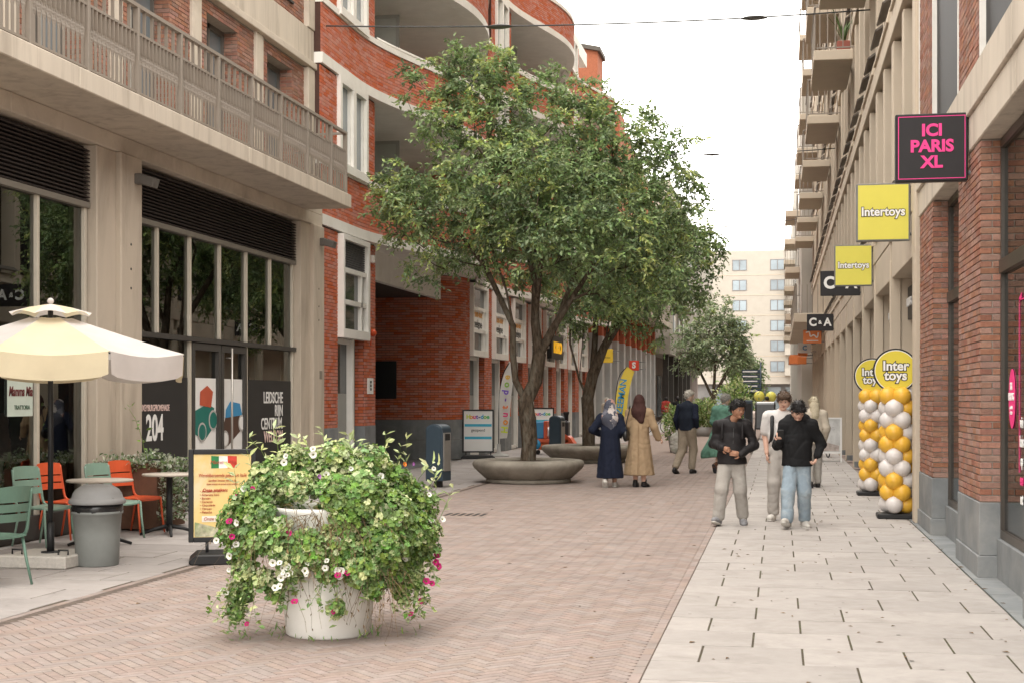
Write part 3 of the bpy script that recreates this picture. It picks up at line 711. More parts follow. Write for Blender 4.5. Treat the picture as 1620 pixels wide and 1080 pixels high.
# ============================================================ RIGHT: BRICK SHOP BUILDING
C_ = thing('brick_shop_building', 'dark red brick shop building with bluestone pillar feet and concrete lintels', 'building', (2.5, 12, 0))
RXF = 1.79; GXR = 1.99
PIL = [(5.35, 6.92), (9.4, 10.97), (13.45, 15.02), (17.5, 19.08)]
joined = Bricks(); near_items = []
for i, (y0, y1) in enumerate(PIL):
    b = MB(); b.box(RXF+.012, GXR+.3, y0+.012, y1, .68, 3.96); p = b.build('pillar', MORTARG, C_)
    b = MB(); b.box(RXF-.03, GXR+.28, y0-.03, y1+.02, 0, .2); b.build('pillar_foot', BLUESTONE, p, bevel=.006)
    ym = (y0+y1)/2
    b = MB(); b.box(RXF-.012, GXR+.29, y0-.012, y1-.05, .202, .68); b.build('pillar_base_stone', BLUESTONE, p, bevel=.005)
    b = MB(); b.box(RXF-.011, GXR+.29, y1-.046, y1+.01, .202, .68); b.build('pillar_base_stone', BLUESTONE, p, bevel=.005)
    w = Bricks()
    w.wall([(RXF+.012, y0), (GXR, y0)][::1], .685, 3.96, proud=-.012)     # near face (looks down the street to us)
    w.items = []
    # near face: travel towards +X looks to -Y
    w.wall([(RXF, y0+.012), (GXR, y0+.012)], .685, 3.96, bl=.205, proud=.014, header=.5)
    w.wall([(RXF+.012, y1), (RXF+.012, y0)], .685, 3.96, bl=.205, proud=.014, header=.5)
    if i == 2:
        its = sorted(w.items, key=lambda t: (abs(t[4]) > .005 and t[1] > y0+.8, t[6] > 3.2, random.random()))
        near_items = its[:300]; pil2 = p; joined.items += its[300:]
    else: joined.items += w.items
for (x0, y0, x1, y1, nx, ny, za, zb) in near_items:
    L_ = math.hypot(x1-x0, y1-y0); d = math.hypot(nx, ny)
    key = round(L_, 2)
    if not hasattr(C_, 'x'): pass
    if key not in _fc:
        b = MB(); b.box(-key/2, key/2, -.006, .014, -.02525, .02525); _fc[key] = b.mesh('brick', BRRO, .003)
    a = math.atan2(y1-y0, x1-x0)
    j = random.uniform(-.002, .002)
    inst('brick', _fc[key], pil2, ((x0+x1)/2+nx/d*j, (y0+y1)/2+ny/d*j, (za+zb)/2), (0, 0, a+math.pi))
# shop windows between the pillars
gaps = [(6.94, 9.38), (10.99, 13.43), (15.04, 17.48)]
for y0, y1 in gaps:
    b = MB(); b.box(GXR-.06, GXR+.2, y0, y1, 0, .36); b.build('stone_sill', BLUESTONE, C_, bevel=.006)
    f = MB()
    f.box(GXR-.03, GXR+.05, y0, y1, .362, .44); f.box(GXR-.03, GXR+.05, y0, y0+.05, .44, 3.95); f.box(GXR-.03, GXR+.05, y1-.05, y1, .44, 3.95)
    f.box(GXR-.05, GXR+.05, y0+.05, y1-.05, 2.74, 2.86); f.box(GXR-.03, GXR+.05, y0+.05, y1-.05, 3.87, 3.95)
    f = f.build('window_frame', mat('bronze_frame', (.055, .045, .036), .4, .1, 5, spec=.5), C_)
    b = MB(); b.box(GXR+.0, GXR+.012, y0+.05, y1-.05, .44, .70); b.build('dark_panel', mat('black_glass', (.02, .022, .024), .15, .1, 4, spec=.6), f)
    for z0, z1 in ((.70, 2.74), (2.86, 3.87)):
        b = MB(); b.add([(GXR, y0+.05, z0), (GXR, y1-.05, z0), (GXR, y1-.05, z1), (GXR, y0+.05, z1)], [(3, 2, 1, 0)]); b.build('pane', GLASSD, f)
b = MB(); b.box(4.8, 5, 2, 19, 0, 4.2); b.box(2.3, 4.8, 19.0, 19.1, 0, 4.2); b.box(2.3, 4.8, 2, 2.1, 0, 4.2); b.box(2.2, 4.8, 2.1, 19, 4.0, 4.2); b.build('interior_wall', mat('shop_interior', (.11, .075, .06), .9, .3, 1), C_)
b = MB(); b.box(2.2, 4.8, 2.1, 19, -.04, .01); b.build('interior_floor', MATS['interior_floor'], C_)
# window print: pink oval and frame
PINK = mat('pink_print', (.8, .045, .22), .55, .05, 3)
fo = MB(); fo.prism([(12.93+.17*math.cos(2*math.pi*i/24), 1.62+.26*math.sin(2*math.pi*i/24)) for i in range(24)], 'x', GXR-.008, GXR-.004); fo = fo.build('discount_sticker', PINK, C_)
text('33%\nKORTING', .09, WHITEP, fo, (GXR-.011, 12.95, 1.68), (0, -1, 0), offset=.002, sx=.75)
text('op de hele\ncollectie', .045, WHITEP, fo, (GXR-.011, 12.95, 1.52), (0, -1, 0), sx=.8)
b = MB()
b.box(GXR-.008, GXR-.004, 12.55, 12.56, 1.0, 2.45); b.box(GXR-.008, GXR-.004, 12.2, 12.56, 2.44, 2.45); b.obox((GXR-.006, 12.5, 2.46), (.002, 0, 0), (0, .06, -.02), (0, 0, .02)); b.build('window_print', PINK, C_)
for i in range(5):
    text(('win', 'kans', 'op', 'een', 'set')[i], .13, PINK if i == 3 else WHITEP, C_, (GXR-.008, 12.42, 1.42-i*.16), (0, -1, 0), offset=.003, sx=.8)
# lintel bands
jl = [0, 3.3, 7.35, 11.4, 13.0, 15.45, 19.13]
for i in range(len(jl)-1):
    b = MB(); b.box(1.775, 2.5, jl[i]+.004, jl[i+1]-.004, 3.965, 4.29); b.build('lintel', CONCS, C_, bevel=.01)
    b = MB(); b.box(1.745, 2.5, jl[i]+.004, jl[i+1]-.004, 4.294, 4.66); b.build('lintel', CONCS, C_, bevel=.01)
# upper storey
for i, (y0, y1) in enumerate(PIL):
    b = MB(); b.box(RXF+.012, 2.4, y0+.02, y1-.02, 4.662, 9.2); p = b.build('upper_pier', MORTARG, C_)
    joined.wall([(RXF+.012, y1-.02), (RXF+.012, y0+.02)], 4.665, 9.2, bl=.205, proud=.014)
    for a in (y0-.06, y1+.0): b = MB(); b.box(RXF-.01, RXF+.07, a+.01, a+.05, 4.663, 9.2); b.build('white_trim', WHITE, C_)
for y0, y1 in gaps+[(2, 5.3)]:
    b = MB(); b.box(RXF+.04, 2.2, y0+.04, y1-.052, 4.665, 6.4); b.box(RXF+.04, 2.2, y0+.04, y1-.052, 6.46, 9.2); w = b.build('upper_window', MGLASS, C_)
    b = MB(); b.box(RXF+.02, 2.1, y0+.04, y1-.052, 6.402, 6.458); b.build('window_bar', DARKM, w)
b = MB(); b.box(2.4, 2.8, 2, 19.1, 4.67, 9.2); b.box(1.72, 2.8, 2, 19.12, 9.203, 9.8); b.build('core_wall', CONC, C_)
put('brickwork', joined.mesh('brickwork', BRR), C_, 'stuff')

# ============================================================ RIGHT: BEIGE FINNED BUILDING WITH BALCONIES
D_ = thing('beige_finned_building', 'long beige building of deep vertical fins and projecting balconies', 'building', (3, 45, 0))
DX = 1.76; PITCH = 3.8; YD0, YD1 = 19.16, 80.
fin = MB(); fin.box(DX, DX+.62, -.16, .16, 0, 3.78); fin.box(DX-.05, DX+.12, -.19, -.10, 0, 3.78)
fin = fin.mesh('ground_fin', BEIGE, .01)
ufin = MB(); ufin.box(DX, DX+.6, -.17, .17, 0, 2.78); ufin = ufin.mesh('upper_fin', BEIGE, .012)
ff = MB(); ff.box(DX-.02, DX+.62, -.21, .21, 0, .14); ff = ff.mesh('fin_foot', BLUESTONE, .006)
flap = MB(); flap.obox((DX-.03, 0, .03), (.07, 0, .05), (0, .72, 0), (-.01, 0, .014)); flap = flap.mesh('tilted_ledge', mat('dark_ledge', (.10, .085, .07), .5, .1, 4))
flap2 = MB(); flap2.prism([(DX-.07, 0.), (DX+.1, 0.), (DX+.1, .25), (DX-.02, .25)], 'y', -1.6, 1.6); flap2 = flap2.mesh('sloping_sill', BEIGE, .01)
b = MB(); b.box(DX+.4, DX+.8, YD0, YD1, 0, 28); b.build('core_wall', BEIGE, D_)
b = MB(); b.box(DX-.03, DX+.4, YD0-.02, YD0+.34, 0, 9.2); b.build('corner_pier', BEIGE, D_, bevel=.012)
b = MB(); b.box(DX-.02, DX-.005, YD0+.33, YD0+.37, 0.1, 2.6); b.build('downpipe', WHITE, D_)
fy = [YD0+.44+PITCH*(i+1)-.1 for i in range(16)]
for i, y in enumerate([YD0+.3]+fy):
    if i: inst('ground_fin', fin, D_, (0, y, 0)); inst('fin_foot', ff, D_, (0, y, 0))
    if y+PITCH > YD1: continue
    b = MB(); b.box(DX-.02, DX+.4, y+.172, y+PITCH-.172, 3.5, 4.1); b.build('ground_beam', BEIGE, D_, bevel=.01)
    if y < 40:
        b = MB(); b.box(DX+.385, DX+.395, y+.3, y+PITCH-.3, .1, 3.4); b.build('shop_window', DGLASS, D_)
for lv in range(5):
    z = 4.1+3.2*lv+.0
    b = MB(); b.box(DX-.03, DX+.4, YD0+.36, YD1, z+.004, z+.36); b.build('spandrel', BEIGE, D_, bevel=.01)
    for i, y in enumerate([YD0+.3]+fy):
        o = inst('upper_fin', ufin, D_, (0, y, z+.362))
        if y+PITCH > YD1+1 or z > 14 and y < 30: continue
        inst('upper_fin', ufin, D_, (0, y+PITCH/2, z+.362), sc=(1, .8, 1))
        inst('sloping_sill', flap2, D_, (0, y+PITCH/2, z+.36), sc=(1, 1, 1))
        [inst('tilted_ledge', flap, D_, (-.02, y+PITCH*q, z+.7)) for q in (.27, .73)]
        b = MB(); b.box(DX+.37, DX+.395, y+.4, y+PITCH-.4, z+.7, z+3.1); b.build('upper_window', MGLASS, D_)
# balconies: every eight metres from the second storey up
rail_me = MB(); W, D = .92, 3.5
for k in range(13): rail_me.box(-.008, .008, k*D/12-.012, k*D/12+.012, .05, 1.05)
for k in range(5): rail_me.box(.1+k*.18, .124+k*.18, -.008, .008, .05, 1.05)
rail_me.box(-.02, W, -.025, .025, 1.03, 1.07); rail_me.box(-.025, .025, .026, D, 1.03, 1.07); rail_me.box(.026, W, -.015, .015, .04, .07); rail_me.box(-.015, .015, .026, D, .04, .07)
rail_me = rail_me.mesh('balcony_railing', RAIL)
slab_me = MB(); slab_me.box(0, W, 0, D, -.24, 0); slab_me = slab_me.mesh('balcony', BEIGE, .015)
BALC = []
for k in range(7):
    for lv in range(4):
        y = 26.8+8*k; z = 9.94+3.2*lv
        if (k < 2 and lv > 1) or (lv == 3) or (lv == 2 and k > 4): continue
        o = inst('balcony', slab_me, D_, (DX-.03-W, y, z)); inst('railing', rail_me, o, (DX-.03-W+.03, y+.03, z))
        BALC.append((y, z))
# clothes, boards and plants on balconies
pot = thing('potted_agave', 'spiky green agave in a terracotta pot on a high balcony', 'potted plant', (1.5, 34.95, 9.94))
b = MB(); b.box(1.36, 1.68, 35.0, 35.32, 9.945, 10.2); b.build('pot', mat('terracotta', (.30, .10, .075), .8, .1, 6), pot, bevel=.02)
b = MB()
for i in range(22):
    a = random.uniform(0, 6.28); l = random.uniform(.5, 1.0); t = random.uniform(.15, .55)
    c0 = Vector((1.52, 35.16, 10.18)); d = Vector((math.cos(a)*t, math.sin(a)*t, 1)); w = Vector((-math.sin(a), math.cos(a), 0))*.025
    p1 = c0+d*l*.5; p2 = c0+d*l+Vector((math.cos(a), math.sin(a), -.6))*.1
    b.add([c0-w, c0+w, p1+w, p1-w, p2], [(0, 1, 2, 3), (3, 2, 4)])
b.build('leaves', mat('agave_leaf', (.09, .14, .045), .6, .15, 8), pot)
# long first-floor terrace over the pavement, further on
b = MB(); b.box(.55, DX+.2, 56, 78, 4.55, 4.9); b.build('terrace_slab', BEIGE, D_, bevel=.02)
for k in range(30):
    b = MB(); b.box(.6, .63, 56+k*.73, 56.04+k*.73, 4.9, 6.0); b.build('terrace_baluster', RAIL, D_)
for k in range(6):
    b = MB(); b.box(.64+k*.2, .67+k*.2, 56.02, 56.05, 4.9, 6.0); b.build('terrace_baluster', RAIL, D_)
b = MB(); b.box(.58, .65, 56, 78, 6.0, 6.05); b.build('terrace_rail', RAIL, D_)
# intertoys lit letters fixed on the fins, seen edge-on
for y in (22.3, 26.1):
    s_ = thing('fascia_letter_sign', 'white letter sign with black sides on the %s beige fin' % ('nearer' if y < 24 else 'farther'), 'shop sign', (2.05, y, 2.9))
    b = MB(); b.box(1.98, 2.03, y-.02, y+.78, 2.85, 3.35); b.build('backing', BLACKM, s_)
    text('INTERTOYS', .16, WHITEP, s_, (1.972, y+.38, 3.1), (0, -1, 0), offset=.008, sx=.8, ext=.02)

# second beige block far right, end building, far left block
F_ = thing('far_balcony_block', 'far beige apartment block with stacked small balconies on the right side', 'building', (3, 100, 0))
b = MB(); b.box(1.2, 12, 80.1, 165, 0, 19); b.build('wall', BEIGE2, F_)
for k in range(3):
    for lv in range(3):
        y = 84+k*15+(lv % 2)*3; z = 6.5+3.0*lv
        o = inst('balcony', slab_me, F_, (.35, y, z), sc=(1.0, 1.3, 1.5)); inst('railing', rail_me, o, (.39, y+.03, z), sc=(.9, 1.3, 1))
        b = MB(); b.box(1.17, 1.21, y+4.4, y+6.2, z+.1, z+2.0); b.build('window', PGLASS, F_)
for k in range(4):
    b = MB(); b.box(.6, 1.25, 82+k*5, 83.5+k*5, 3.6+.1*k, 4.1+.1*k); b.build('shop_box', mat('orange_box', (.6, .17, .05), .5, .1, 4) if k < 3 else DARKM, F_)
E_ = thing('end_apartment_building', 'pale beige apartment building with rows of grey windows closing the street', 'building', (0, 200, 0))
b = MB(); b.prism([(-14, 200), (-9.2, 193), (14, 193), (14, 215), (-14, 215)], 'z', 3.6, 21.2); b.box(-14, 14, 194, 214, 21.2, 21.5); b.build('wall', BEIGE2, E_)
b = MB(); b.prism([(-13, 201), (-9, 194.2), (13, 194.2), (13, 215), (-13, 215)], 'z', 0, 3.6); b.build('shop_floor', mat('dark_shopfront', (.13, .125, .12), .5, .3, .3), E_)
def far_window(parent, x, y, z, w, h, n=(0, -1)):
    b = MB()
    b.box(x, x+w, y-.06, y+.05, z, z+.08); b.box(x, x+w, y-.06, y+.05, z+h-.08, z+h); b.box(x, x+.08, y-.06, y+.05, z+.08, z+h-.08); b.box(x+w-.08, x+w, y-.06, y+.05, z+.08, z+h-.08); b.box(x+w/2-.05, x+w/2+.05, y-.06, y+.05, z+.08, z+h-.08)
    f = b.build('window', mat('grey_window_frame', (.16, .15, .15), .5, .05, 3), parent)
    b = MB(); b.box(x+.08, x+w-.08, y-.03, y+.02, z+.08, z+h-.08); b.build('pane', mat('far_pane', (.20, .245, .275), .1, .4, .25, spec=.8), f)
for lv in range(6):
    z = 5.2+2.7*lv
    for x in (-6.2, -1.2, 3.6, 7.5): far_window(E_, x, 193, z, 1.9, 1.45)
    # corner windows on the splayed left face
    for q in (0.24, .66):
        cx, cy = -14+4.8*q, 200-7*q; b = MB(); b.obox((cx, cy, z+.7), (.4, -.58, 0), (.05, .035, 0), (0, 0, .7)); w = b.build('window', MATS['grey_window_frame'], E_)
        b = MB(); b.obox((cx-.03, cy-.02, z+.7), (.33, -.48, 0), (.05, .035, 0), (0, 0, .62)); b.build('pane', MATS['far_pane'], w)
    b = MB(); b.box(-10, 14, 192.96, 193.0, z-.62, z-.56); b.build('string_course', BEIGE, E_)
    for x in (.7, 5.6): b = MB(); b.box(x, x+1.9, 191.6, 193, z-.5, z+.45); b.build('balcony', BEIGE2, E_)
for i in range(9):
    b = MB(); b.box(-8.8+i*2.4, -7.0+i*2.4, 194.1, 194.25, .2, 3.2); b.build('shop_window', PGLASS, E_)
G_ = thing('grey_pillar_shop_row', 'low shop row with pale grey pillars and red brick strips beyond the trees', 'building', (-9, 75, 0))
b = MB(); b.box(-14, -8.75, 64.1, 100, 0, 12); b.build('wall', BRW, G_)
for i in range(11):
    y = 64.3+i*3.2
    b = MB(); b.box(-8.76, -8.3, y, y+.8, 0, 4.6); p = b.build('pillar', mat('pale_grey_stone', (.48, .48, .475), .7, .08, 1.5), G_, bevel=.01)
    b = MB(); b.box(-8.76, -8.32, y+.02, y+.78, 4.6, 6.4); b.build('brick_strip', BRW, p)
    b = MB(); b.box(-8.74, -8.6, y+.82, y+3.18, .3, 4.2); b.build('shop_window', DGLASS, G_)
    b = MB(); b.box(-8.75, -8.5, y+.82, y+3.18, 5.0, 6.4); b.build('upper_window', DGLASS, G_)
b = MB(); b.box(-9, -7.4, 64.1, 100, 6.45, 6.8); b.build('canopy', CONC, G_)
b = MB(); b.box(-9, -8.1, 64.1, 100, 9.6, 9.9); b.build('cornice', CONC, G_)
oct_ = [(-11+2.6*math.cos(R(22.5+45*i)), 69+2.6*math.sin(R(22.5+45*i))) for i in range(8)]
T_ = thing('brick_corner_tower', 'faceted red brick tower top rising behind the tree crowns', 'building', (-11, 69, 0))
b = MB(); b.prism([(p[0], p[1]) for p in oct_], 'z', 12, 18.3); b.build('wall', mat('brick_tower', (.42, .15, .085), .9, .15, 14), T_)
b = MB(); b.prism([(-11+(p[0]+11)*1.06, 69+(p[1]-69)*1.06) for p in oct_], 'z', 18.3, 18.5); b.build('coping', mat('coping_dark', (.12, .11, .1), .7, .1, 3), T_)
b = MB(); b.prism([(-11+(p[0]+11)*1.12, 69+(p[1]-69)*1.12) for p in oct_], 'z', 14.6, 15.2); b.build('white_cornice', WHITE, T_)
for i in range(6):
    b = MB(); b.box(-8.9, -8.2, 74+i*4, 76.5+i*4, 9.91, 16.6-.4*i); b.box(-13, -8.9, 73+i*4, 77+i*4, 9.91, 16.9-.4*i); b.build('upper_bay', MATS['brick_tower'], G_)
H_ = thing('far_left_block', 'far beige block with overhanging upper floors beside the last tree', 'building', (-12, 125, 0))
b = MB(); b.box(-22, -7.6, 101, 165, 4.8, 17); b.build('upper_wall', BEIGE2, H_)
b = MB(); b.box(-22, -9.2, 101.5, 164, 0, 4.8); b.build('ground_wall', mat('brown_shopfront', (.16, .12, .10), .7, .3, .4), H_)
for i in range(6):
    b = MB(); b.box(-8.2, -7.8, 102+i*5, 102.5+i*5, 0, 4.8); b.build('pillar', DARKM, H_)
    b = MB(); b.box(-9.22, -9.1, 104+i*5, 107+i*5, .2, 3.4); b.build('shop_window', PGLASS, H_)
    for lv in range(3): b = MB(); b.box(-7.65, -7.55, 104+i*5, 105.6+i*5, 6.4+3*lv, 8+3*lv); b.build('window', PGLASS, H_)
for lv in range(3): b = MB(); b.box(-7.6, -6.6, 108, 114, 5.2+3*lv, 5.4+3*lv); b.build('balcony', BEIGE2, H_)
# low right wall beyond: nothing open behind
# ============================================================ TREES AND PLANTS
BARK = mat('bark', (.095, .072, .052), .95, .65, 22, 1.0, 45, spec=.1, stain=((.21, .195, .155), .75, 9), stretch=(1, 1, .3))
def leaf_mat(name, col, trans=.34, randv=.4, randh=.03, rough=.45, spec=.35):
    return mat(name, col, rough, .12, 2., rand='island', randv=randv, randh=randh, trans=trans, spec=spec)
LEAF = leaf_mat('tree_leaf', (.25, .345, .14))
LEAF_Y = leaf_mat('tree_leaf_young', (.42, .50, .165))
LEAF_D = leaf_mat('tree_leaf_dark', (.16, .225, .105))
LEAF2 = leaf_mat('tree_leaf_far', (.28, .35, .19))
def leaves_mesh(name, P, D, size, m, fold=.25, aspect=.5, roll=None, mats_idx=None, smooth=False):
    """P = stems, D = unit directions; a folded four-point leaf each"""
    P = np.asarray(P, float); D = np.asarray(D, float); n = len(P)
    D /= np.linalg.norm(D, axis=1, keepdims=True)+1e-9
    up = rng.normal(0, .55, (n, 3)); up[:, 2] += 1
    S = np.cross(D, up); S /= np.linalg.norm(S, axis=1, keepdims=True)+1e-9
    N = np.cross(S, D)
    L = (size*rng.uniform(.65, 1.3, n))[:, None]; W = L*aspect*.5
    V = np.empty((n, 6, 3)); mid = P+D*L*.45+N*L*.03
    V[:, 0] = P; V[:, 1] = mid+S*W+N*W*fold; V[:, 2] = P+D*L*.78+S*W*.55+N*W*fold*.6-N*L*.02
    V[:, 3] = P+D*L-N*L*.06; V[:, 4] = P+D*L*.78-S*W*.55+N*W*fold*.6-N*L*.02; V[:, 5] = mid-S*W+N*W*fold
    F = np.array([(0, 1, 2, 3), (0, 3, 4, 5)]); F = (F[None]+6*np.arange(n)[:, None, None]).reshape(-1, 4)
    me = raw_mesh(name, V.reshape(-1, 3), F, m)
    if mats_idx is not None: me.polygons.foreach_set('material_index', np.repeat(np.asarray(mats_idx, np.int32), 2))
    return me
def grow(skel, targets, up_bias=.25):
    """skel: list of (pos, parent index); attach each target to the skeleton by a bent shoot"""
    pos = [Vector(p) for p, _ in skel]; par = [q for _, q in skel]
    arr = np.array([p for p in pos])
    T = sorted(targets, key=lambda t: min((t-p).length for p in pos))
    for t in T:
        d = np.linalg.norm(arr-np.array(t), axis=1)+np.maximum(0, arr[:, 2]-t.z+.1)*1.2
        i = int(d.argmin()); a = pos[i]; v = t-a; l = v.length; prev = i
        k = max(1, min(5, int(l/.28)))
        sag = Vector((random.uniform(-.12, .12), random.uniform(-.12, .12), -up_bias*.35))*l
        new = []
        for j in range(1, k+1):
            u = j/k; p = a+v*u+sag*(u*(1-u))*1.3; pos.append(p); par.append(prev); prev = len(pos)-1; new.append(p)
        arr = np.vstack([arr, np.array(new)])
    return pos, par
def tree(name, label, base, skel, lobes, n_targets, leaf_size, leaves_per, root_r, tip_r=.004, twig=.42, droop=.35, young=.16, shell=.55, mats=None, tw=5, cat='tree', group='street trees', rexp=2.2):
    base = Vector(base); t = thing(name, label, cat, base, 0, group)
    tg = []
    vol = [l[3]*l[4]*l[5] for l in lobes]; tot = sum(vol)
    for (cx, cy, cz, rx, ry, rz), v in zip(lobes, vol):
        for i in range(max(3, int(n_targets*v/tot))):
            while True:
                d = Vector((random.gauss(0, 1), random.gauss(0, 1), random.gauss(0, 1))).normalized(); r = random.random()**shell
                p = base+Vector((cx+d.x*rx*r, cy+d.y*ry*r, cz+d.z*rz*r))
                if d.z > -.75 or random.random() < .3: break
            tg.append(p)
    pos, par = grow([(base+Vector(p), q) for p, q in skel], tg)
    n = len(pos); w = [0.]*n; kids = [0]*n
    for i in range(n):
        if par[i] >= 0: kids[par[i]] += 1
    for i in range(n-1, -1, -1):
        if kids[i] == 0: w[i] += tip_r**rexp
        if par[i] >= 0: w[par[i]] += w[i]
    rad = [x**(1/rexp) for x in w]; sc = root_r/rad[0]
    ns = len(skel)
    V = []; F = []
    for i in range(n):                       # one tapered tube for every stretch of wood
        j = par[i]
        if j < 0: continue
        ra, rb = rad[j], rad[i]
        if j < ns: ra = max(ra*sc, 0) if False else ra
        f = lambda k: max(rad[k]*(1+(sc-1)*min(1, (rad[k]/rad[0])**.8)), tip_r)
        ra, rb = f(j), f(i)
        if j >= 0 and kids[j] > 1 and rb < ra*.7: ra = rb*1.25
        a, b = pos[j], pos[i]; ax = (b-a)
        if ax.length < 1e-5: continue
        ax.normalize(); e1 = ax.orthogonal().normalized(); e2 = ax.cross(e1); m = 9 if rb > .05 else (6 if rb > .015 else 3); k0 = len(V)
        bump = .10 if rb > .05 else 0
        for p, r in ((a-ax*ra*.3, ra), (b+ax*rb*.3, rb)):
            for q in range(m):
                an = 2*math.pi*q/m; rr = r*(1+bump*math.sin(q*2.7+p.z*9)); V.append(p+(e1*math.cos(an)+e2*math.sin(an))*rr)
        F += [(k0+q, k0+(q+1) % m, k0+m+(q+1) % m, k0+m+q) for q in range(m)]
    # trunk base flare
    me = raw_mesh('trunk', [tuple(v) for v in V], F, BARK, True); put('trunk', me, t)
    P = []; D = []; MI = []
    ctr = sum((Vector((l[0], l[1], l[2]))*v for l, v in zip(lobes, vol)), Vector())/tot+base
    for tp in tg:
        outw = (tp-ctr); outw.normalize()
        yng = random.random() < young; drk = random.random() < .28 and not mats
        for q in range(tw):
            d = (outw*.6+Vector((random.gauss(0, .7), random.gauss(0, .7), random.gauss(.12, .6)))).normalized(); L = twig*random.uniform(.5, 1.25)
            m = max(3, int(leaves_per*L/twig)); y2 = yng and random.random() < .7
            for s_ in range(m):
                u = (s_+.5)/m; p = tp+d*L*u+Vector((0, 0, -droop*L*u*u))
                tang = d+Vector((0, 0, -2*droop*u)); side = Vector((random.gauss(0, 1), random.gauss(0, 1), random.gauss(0, .5)))
                dd = (tang*.5+side*.75+Vector((0, 0, -.22)))
                P.append(p); D.append(dd); MI.append(1 if y2 else (2 if drk else 0))
    me = leaves_mesh('crown', P, D, leaf_size, mats or [LEAF, LEAF_Y, LEAF_D], mats_idx=MI); put('crown', me, t)
    return t
K = .01225     # metres per photo pixel at the first tree, to size its limbs
def L3(px, py, dy, rx, ry, rz): return ((px-838)*K, dy, (761-py)*K, rx*K, ry*K, rz*K)
lob1 = [L3(760, 105, 0, 75, 75, 55), L3(770, 150, 0, 75, 75, 62), L3(690, 150, -.5, 55, 60, 50), L3(850, 140, .3, 75, 80, 55), L3(930, 190, .2, 65, 75, 60), L3(760, 220, -.3, 100, 110, 70), L3(860, 250, .6, 120, 130, 80),
        L3(665, 300, -.3, 70, 90, 55), L3(720, 330, -.9, 95, 105, 68), L3(820, 310, -1.3, 105, 100, 85), L3(900, 330, -.6, 120, 120, 90), L3(1000, 260, .1, 75, 85, 60), L3(1030, 320, .3, 75, 90, 75),
        L3(980, 400, -.7, 100, 100, 75), L3(870, 400, -1.4, 90, 80, 60), L3(760, 390, .9, 90, 90, 55), L3(700, 415, -.5, 50, 55, 42), L3(1040, 430, .2, 60, 75, 75), L3(890, 430, 1.2, 110, 90, 50), L3(655, 330, .4, 50, 70, 45), L3(640, 365, -.2, 32, 50, 36), L3(1000, 475, 0, 60, 65, 45), L3(1050, 225, .2, 52, 70, 42), L3(985, 215, .2, 55, 70, 45), L3(950, 160, .1, 40, 50, 34), L3(740, 75, .1, 40, 45, 28), L3(655, 125, 0, 30, 40, 26), L3(1070, 300, .2, 42, 60, 50), L3(640, 310, -.5, 45, 55, 48), L3(620, 335, -.3, 30, 45, 34)]
sk1 = [((0, 0, .35), -1), ((.02, 0, .75), 0), ((-.02, .02, 1.2), 1), ((-.05, 0, 1.55), 2), ((-.25, -.05, 1.95), 3), ((-.3, -.05, 2.5), 4), ((-.28, -.1, 3.0), 5), ((-.4, -.2, 3.7), 6), ((-.7, -.3, 4.6), 7),
       ((.13, .05, 1.95), 3), ((.2, .1, 2.45), 9), ((.12, .1, 3.1), 10), ((.1, .2, 3.9), 11), ((-.2, .3, 5.), 12), ((-.4, .1, 6.2), 13), ((.5, .1, 3.0), 10), ((.85, -.1, 3.5), 15), ((1.3, -.3, 4.1), 16), ((1.1, .3, 4.6), 15), ((1.2, .4, 5.7), 18), ((-.9, .2, 4.2), 6), ((-1.5, 0, 5.0), 20), ((.4, -.8, 4.4), 11), ((2.0, .1, 4.6), 17)]
TREE_Y1, TREE_Y2, TREE_X = 27.25, 36.2, -4.8
tree('street_tree', 'largest leafy tree with forked trunk in the nearest round concrete seat', (TREE_X, TREE_Y1, .02), sk1, lob1, 1050, .098, 8, .155, droop=.3, young=.2, tw=9, twig=.31, shell=.4)
K2 = .0162
def L4(px, py, dy, rx, ry, rz): return ((px-934)*K2, dy, (730-py)*K2, rx*K2, ry*K2, rz*K2)
lob2 = [L4(940, 470, -.6, 70, 80, 40), L4(1010, 460, -.3, 75, 80, 55), L4(1060, 430, 0, 60, 80, 70), L4(1070, 370, .5, 55, 70, 55), L4(1105, 400, 0, 32, 55, 50), L4(1000, 380, .3, 90, 100, 70), L4(930, 380, .3, 90, 90, 70), L4(960, 300, .3, 90, 90, 60), L4(905, 495, .6, 40, 50, 38), L4(1085, 465, -.2, 38, 50, 50), L4(1030, 520, 0, 30, 35, 26), L4(1120, 420, .3, 22, 45, 42), L4(985, 505, -.8, 40, 40, 30)]
sk2 = [((0, 0, .35), -1), ((.0, 0, 1.0), 0), ((-.03, 0, 1.6), 1), ((-.25, 0, 2.1), 2), ((-.5, .1, 3.0), 3), ((-.5, .1, 4.0), 4), ((.1, 0, 2.2), 2), ((.15, .1, 3.2), 6), ((.2, .1, 4.5), 7), ((.4, -.1, 2.9), 6), ((.9, -.2, 3.7), 9), ((1.6, -.1, 4.4), 10), ((-.2, .3, 3.1), 3), ((.6, .3, 4.2), 9), ((2.2, 0, 4.8), 11)]
tree('street_tree', 'second leafy tree standing in the farther round concrete seat', (TREE_X, TREE_Y2, .02), sk2, lob2, 650, .11, 8, .165, droop=.4, young=.2, twig=.36, tw=8, shell=.42)
lob3 = [(0, 0, 5.4, 2.1, 2.2, 1.8), (-1.2, 0, 4.6, 1.6, 1.6, 1.4), (1.3, 0, 5.0, 1.7, 1.7, 1.7), (.2, 0, 7.2, 1.7, 1.7, 1.5), (1.9, 0, 4.2, 1., 1.2, 1.1), (-1.5, .2, 6., 1.2, 1.3, 1.2), (1.5, 0, 6.7, 1.2, 1.2, 1.1)]
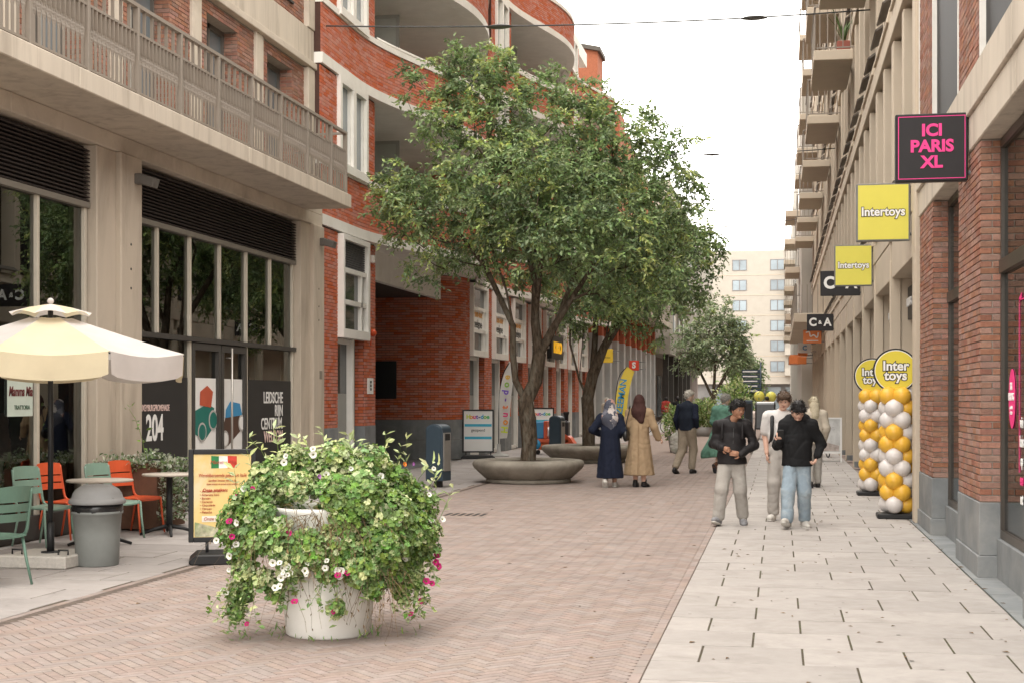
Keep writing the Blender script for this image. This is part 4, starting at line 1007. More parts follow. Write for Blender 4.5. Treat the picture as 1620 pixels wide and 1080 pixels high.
sk3 = [((0, 0, 0), -1), ((0, 0, .8), 0), ((.05, 0, 1.6), 1), ((-.5, 0, 2.8), 2), ((-1., 0, 3.8), 3), ((.15, 0, 2.8), 2), ((.2, 0, 4.2), 5), ((.7, 0, 2.9), 2), ((1.3, 0, 3.9), 7)]
tree('street_tree', 'small round crowned tree far down the street before the beige block', (-4.6, 100, 0), sk3, lob3, 330, .22, 8, .2, tip_r=.012, twig=.7, mats=[LEAF2, LEAF_Y], young=.05, rexp=2.0)
lob4 = [(0, 0, 3.6, 1.6, 1.8, 1.9), (.5, 0, 2.2, 1.3, 1.3, 1.3)]
sk4 = [((0, 0, 0), -1), ((0, 0, .8), 0), ((.05, 0, 1.8), 1)]
tree('street_tree', 'dark bushy small tree behind the far round crowned tree', (-2.9, 118, 0), sk4, lob4, 150, .28, 8, .14, tip_r=.012, twig=.7, mats=[LEAF, LEAF_Y], young=.05, rexp=2.0)

# round concrete seats round the trees
SEAT = mat('cast_concrete_seat', (.30, .27, .225), .8, .2, 3, .4, 60, stain=((.16, .14, .11), .7, 2.2))
SOIL = mat('soil', (.07, .05, .035), 1, .4, 12, 1., 30)
for y, w, nm in ((TREE_Y1, 1.09, 'nearer round concrete seat with flared rim holding the largest tree'), (TREE_Y2, 1.22, 'farther round concrete seat holding the second tree')):
    s_ = thing('round_tree_seat', nm, 'tree planter', (TREE_X, y, 0), 0, 'round concrete seats')
    b = MB(); b.lathe([(w*.70, 0), (w*.76, .005), (w*.76, .07), (w*.73, .085)], 56, (TREE_X, y, 0)); b.build('foot', SEAT, s_)
    b = MB(); b.lathe([(w*.74, .085), (w*.78, .09), (w*.97, .28), (w*.995, .33), (w, .37), (w*.985, .41), (w*.95, .435), (w*.85, .445), (w*.74, .44), (w*.71, .425), (w*.70, .38)], 64, (TREE_X, y, 0)); b.build('seat_ring', SEAT, s_)
    b = MB(); b.lathe([(w*.705, .385), (w*.5, .40), (w*.25, .42), (.001, .43)], 40, (TREE_X, y, 0)); b.build('soil', SOIL, s_)

# ---------------- the white flower pot in front
PC3 = Vector((-3.06, 9.42, 0))
pt = thing('flower_planter', 'big white round pot overflowing with green plants and petunias in front', 'flower planter', PC3)
POTW = mat('white_pot', (.80, .775, .73), .6, .04, 3, .15, 60, stain=((.62, .58, .52), .4, 3.))
b = MB(); b.lathe([(.275, 0), (.29, .012), (.318, .3), (.355, .6), (.39, .84), (.405, .86), (.405, .885), (.38, .885), (.365, .85), (.36, .78)], 56, PC3); b.build('pot', POTW, pt)
b = MB(); b.lathe([(.37, .80), (.2, .84), (.001, .85)], 32, PC3); b.build('soil', SOIL, pt)
def lobed_leaf(r=.024, n=5):
    b = MB(); vs = [(0, 0, 0)]; m = n*2+1
    for i in range(m):
        an = R(-150)+R(300)*i/(m-1); rr = r*(1. if i % 2 else .80); vs.append((rr*math.sin(an), r*.25+rr*math.cos(an)*1., .006*math.cos(i*2.3)+.25*abs(rr*math.sin(an))*.4))
    b.add(vs, [(0, i, i+1) for i in range(1, m)]); return b
PL = leaf_mat('planter_leaf', (.19, .31, .075), .3, .4, .03)
PLO = mat('planter_leaf_single', (.19, .31, .075), .45, .12, 4, rand='object', randv=.4, randh=.03, trans=.3)
PLY = leaf_mat('planter_leaf_pale', (.50, .56, .27), .3, .3, .03)
DRY = leaf_mat('dry_stem', (.19, .13, .065), .1, .4, .02, .9)
# clumps where the shoots spring and hang: (angle round the pot from the camera side, height, radius, spread, count)
cdir = Vector((-PC3.x, -PC3.y, 0)).normalized(); cright = Vector((-cdir.y, cdir.x, 0))   # cdir points to the camera, cright to the picture's right
def pl(u, v, z): return PC3+cright*u+cdir*v+Vector((0, 0, z))
clumps = []
def add_clump(u, v, z, r, n, rz=None, kind=0): clumps.append((pl(u, v, z), r, rz or r, n, kind))
for u, v, z, r, n, k in [(-.62, .05, .78, .14, 330, 0), (-.52, .22, .92, .15, 330, 0), (-.38, .05, 1.06, .17, 380, 1), (-.15, .0, 1.12, .18, 420, 1), (.08, .05, 1.12, .18, 420, 1), (.28, .1, 1.10, .17, 420, 1), (.45, .05, 1.02, .16, 380, 0), (.6, .05, .88, .16, 380, 0),
                         (.55, .2, .72, .17, 420, 0), (.4, .38, .86, .17, 430, 0), (.25, .42, .98, .16, 400, 0), (.36, .42, .66, .17, 430, 0), (.55, .1, .55, .12, 230, 0), (.05, .38, 1.0, .13, 280, 0), (-.2, .32, 1.04, .10, 160, 1), (-.45, .3, .72, .14, 300, 0),
                         (-.58, .1, .6, .12, 260, 0), (-.55, .2, .45, .10, 190, 1), (-.60, .1, .3, .09, 150, 1), (-.35, .42, .68, .12, 240, 0), (-.12, .46, .62, .13, 270, 0), (.1, .46, .64, .12, 240, 0), (-.25, .44, .52, .10, 170, 1), (0., .44, .5, .10, 150, 0), (.22, .46, .5, .13, 250, 0), (.4, .32, .45, .12, 220, 0),
                         (.58, .15, .4, .09, 130, 1), (-.62, .15, .18, .06, 70, 1), (.05, .42, .24, .06, 80, 1), (.50, .2, .28, .05, 50, 1), (.1, -.35, 1.0, .25, 330, 1), (-.35, -.3, .95, .22, 260, 1), (.45, -.3, .9, .22, 260, 1), (.7, .1, .72, .08, 90, 1), (-.35, .3, .35, .07, 60, 0), (.12, .42, .84, .12, 220, 0), (.02, .43, .72, .08, 90, 1), (-.45, .36, .85, .10, 160, 0), (-.3, .4, .78, .06, 60, 1), (-.15, .44, .70, .08, 110, 0), (.3, .44, .36, .07, 80, 0), (-.42, .34, .42, .08, 80, 1), (.68, .1, .6, .09, 110, 0), (-.68, .05, .7, .08, 110, 0), (.3, .2, 1.2, .12, 160, 1), (-.25, .1, 1.22, .10, 130, 1), (.05, .15, 1.25, .09, 110, 1)]:
    add_clump(u, v, z, r, n, None, k)
P = []; D = []; MI = []; LP = []
for c, r, rz, n, kind in clumps:
    for i in range(int(n*1.5)):
        d = Vector((random.gauss(0, 1), random.gauss(0, 1), random.gauss(0, 1))).normalized(); rr = random.random()**.45
        p = c+Vector((d.x*r, d.y*r, d.z*rz))*rr
        outw = (p-PC3); outw.z *= .2
        nrm = (d*.7+outw.normalized()*.5+Vector((random.gauss(0, .35), random.gauss(0, .35), .55+random.gauss(0, .35)))).normalized()
        P.append(p); D.append(nrm); MI.append(1 if random.random() < (.55 if kind else .16) else 0)
        if rr > .8 and (p-c).dot(cdir) > 0: LP.append(len(P)-1)
P = np.array(P); D = np.array(D); MI = np.array(MI)
singles = random.sample(LP, 300); keep = np.ones(len(P), bool); keep[singles] = False
lm = lobed_leaf().mesh('leaf', PLO)
for i in singles:
    q = Vector(D[i]).to_track_quat('Z', 'Y'); e = (q @ Euler((0, 0, random.uniform(0, 6.28))).to_quaternion()).to_euler(); s_ = random.uniform(.7, 1.35)
    inst('leaf', lm, pt, P[i], e, (s_, s_, s_))
v0 = np.array([v.co for v in lm.vertices]); f0 = np.array([list(p.vertices) for p in lm.polygons])
def scatter(P, Nn, v0, f0, smin, smax, name, m, mi=None, parent=None, kind='stuff'):
    n = len(P); Nn = Nn/np.linalg.norm(Nn, axis=1, keepdims=True); a = rng.normal(0, 1, (n, 3)); X = np.cross(Nn, a); X /= np.linalg.norm(X, axis=1, keepdims=True); Y = np.cross(Nn, X)
    s_ = rng.uniform(smin, smax, n)[:, None, None]
    V = P[:, None]+s_*(v0[None, :, 0, None]*X[:, None]+v0[None, :, 1, None]*Y[:, None]+v0[None, :, 2, None]*Nn[:, None])
    F = (f0[None]+len(v0)*np.arange(n)[:, None, None]).reshape(-1, f0.shape[1])
    me = raw_mesh(name, V.reshape(-1, 3), F, m)
    if mi is not None: me.polygons.foreach_set('material_index', np.repeat(mi.astype(np.int32), len(f0)))
    return put(name, me, parent, kind)
scatter(P[keep], D[keep], v0, f0, .45, 1.55, 'foliage', [PL, PLY], MI[keep], pt)
# hanging and dry stems
V = []; F = []
def strand(p, d, l, r, sag, m_):
    pts = []; q = Vector(p); d = Vector(d).normalized()
    for i in range(6): pts.append(q.copy()); q = q+d*l/5; d = (d+Vector((random.gauss(0, .15), random.gauss(0, .15), -sag))).normalized()
    m_.tube(pts, [r*(1-.12*i) for i in range(6)], 3, cap=False); return pts
dry = MB(); dP = []; dD = []
for u, v, z, n in [(-.2, .43, .84, 14), (-.05, .44, .84, 10), (-.1, .42, .86, 18), (.15, .45, .78, 14), (-.42, .32, .75, 18), (.3, .40, .5, 30), (.42, .32, .45, 14), (-.05, .43, .55, 10), (-.3, .38, .5, 8), (.2, .44, .82, 10)]:
    for i in range(n):
        p = pl(u+random.gauss(0, .07), v+random.gauss(0, .03), z+random.uniform(-.05, .08))
        pts = strand(p, cdir*.25+cright*random.gauss(0, .3)+Vector((0, 0, random.uniform(-1, .1))), random.uniform(.2, .5), .0025, .35, dry)
        for q in pts[2:]:
            if random.random() < .45: dP.append(q); dD.append(Vector((random.gauss(0, .5), random.gauss(0, .5), -1)))
dry.build('dry_stems', DRY, pt, kind='stuff')
put('dry_leaves', leaves_mesh('dry_leaves', dP, dD, .03, DRY, aspect=.35), pt, 'stuff')
gs = MB(); gP = []; gD = []
for u, z, h in [(-.40, 1.15, .24), (-.36, 1.15, .2), (.18, 1.2, .16), (.22, 1.2, .12), (.52, 1.12, .2), (.66, 1.0, .16), (.72, .9, .18), (-.1, 1.22, .12), (.05, 1.22, .1), (-.25, 1.2, .14), (.75, .8, .2), (.6, 1.1, .1), (-.5, 1.05, .22), (-.32, 1.2, .2), (.35, 1.18, .18), (.0, 1.25, .16), (-.62, .95, .18), (.48, 1.12, .16)]:
    p = pl(u, random.uniform(-.1, .2), z-.06); pts = strand(p, Vector((random.gauss(0, .15), random.gauss(0, .15), 1))+cright*(.35 if u > .5 else 0), h+.08, .003, -.02, gs)
    for q in pts[2:]:
        for j in range(2): gP.append(q); gD.append(Vector((random.gauss(0, 1), random.gauss(0, 1), .6)))
gs.build('shoots', PL, pt, kind='stuff'); put('shoot_leaves', leaves_mesh('shoot_leaves', gP, gD, .075, PLY, aspect=.35), pt, 'stuff')
tr_ = MB(); tP = []; tD = []
for u, v, z, l in [(-.62, .15, .4, .3), (-.58, .2, .3, .25), (-.55, .22, .5, .35), (-.5, .28, .42, .3), (-.64, .1, .5, .3), (.0, .46, .48, .26), (.04, .46, .46, .28), (.5, .24, .4, .28), (.55, .2, .45, .3), (.6, .15, .5, .28), (.66, .12, .55, .22), (.7, .1, .6, .2), (.45, .3, .4, .2), (-.3, .42, .45, .2), (.64, .2, .42, .2), (.58, .25, .38, .22), (-.66, .18, .35, .2), (.2, .46, .45, .15), (-.2, .47, .5, .15)]:
    for rep in range(2):
        pts = strand(pl(u+random.gauss(0, .03), v+random.gauss(0, .02), z), cdir*.2+cright*(random.gauss(0, .25)+.15*(1 if u > 0 else -1))+Vector((0, 0, -.7)), l, .003, .25, tr_)
        for q in pts:
            for w_ in range(4): tP.append(q+Vector((random.gauss(0, .012), random.gauss(0, .012), random.gauss(0, .012)))); tD.append(Vector((random.gauss(0, 1), random.gauss(0, 1), random.gauss(-.1, .6)))+cdir*.5)
tr_.build('trailing_stems', PL, pt, kind='stuff'); put('trailing_leaves', leaves_mesh('trailing_leaves', tP, tD, .045, [PL, PLY], aspect=.55, mats_idx=[int(random.random() < .35) for _ in tP]), pt, 'stuff')
# petunias: five-lobed trumpets
def petunia(m, thr):
    b = MB(); n = 15; vs = [(0, 0, -.018)]
    for i in range(n): an = 2*math.pi*i/n; vs.append((.006*math.cos(an), .006*math.sin(an), -.002))
    for i in range(n):
        an = 2*math.pi*i/n; r = .022*(1-.13*(1+math.cos(5*an))/2); vs.append((r*math.cos(an), r*math.sin(an), .003+.003*math.cos(5*an+1)))
    fs = [(0, 1+i, 1+(i+1) % n) for i in range(n)]+[(1+i, 1+n+i, 1+n+(i+1) % n, 1+(i+1) % n) for i in range(n)]
    b.add(vs, fs[:n], 1); b.v = b.v; b.f += fs[n:]; b.mi += [0]*n; b.sm += [True]*n
    return b.mesh('flower', [m, thr])
FW = mat('petal_white', (.78, .77, .70), .6, .04, 8, trans=.25); FM = mat('petal_magenta', (.52, .02, .17), .6, .1, 8, trans=.25); FV = mat('petal_violet', (.35, .12, .4), .6, .1, 8, trans=.25); FO = mat('petal_orange', (.75, .2, .03), .6, .1, 8, trans=.25)
TH = mat('flower_throat', (.25, .25, .06), .6, .1, 8)
fl = {k: petunia(m, TH) for k, m in (('w', FW), ('m', FM), ('v', FV), ('o', FO))}
spots = []
for u, v, z, s_, n in [(-.18, .6, .52, .10, 11), (-.32, .56, .56, .06, 6), (.08, .58, .52, .06, 6), (.1, .55, .68, .06, 4), (-.5, .35, .95, .12, 5), (-.6, .25, .55, .08, 4), (.5, .4, .98, .12, 5), (.62, .2, .85, .1, 4), (-.62, .2, .15, .05, 2), (-.15, .3, 1.17, .14, 4), (.25, .35, 1.1, .16, 3), (.55, .35, .58, .08, 3), (-.3, .45, .84, .05, 2), (-.68, .2, .32, .03, 2)]:
    for i in range(n): spots.append((u+random.gauss(0, s_), v, z+random.gauss(0, s_*.6), 'w'))
for u, v, z in [(-.55, .33, .93), (-.56, .33, .87), (-.66, .25, .8), (-.64, .28, .7), (-.26, .52, .74), (-.54, .32, .12), (-.22, .58, .30), (.03, .52, .22), (.55, .35, .17), (.73, .2, .5), (.75, .2, .47), (.7, .25, .36), (.66, .28, .38), (.62, .3, .25), (.12, .58, .48), (-.12, .58, .6), (.06, .6, .47), (-.5, .36, 1.02), (.74, .15, .54), (-.6, .3, .98)]: spots.append((u, v, z, 'm'))
for u, v, z in [(.43, .15, 1.15), (.40, .15, 1.14), (.58, .12, 1.17), (-.06, .35, 1.1), (.54, .33, .12), (-.05, .5, 1.0)]: spots.append((u, v, z, 'v'))
for u, v, z in [(.52, .15, 1.17), (-.66, .15, .95)]: spots.append((u, v, z, 'o'))
for u, v, z, k in spots:
    p = pl(u, v-.04, z); n_ = (cdir*.9+cright*(u*.5+random.gauss(0, .35))+Vector((0, 0, .35+random.gauss(0, .3))))
    s_ = random.uniform(.75, 1.25)*(1.0 if k != 'v' else .7)
    inst('flower', fl[k], pt, p, n_.to_track_quat('Z', 'Y').to_euler(), (s_, s_, s_))
# weeds and grit at the foot
wP = []; wD = []
for i in range(70):
    a = random.uniform(0, 6.28); r = random.uniform(.3, .42); q = PC3+Vector((math.cos(a)*r, math.sin(a)*r, .002))
    if random.random() < .35: q = pl(random.choice((-.62, -.55, .52, .6, -.3)), random.uniform(-.1, .3), .002)+Vector((random.gauss(0, .03), random.gauss(0, .03), 0))
    wP.append(q); wD.append(Vector((random.gauss(0, .5), random.gauss(0, .5), random.uniform(.3, 1))))
put('weeds', leaves_mesh('weeds', wP, wD, .06, PL, aspect=.16), pt, 'stuff')

# ---------------- shrubs in pots further off
def shrub(label, loc, r, h, potr, poth, pm_, n=900, leaf=.06, cols=None, group='potted shrubs along the street'):
    loc = Vector(loc); t = thing('potted_shrub', label, 'potted shrub', loc, 0, group)
    b = MB(); b.lathe([(potr*.75, 0), (potr, poth), (potr*.92, poth), (potr*.88, poth*.93)], 24, loc); b.build('pot', pm_, t)
    b = MB(); b.lathe([(potr*.89, poth*.92), (.001, poth*.95)], 16, loc); b.build('soil', SOIL, t)
    st = MB()
    for i in range(9):
        a = random.uniform(0, 6.28); st.tube([loc+Vector((0, 0, poth*.9)), loc+Vector((math.cos(a)*r*.4, math.sin(a)*r*.4, poth+h*.4)), loc+Vector((math.cos(a)*r*.7, math.sin(a)*r*.7, poth+h*.75))], .012, 4)
    st.build('stems', BARK, t)
    P = []; D = []; MI = []
    for i in range(n):
        d = Vector((random.gauss(0, 1), random.gauss(0, 1), random.gauss(0, 1))).normalized(); rr = random.random()**.4
        bumpy = 1+.18*math.sin(d.x*7+loc.y)+.14*math.sin(d.y*6+d.z*5)
        p = loc+Vector((d.x*r*rr*bumpy, d.y*r*rr*bumpy, poth+h*.45+d.z*h*.55*rr*bumpy)); P.append(p); D.append(d+Vector((random.gauss(0, .6), random.gauss(0, .6), random.gauss(.2, .5)))); MI.append(int(random.random() < .45))
    put('foliage', leaves_mesh('foliage', P, D, leaf, cols or [PL, PLY], aspect=.55, mats_idx=MI), t)
    return t
GPOT = mat('grey_pot', (.35, .34, .33), .7, .1, 4)
shrub('green leafy shrub in a grey pot beside the woman in the tan coat', (-3.0, 43.3, 0), .5, .95, .34, .5, GPOT, 1500, .10)
shrub('pale green shrub in a pot left of the woman in the green dress', (-3.2, 62, 0), .62, 1.2, .42, .4, GPOT, 1500, .14)
shrub('dark green shrub far off behind the signpost', (-2.3, 76, 0), 1.0, 2.2, .5, .5, GPOT, 900, .2)
# ============================================================ STREET FURNITURE AND SIGNS
def bez(pts, n=8):
    out = []; P = [Vector(p) for p in pts]
    for i in range(len(P)-1):
        a = P[max(i-1, 0)]; b = P[i]; c = P[i+1]; d = P[min(i+2, len(P)-1)]
        for k in range(n):
            t = k/n; out.append(.5*((2*b)+(-a+c)*t+(2*a-5*b+4*c-d)*t*t+(-a+3*b-3*c+d)*t**3))
    return out+[P[-1]]
# ---- cafe chairs
CG = mat('chair_green', (.20, .30, .24), .45, .06, 6, spec=.4); CR = mat('chair_red', (.62, .10, .035), .45, .06, 6, spec=.4); CGD = mat('chair_dark_green', (.11, .19, .145), .45, .06, 6, spec=.4)
def chair(label, m, loc, rz, arms=False):
    t = thing('cafe_chair', label, 'chair', loc, rz, 'metal cafe chairs on the terrace')
    def part(nm, b, bev=0.): o = put(nm, b.mesh(nm, m, bev), t, local=True); return o
    for s_ in (-1, 1):
        b = MB(); b.tube([(s_*.2, .20, .43), (s_*.205, .22, .2), (s_*.215, .25, 0)], [.014, .013, .011], 8); part('leg', b)
        b = MB(); b.tube([(s_*.19, -.17, .43), (s_*.195, -.22, .2), (s_*.205, -.27, 0)], [.014, .013, .011], 8); part('leg', b)
        b = MB(); b.tube(bez([(s_*.20, .19, .425), (s_*.205, 0, .425), (s_*.20, -.19, .44), (s_*.195, -.24, .6), (s_*.19, -.28, .84)], 5), .015, 8); part('side_frame', b)
        if arms:
            b = MB(); b.tube(bez([(s_*.205, -.24, .64), (s_*.25, -.05, .65), (s_*.25, .16, .63), (s_*.22, .2, .45)], 5), .014, 8); part('arm_rest', b)
    for k in range(6):
        y0 = .21-k*.072; b = MB(); vs = []
        for i in range(9):
            x = -.195+i*.39/8; d = -.012*(1-(x/.195)**2)
            for yy, zz in ((y0, .438), (y0-.066, .438), (y0-.066, .424), (y0, .424)):
                roll = -.02 if (k == 0 and yy == y0) else 0
                vs.append((x, yy, zz+d+roll))
        b.add(vs, [(4*i+j, 4*i+4+j, 4*i+4+(j+1) % 4, 4*i+(j+1) % 4) for i in range(8) for j in range(4)]+[(0, 1, 2, 3), (35, 34, 33, 32)]); part('seat_slat', b)
    for k, (z0, z1) in enumerate(((.56, .63), (.645, .715), (.73, .86))):
        b = MB(); vs = []
        for i in range(9):
            x = -.185+i*.37/8; bow = -.035*(1-(x/.185)**2)
            for zz, th in ((z0, .006), (z1, .006), (z1, -.006), (z0, -.006)): vs.append((x, -.22-(zz-.5)*.17+bow+th, zz+(.012*(1-(x/.185)**2) if zz > .85 else 0)))
        b.add(vs, [(4*i+j, 4*i+4+j, 4*i+4+(j+1) % 4, 4*i+(j+1) % 4) for i in range(8) for j in range(4)]+[(0, 1, 2, 3), (35, 34, 33, 32)]); part('back_slat', b)
    return t
def gp(px, py, Z=0.):
    z = 2250*(CAM_H-Z)/(py-630); xc = (px-810)*z/2250
    return (xc*math.cos(YAW)-z*math.sin(YAW), xc*math.sin(YAW)+z*math.cos(YAW), 0)
chair('pale green chair behind the umbrella pole, left of the first red chair', CG, gp(70, 862), R(-106))
chair('orange red chair by the restaurant window behind the umbrella pole', CR, gp(106, 850), R(-104))
chair('pale green chair between the grey waste bin and the second red chair', CG, gp(182, 851), R(-106))
chair('orange red chair in front of the rusty planter box', CR, gp(216, 842), R(-106))
chair('dark green armchair cut by the left picture edge', CGD, gp(-14, 925), R(74), True)
# ---- round tables
TOP = mat('table_top', (.46, .40, .34), .5, .1, 6); TE = mat('table_edge', (.12, .1, .09), .5, .1, 5)
for (px, py, r, lab) in ((158, 862, .36, 'round cafe table behind the grey waste bin'), (268, 845, .32, 'round cafe table beside the menu board')):
    c = Vector(gp(px, py)); t = thing('cafe_table', lab, 'table', c, 0, 'round tables on the terrace')
    b = MB(); b.lathe([(r*.98, .705), (r, .712), (r, .722), (r*.985, .73), (.001, .731)], 40, c); b.build('table_top', TOP, t)
    b = MB(); b.tube([c+Vector((0, 0, .05)), c+Vector((0, 0, .70))], .038, 14); b.build('column', BLACKM, t)
    for k in range(4):
        a = R(28+90*k); d = Vector((math.cos(a), math.sin(a), 0)); b = MB(); b.tube([c+Vector((0, 0, .11)), c+d*.16+Vector((0, 0, .075)), c+d*.34+Vector((0, 0, .015))], [.026, .022, .016], 8); b.build('foot', BLACKM, t)
# ---- umbrella
UC = Vector(gp(80, 893)); u = thing('cafe_umbrella', 'yellow and off white cafe umbrella with scalloped valance', 'umbrella', UC)
YEL = mat('canvas_yellow', (.70, .61, .43), .9, .06, 3, .2, 200, trans=.3); OFFW = mat('canvas_off_white', (.66, .61, .58), .9, .06, 3, .2, 200, trans=.3)
b = MB(); b.tube([UC+Vector((0, 0, .12)), UC+Vector((0, 0, 2.47))], .026, 14); b.build('pole', BLACKM, u)
b = MB(); b.tube([UC+Vector((0, 0, .13)), UC+Vector((0, 0, .42))], .036, 14); b.lathe([(.09, .12), (.09, .135), (.04, .14)], 16, UC); b.build('pole_socket', BLACKM, u)
b = MB(); b.box(UC.x-.36, UC.x+.34, UC.y-.35, UC.y+.33, 0, .125); b.build('base_slab', mat('pale_terrazzo', (.47, .44, .40), .85, .12, 40, .3, 80), u, bevel=.015)
for dx in (-.24, .24):
    b = MB(); b.tube([UC+Vector((dx-.05, -.2, .12)), UC+Vector((dx-.05, -.2, .17)), UC+Vector((dx+.05, -.2, .17)), UC+Vector((dx+.05, -.2, .12))], .01, 6); b.build('base_handle', BLACKM, u)
RU = 1.33; a0 = math.atan2(UC.y, UC.x)+math.pi     # a side faces the camera
zt, ze = 2.47, 2.05
def cano(fr, an, sag=1.):
    k = fr*RU; z = ze+(zt-ze)*(1-fr)**1.08
    return Vector((UC.x+k*math.cos(an), UC.y+k*math.sin(an), z))
for i in range(8):
    b0, b1 = a0+R(-22.5+45*i), a0+R(22.5+45*i); m = (YEL if i % 2 == 0 else OFFW)
    vs = []; nu, nf = 8, 7
    for f_ in range(nf):
        fr = .16+.84*f_/(nf-1); P0, P1 = cano(fr, b0), cano(fr, b1)
        for q in range(nu+1):
            t = q/nu; p = P0.lerp(P1, t); p.z -= .045*fr*math.sin(math.pi*t); vs.append(p)
    mb = MB(); mb.add(vs, [(f_*(nu+1)+q, f_*(nu+1)+q+1, (f_+1)*(nu+1)+q+1, (f_+1)*(nu+1)+q) for f_ in range(nf-1) for q in range(nu)], 0, True)
    pn = mb.build('canopy_panel', m, u)
    vs = []; P0, P1 = cano(1., b0), cano(1., b1); out = Vector((math.cos((b0+b1)/2), math.sin((b0+b1)/2), 0))
    for r in range(4):
        for q in range(13):
            t = .012+.976*q/12; p = P0.lerp(P1, t); p.z -= .045*math.sin(math.pi*t); e = min(1, min(t, 1-t)/.03)
            p.z -= (.225*r/3)*(1 if r < 3 else (.86+.14*e)); p = p+out*(.012*math.sin(t*9+i*2)*r/3); vs.append(p)
    mb = MB(); mb.add(vs, [(r*13+q, r*13+q+1, (r+1)*13+q+1, (r+1)*13+q) for r in range(3) for q in range(12)], 0, True); mb.build('valance', m, pn)
    rb = MB(); rb.tube([cano(.1, b0)-Vector((0, 0, .03)), cano(1., b0)-Vector((0, 0, .02))], .008, 6); rb.build('rib', BLACKM, u)
    vs = []
    for f_, z in ((.02, 2.535), (.16, 2.50), (.29, 2.425)):
        for q in range(7):
            t = q/6; an = b0+(b1-b0)*t; k = RU*f_; lift = .03*math.sin(math.pi*t)*(f_ > .2); vs.append((UC.x+k*math.cos(an), UC.y+k*math.sin(an), z+lift))
    mb = MB(); mb.add(vs, [(r*7+q, r*7+q+1, (r+1)*7+q+1, (r+1)*7+q) for r in range(2) for q in range(6)], 0, True); mb.build('vent_cap', OFFW if i % 2 == 0 else YEL, u)
b = MB(); b.ball(UC+Vector((0, 0, 2.565)), .032, 12, 8); b.tube([UC+Vector((0, 0, 2.47)), UC+Vector((0, 0, 2.55))], .014, 8); b.build('finial', OFFW, u)
# ---- grey waste bin
BG = mat('bin_grey', (.215, .225, .215), .6, .06, 8, spec=.35); BGL = mat('bin_lid_grey', (.27, .27, .27), .55, .06, 6, spec=.35)
bc = Vector(gp(154, 893)); t = thing('waste_bin', 'grey round plastic waste bin with domed lid and black liner', 'waste bin', bc)
b = MB(); b.lathe([(.195, 0), (.205, .012), (.215, .3), (.232, .50), (.245, .505), (.245, .53), (.235, .53)], 40, bc); b.build('body', BG, t)
b = MB(); vs = []; n = 40
for r, z in ((.243, .522), (.246, .56), (.24, .60), (.235, .595)):
    for k in range(n): a = 2*math.pi*k/n; vs.append((bc.x+(r+.004*math.sin(7*a+z*50))*math.cos(a), bc.y+(r+.004*math.sin(9*a))*math.sin(a), z+.006*math.sin(5*a)))
b.add(vs, [(i*n+k, i*n+(k+1) % n, (i+1)*n+(k+1) % n, (i+1)*n+k) for i in range(3) for k in range(n)], 0, True); b.build('liner', mat('bin_liner', (.015, .015, .016), .25, .1, 8, spec=.6), t)
b = MB(); b.lathe([(.262, .60), (.27, .605), (.27, .635), (.255, .65), (.243, .66), (.232, .70), (.205, .74), (.15, .775), (.001, .795)], 40, bc); b.build('lid', BGL, t)
b = MB(); q = Vector((.35, -.93, 0)).normalized(); r_ = Vector((-q.y, q.x, 0))
b.add([bc+q*.19+r_*.17+Vector((0, 0, .655)), bc+q*.19-r_*.17+Vector((0, 0, .655)), bc+r_*-.13+Vector((0, 0, .79)), bc+r_*.13+Vector((0, 0, .79)), bc-q*.16+r_*.11+Vector((0, 0, .76)), bc-q*.16-r_*.11+Vector((0, 0, .76))], [(0, 1, 2, 3), (3, 2, 5, 4)]); b.build('lid_flap', BGL, t)
# ---- menu board
mc = Vector(gp(352, 888)); toc = (Vector((0, 0, 0))-mc); toc.z = 0; toc.normalize(); az = math.atan2(toc.y, toc.x)+math.pi/2
t = thing('menu_board', 'black framed restaurant menu board with red and yellow poster on a base', 'menu board', mc, az)
def lp(b, nm, m, par=None, bev=0.):
    return put(nm, b.mesh(nm, m, bev), par or t, local=True)
b = MB(); b.prism([(-.30, .0), (.30, .0), (.33, .03), (.25, .10), (-.25, .10), (-.33, .03)], 'y', -.27, .27); lp(b, 'base', BLACKM, bev=.012)
for x in (-.15, .15):
    b = MB(); b.tube([(x, 0, .08), (x, 0, .2)], .016, 8); lp(b, 'stem', BLACKM)
b = MB()
for a in ((-.33, -.28, .20, 1.12), (.28, .33, .20, 1.12)): b.box(a[0], a[1], -.02, .02, a[2], a[3])
b.box(-.28, .28, -.02, .02, .20, .25); b.box(-.28, .28, -.02, .02, 1.07, 1.12); fr = lp(b, 'frame', BLACKM, bev=.006)
ps = MB(); ps.box(-.279, .279, -.008, .008, .251, 1.069); ps = lp(ps, 'poster', mat('poster_cream', (.74, .55, .22), .6, .12, 1.6, stain=((.75, .68, .55), .9, 1.1)), fr)
PRED = mat('print_dark_red', (.42, .05, .03), .6, .05, 4)
def ltext(s, size, m, par, loc, **kw):
    M = world_of(par); p = M @ Vector(loc); d = (M.to_3x3() @ Vector((1, 0, 0)))
    return text(s, size, m, par, p, d, **kw)
for x0, x1, cc in ((-.11, -.035, (.03, .20, .07)), (-.035, .05, (.78, .75, .7)), (.05, .14, (.55, .06, .04))):
    b = MB(); n = 4; b.add([(x0, -.0095, .93), (x1, -.0095, .93+.01*random.random()), (x1, -.0095, 1.05), (x0, -.0095, 1.055)], [(0, 1, 2, 3)]); lp(b, 'painted_stripe', mat('flag_%d' % int(x0*1000), cc, .7, .2, 9), ps)
ltext('Mamma Mia', .052, PRED, ps, (.005, -.012, .99), shear=.25)
ltext('Wereldberoemde gelato uit Italië', .048, PRED, ps, (0, -.012, .86), shear=.25, sx=.72)
ltext('aardbei limoen sorbet ijs', .03, PRED, ps, (0, -.012, .81), sx=.9)
ltext('Kom binnen en proef onze smaken', .024, PRED, ps, (0, -.012, .775), sx=.9)
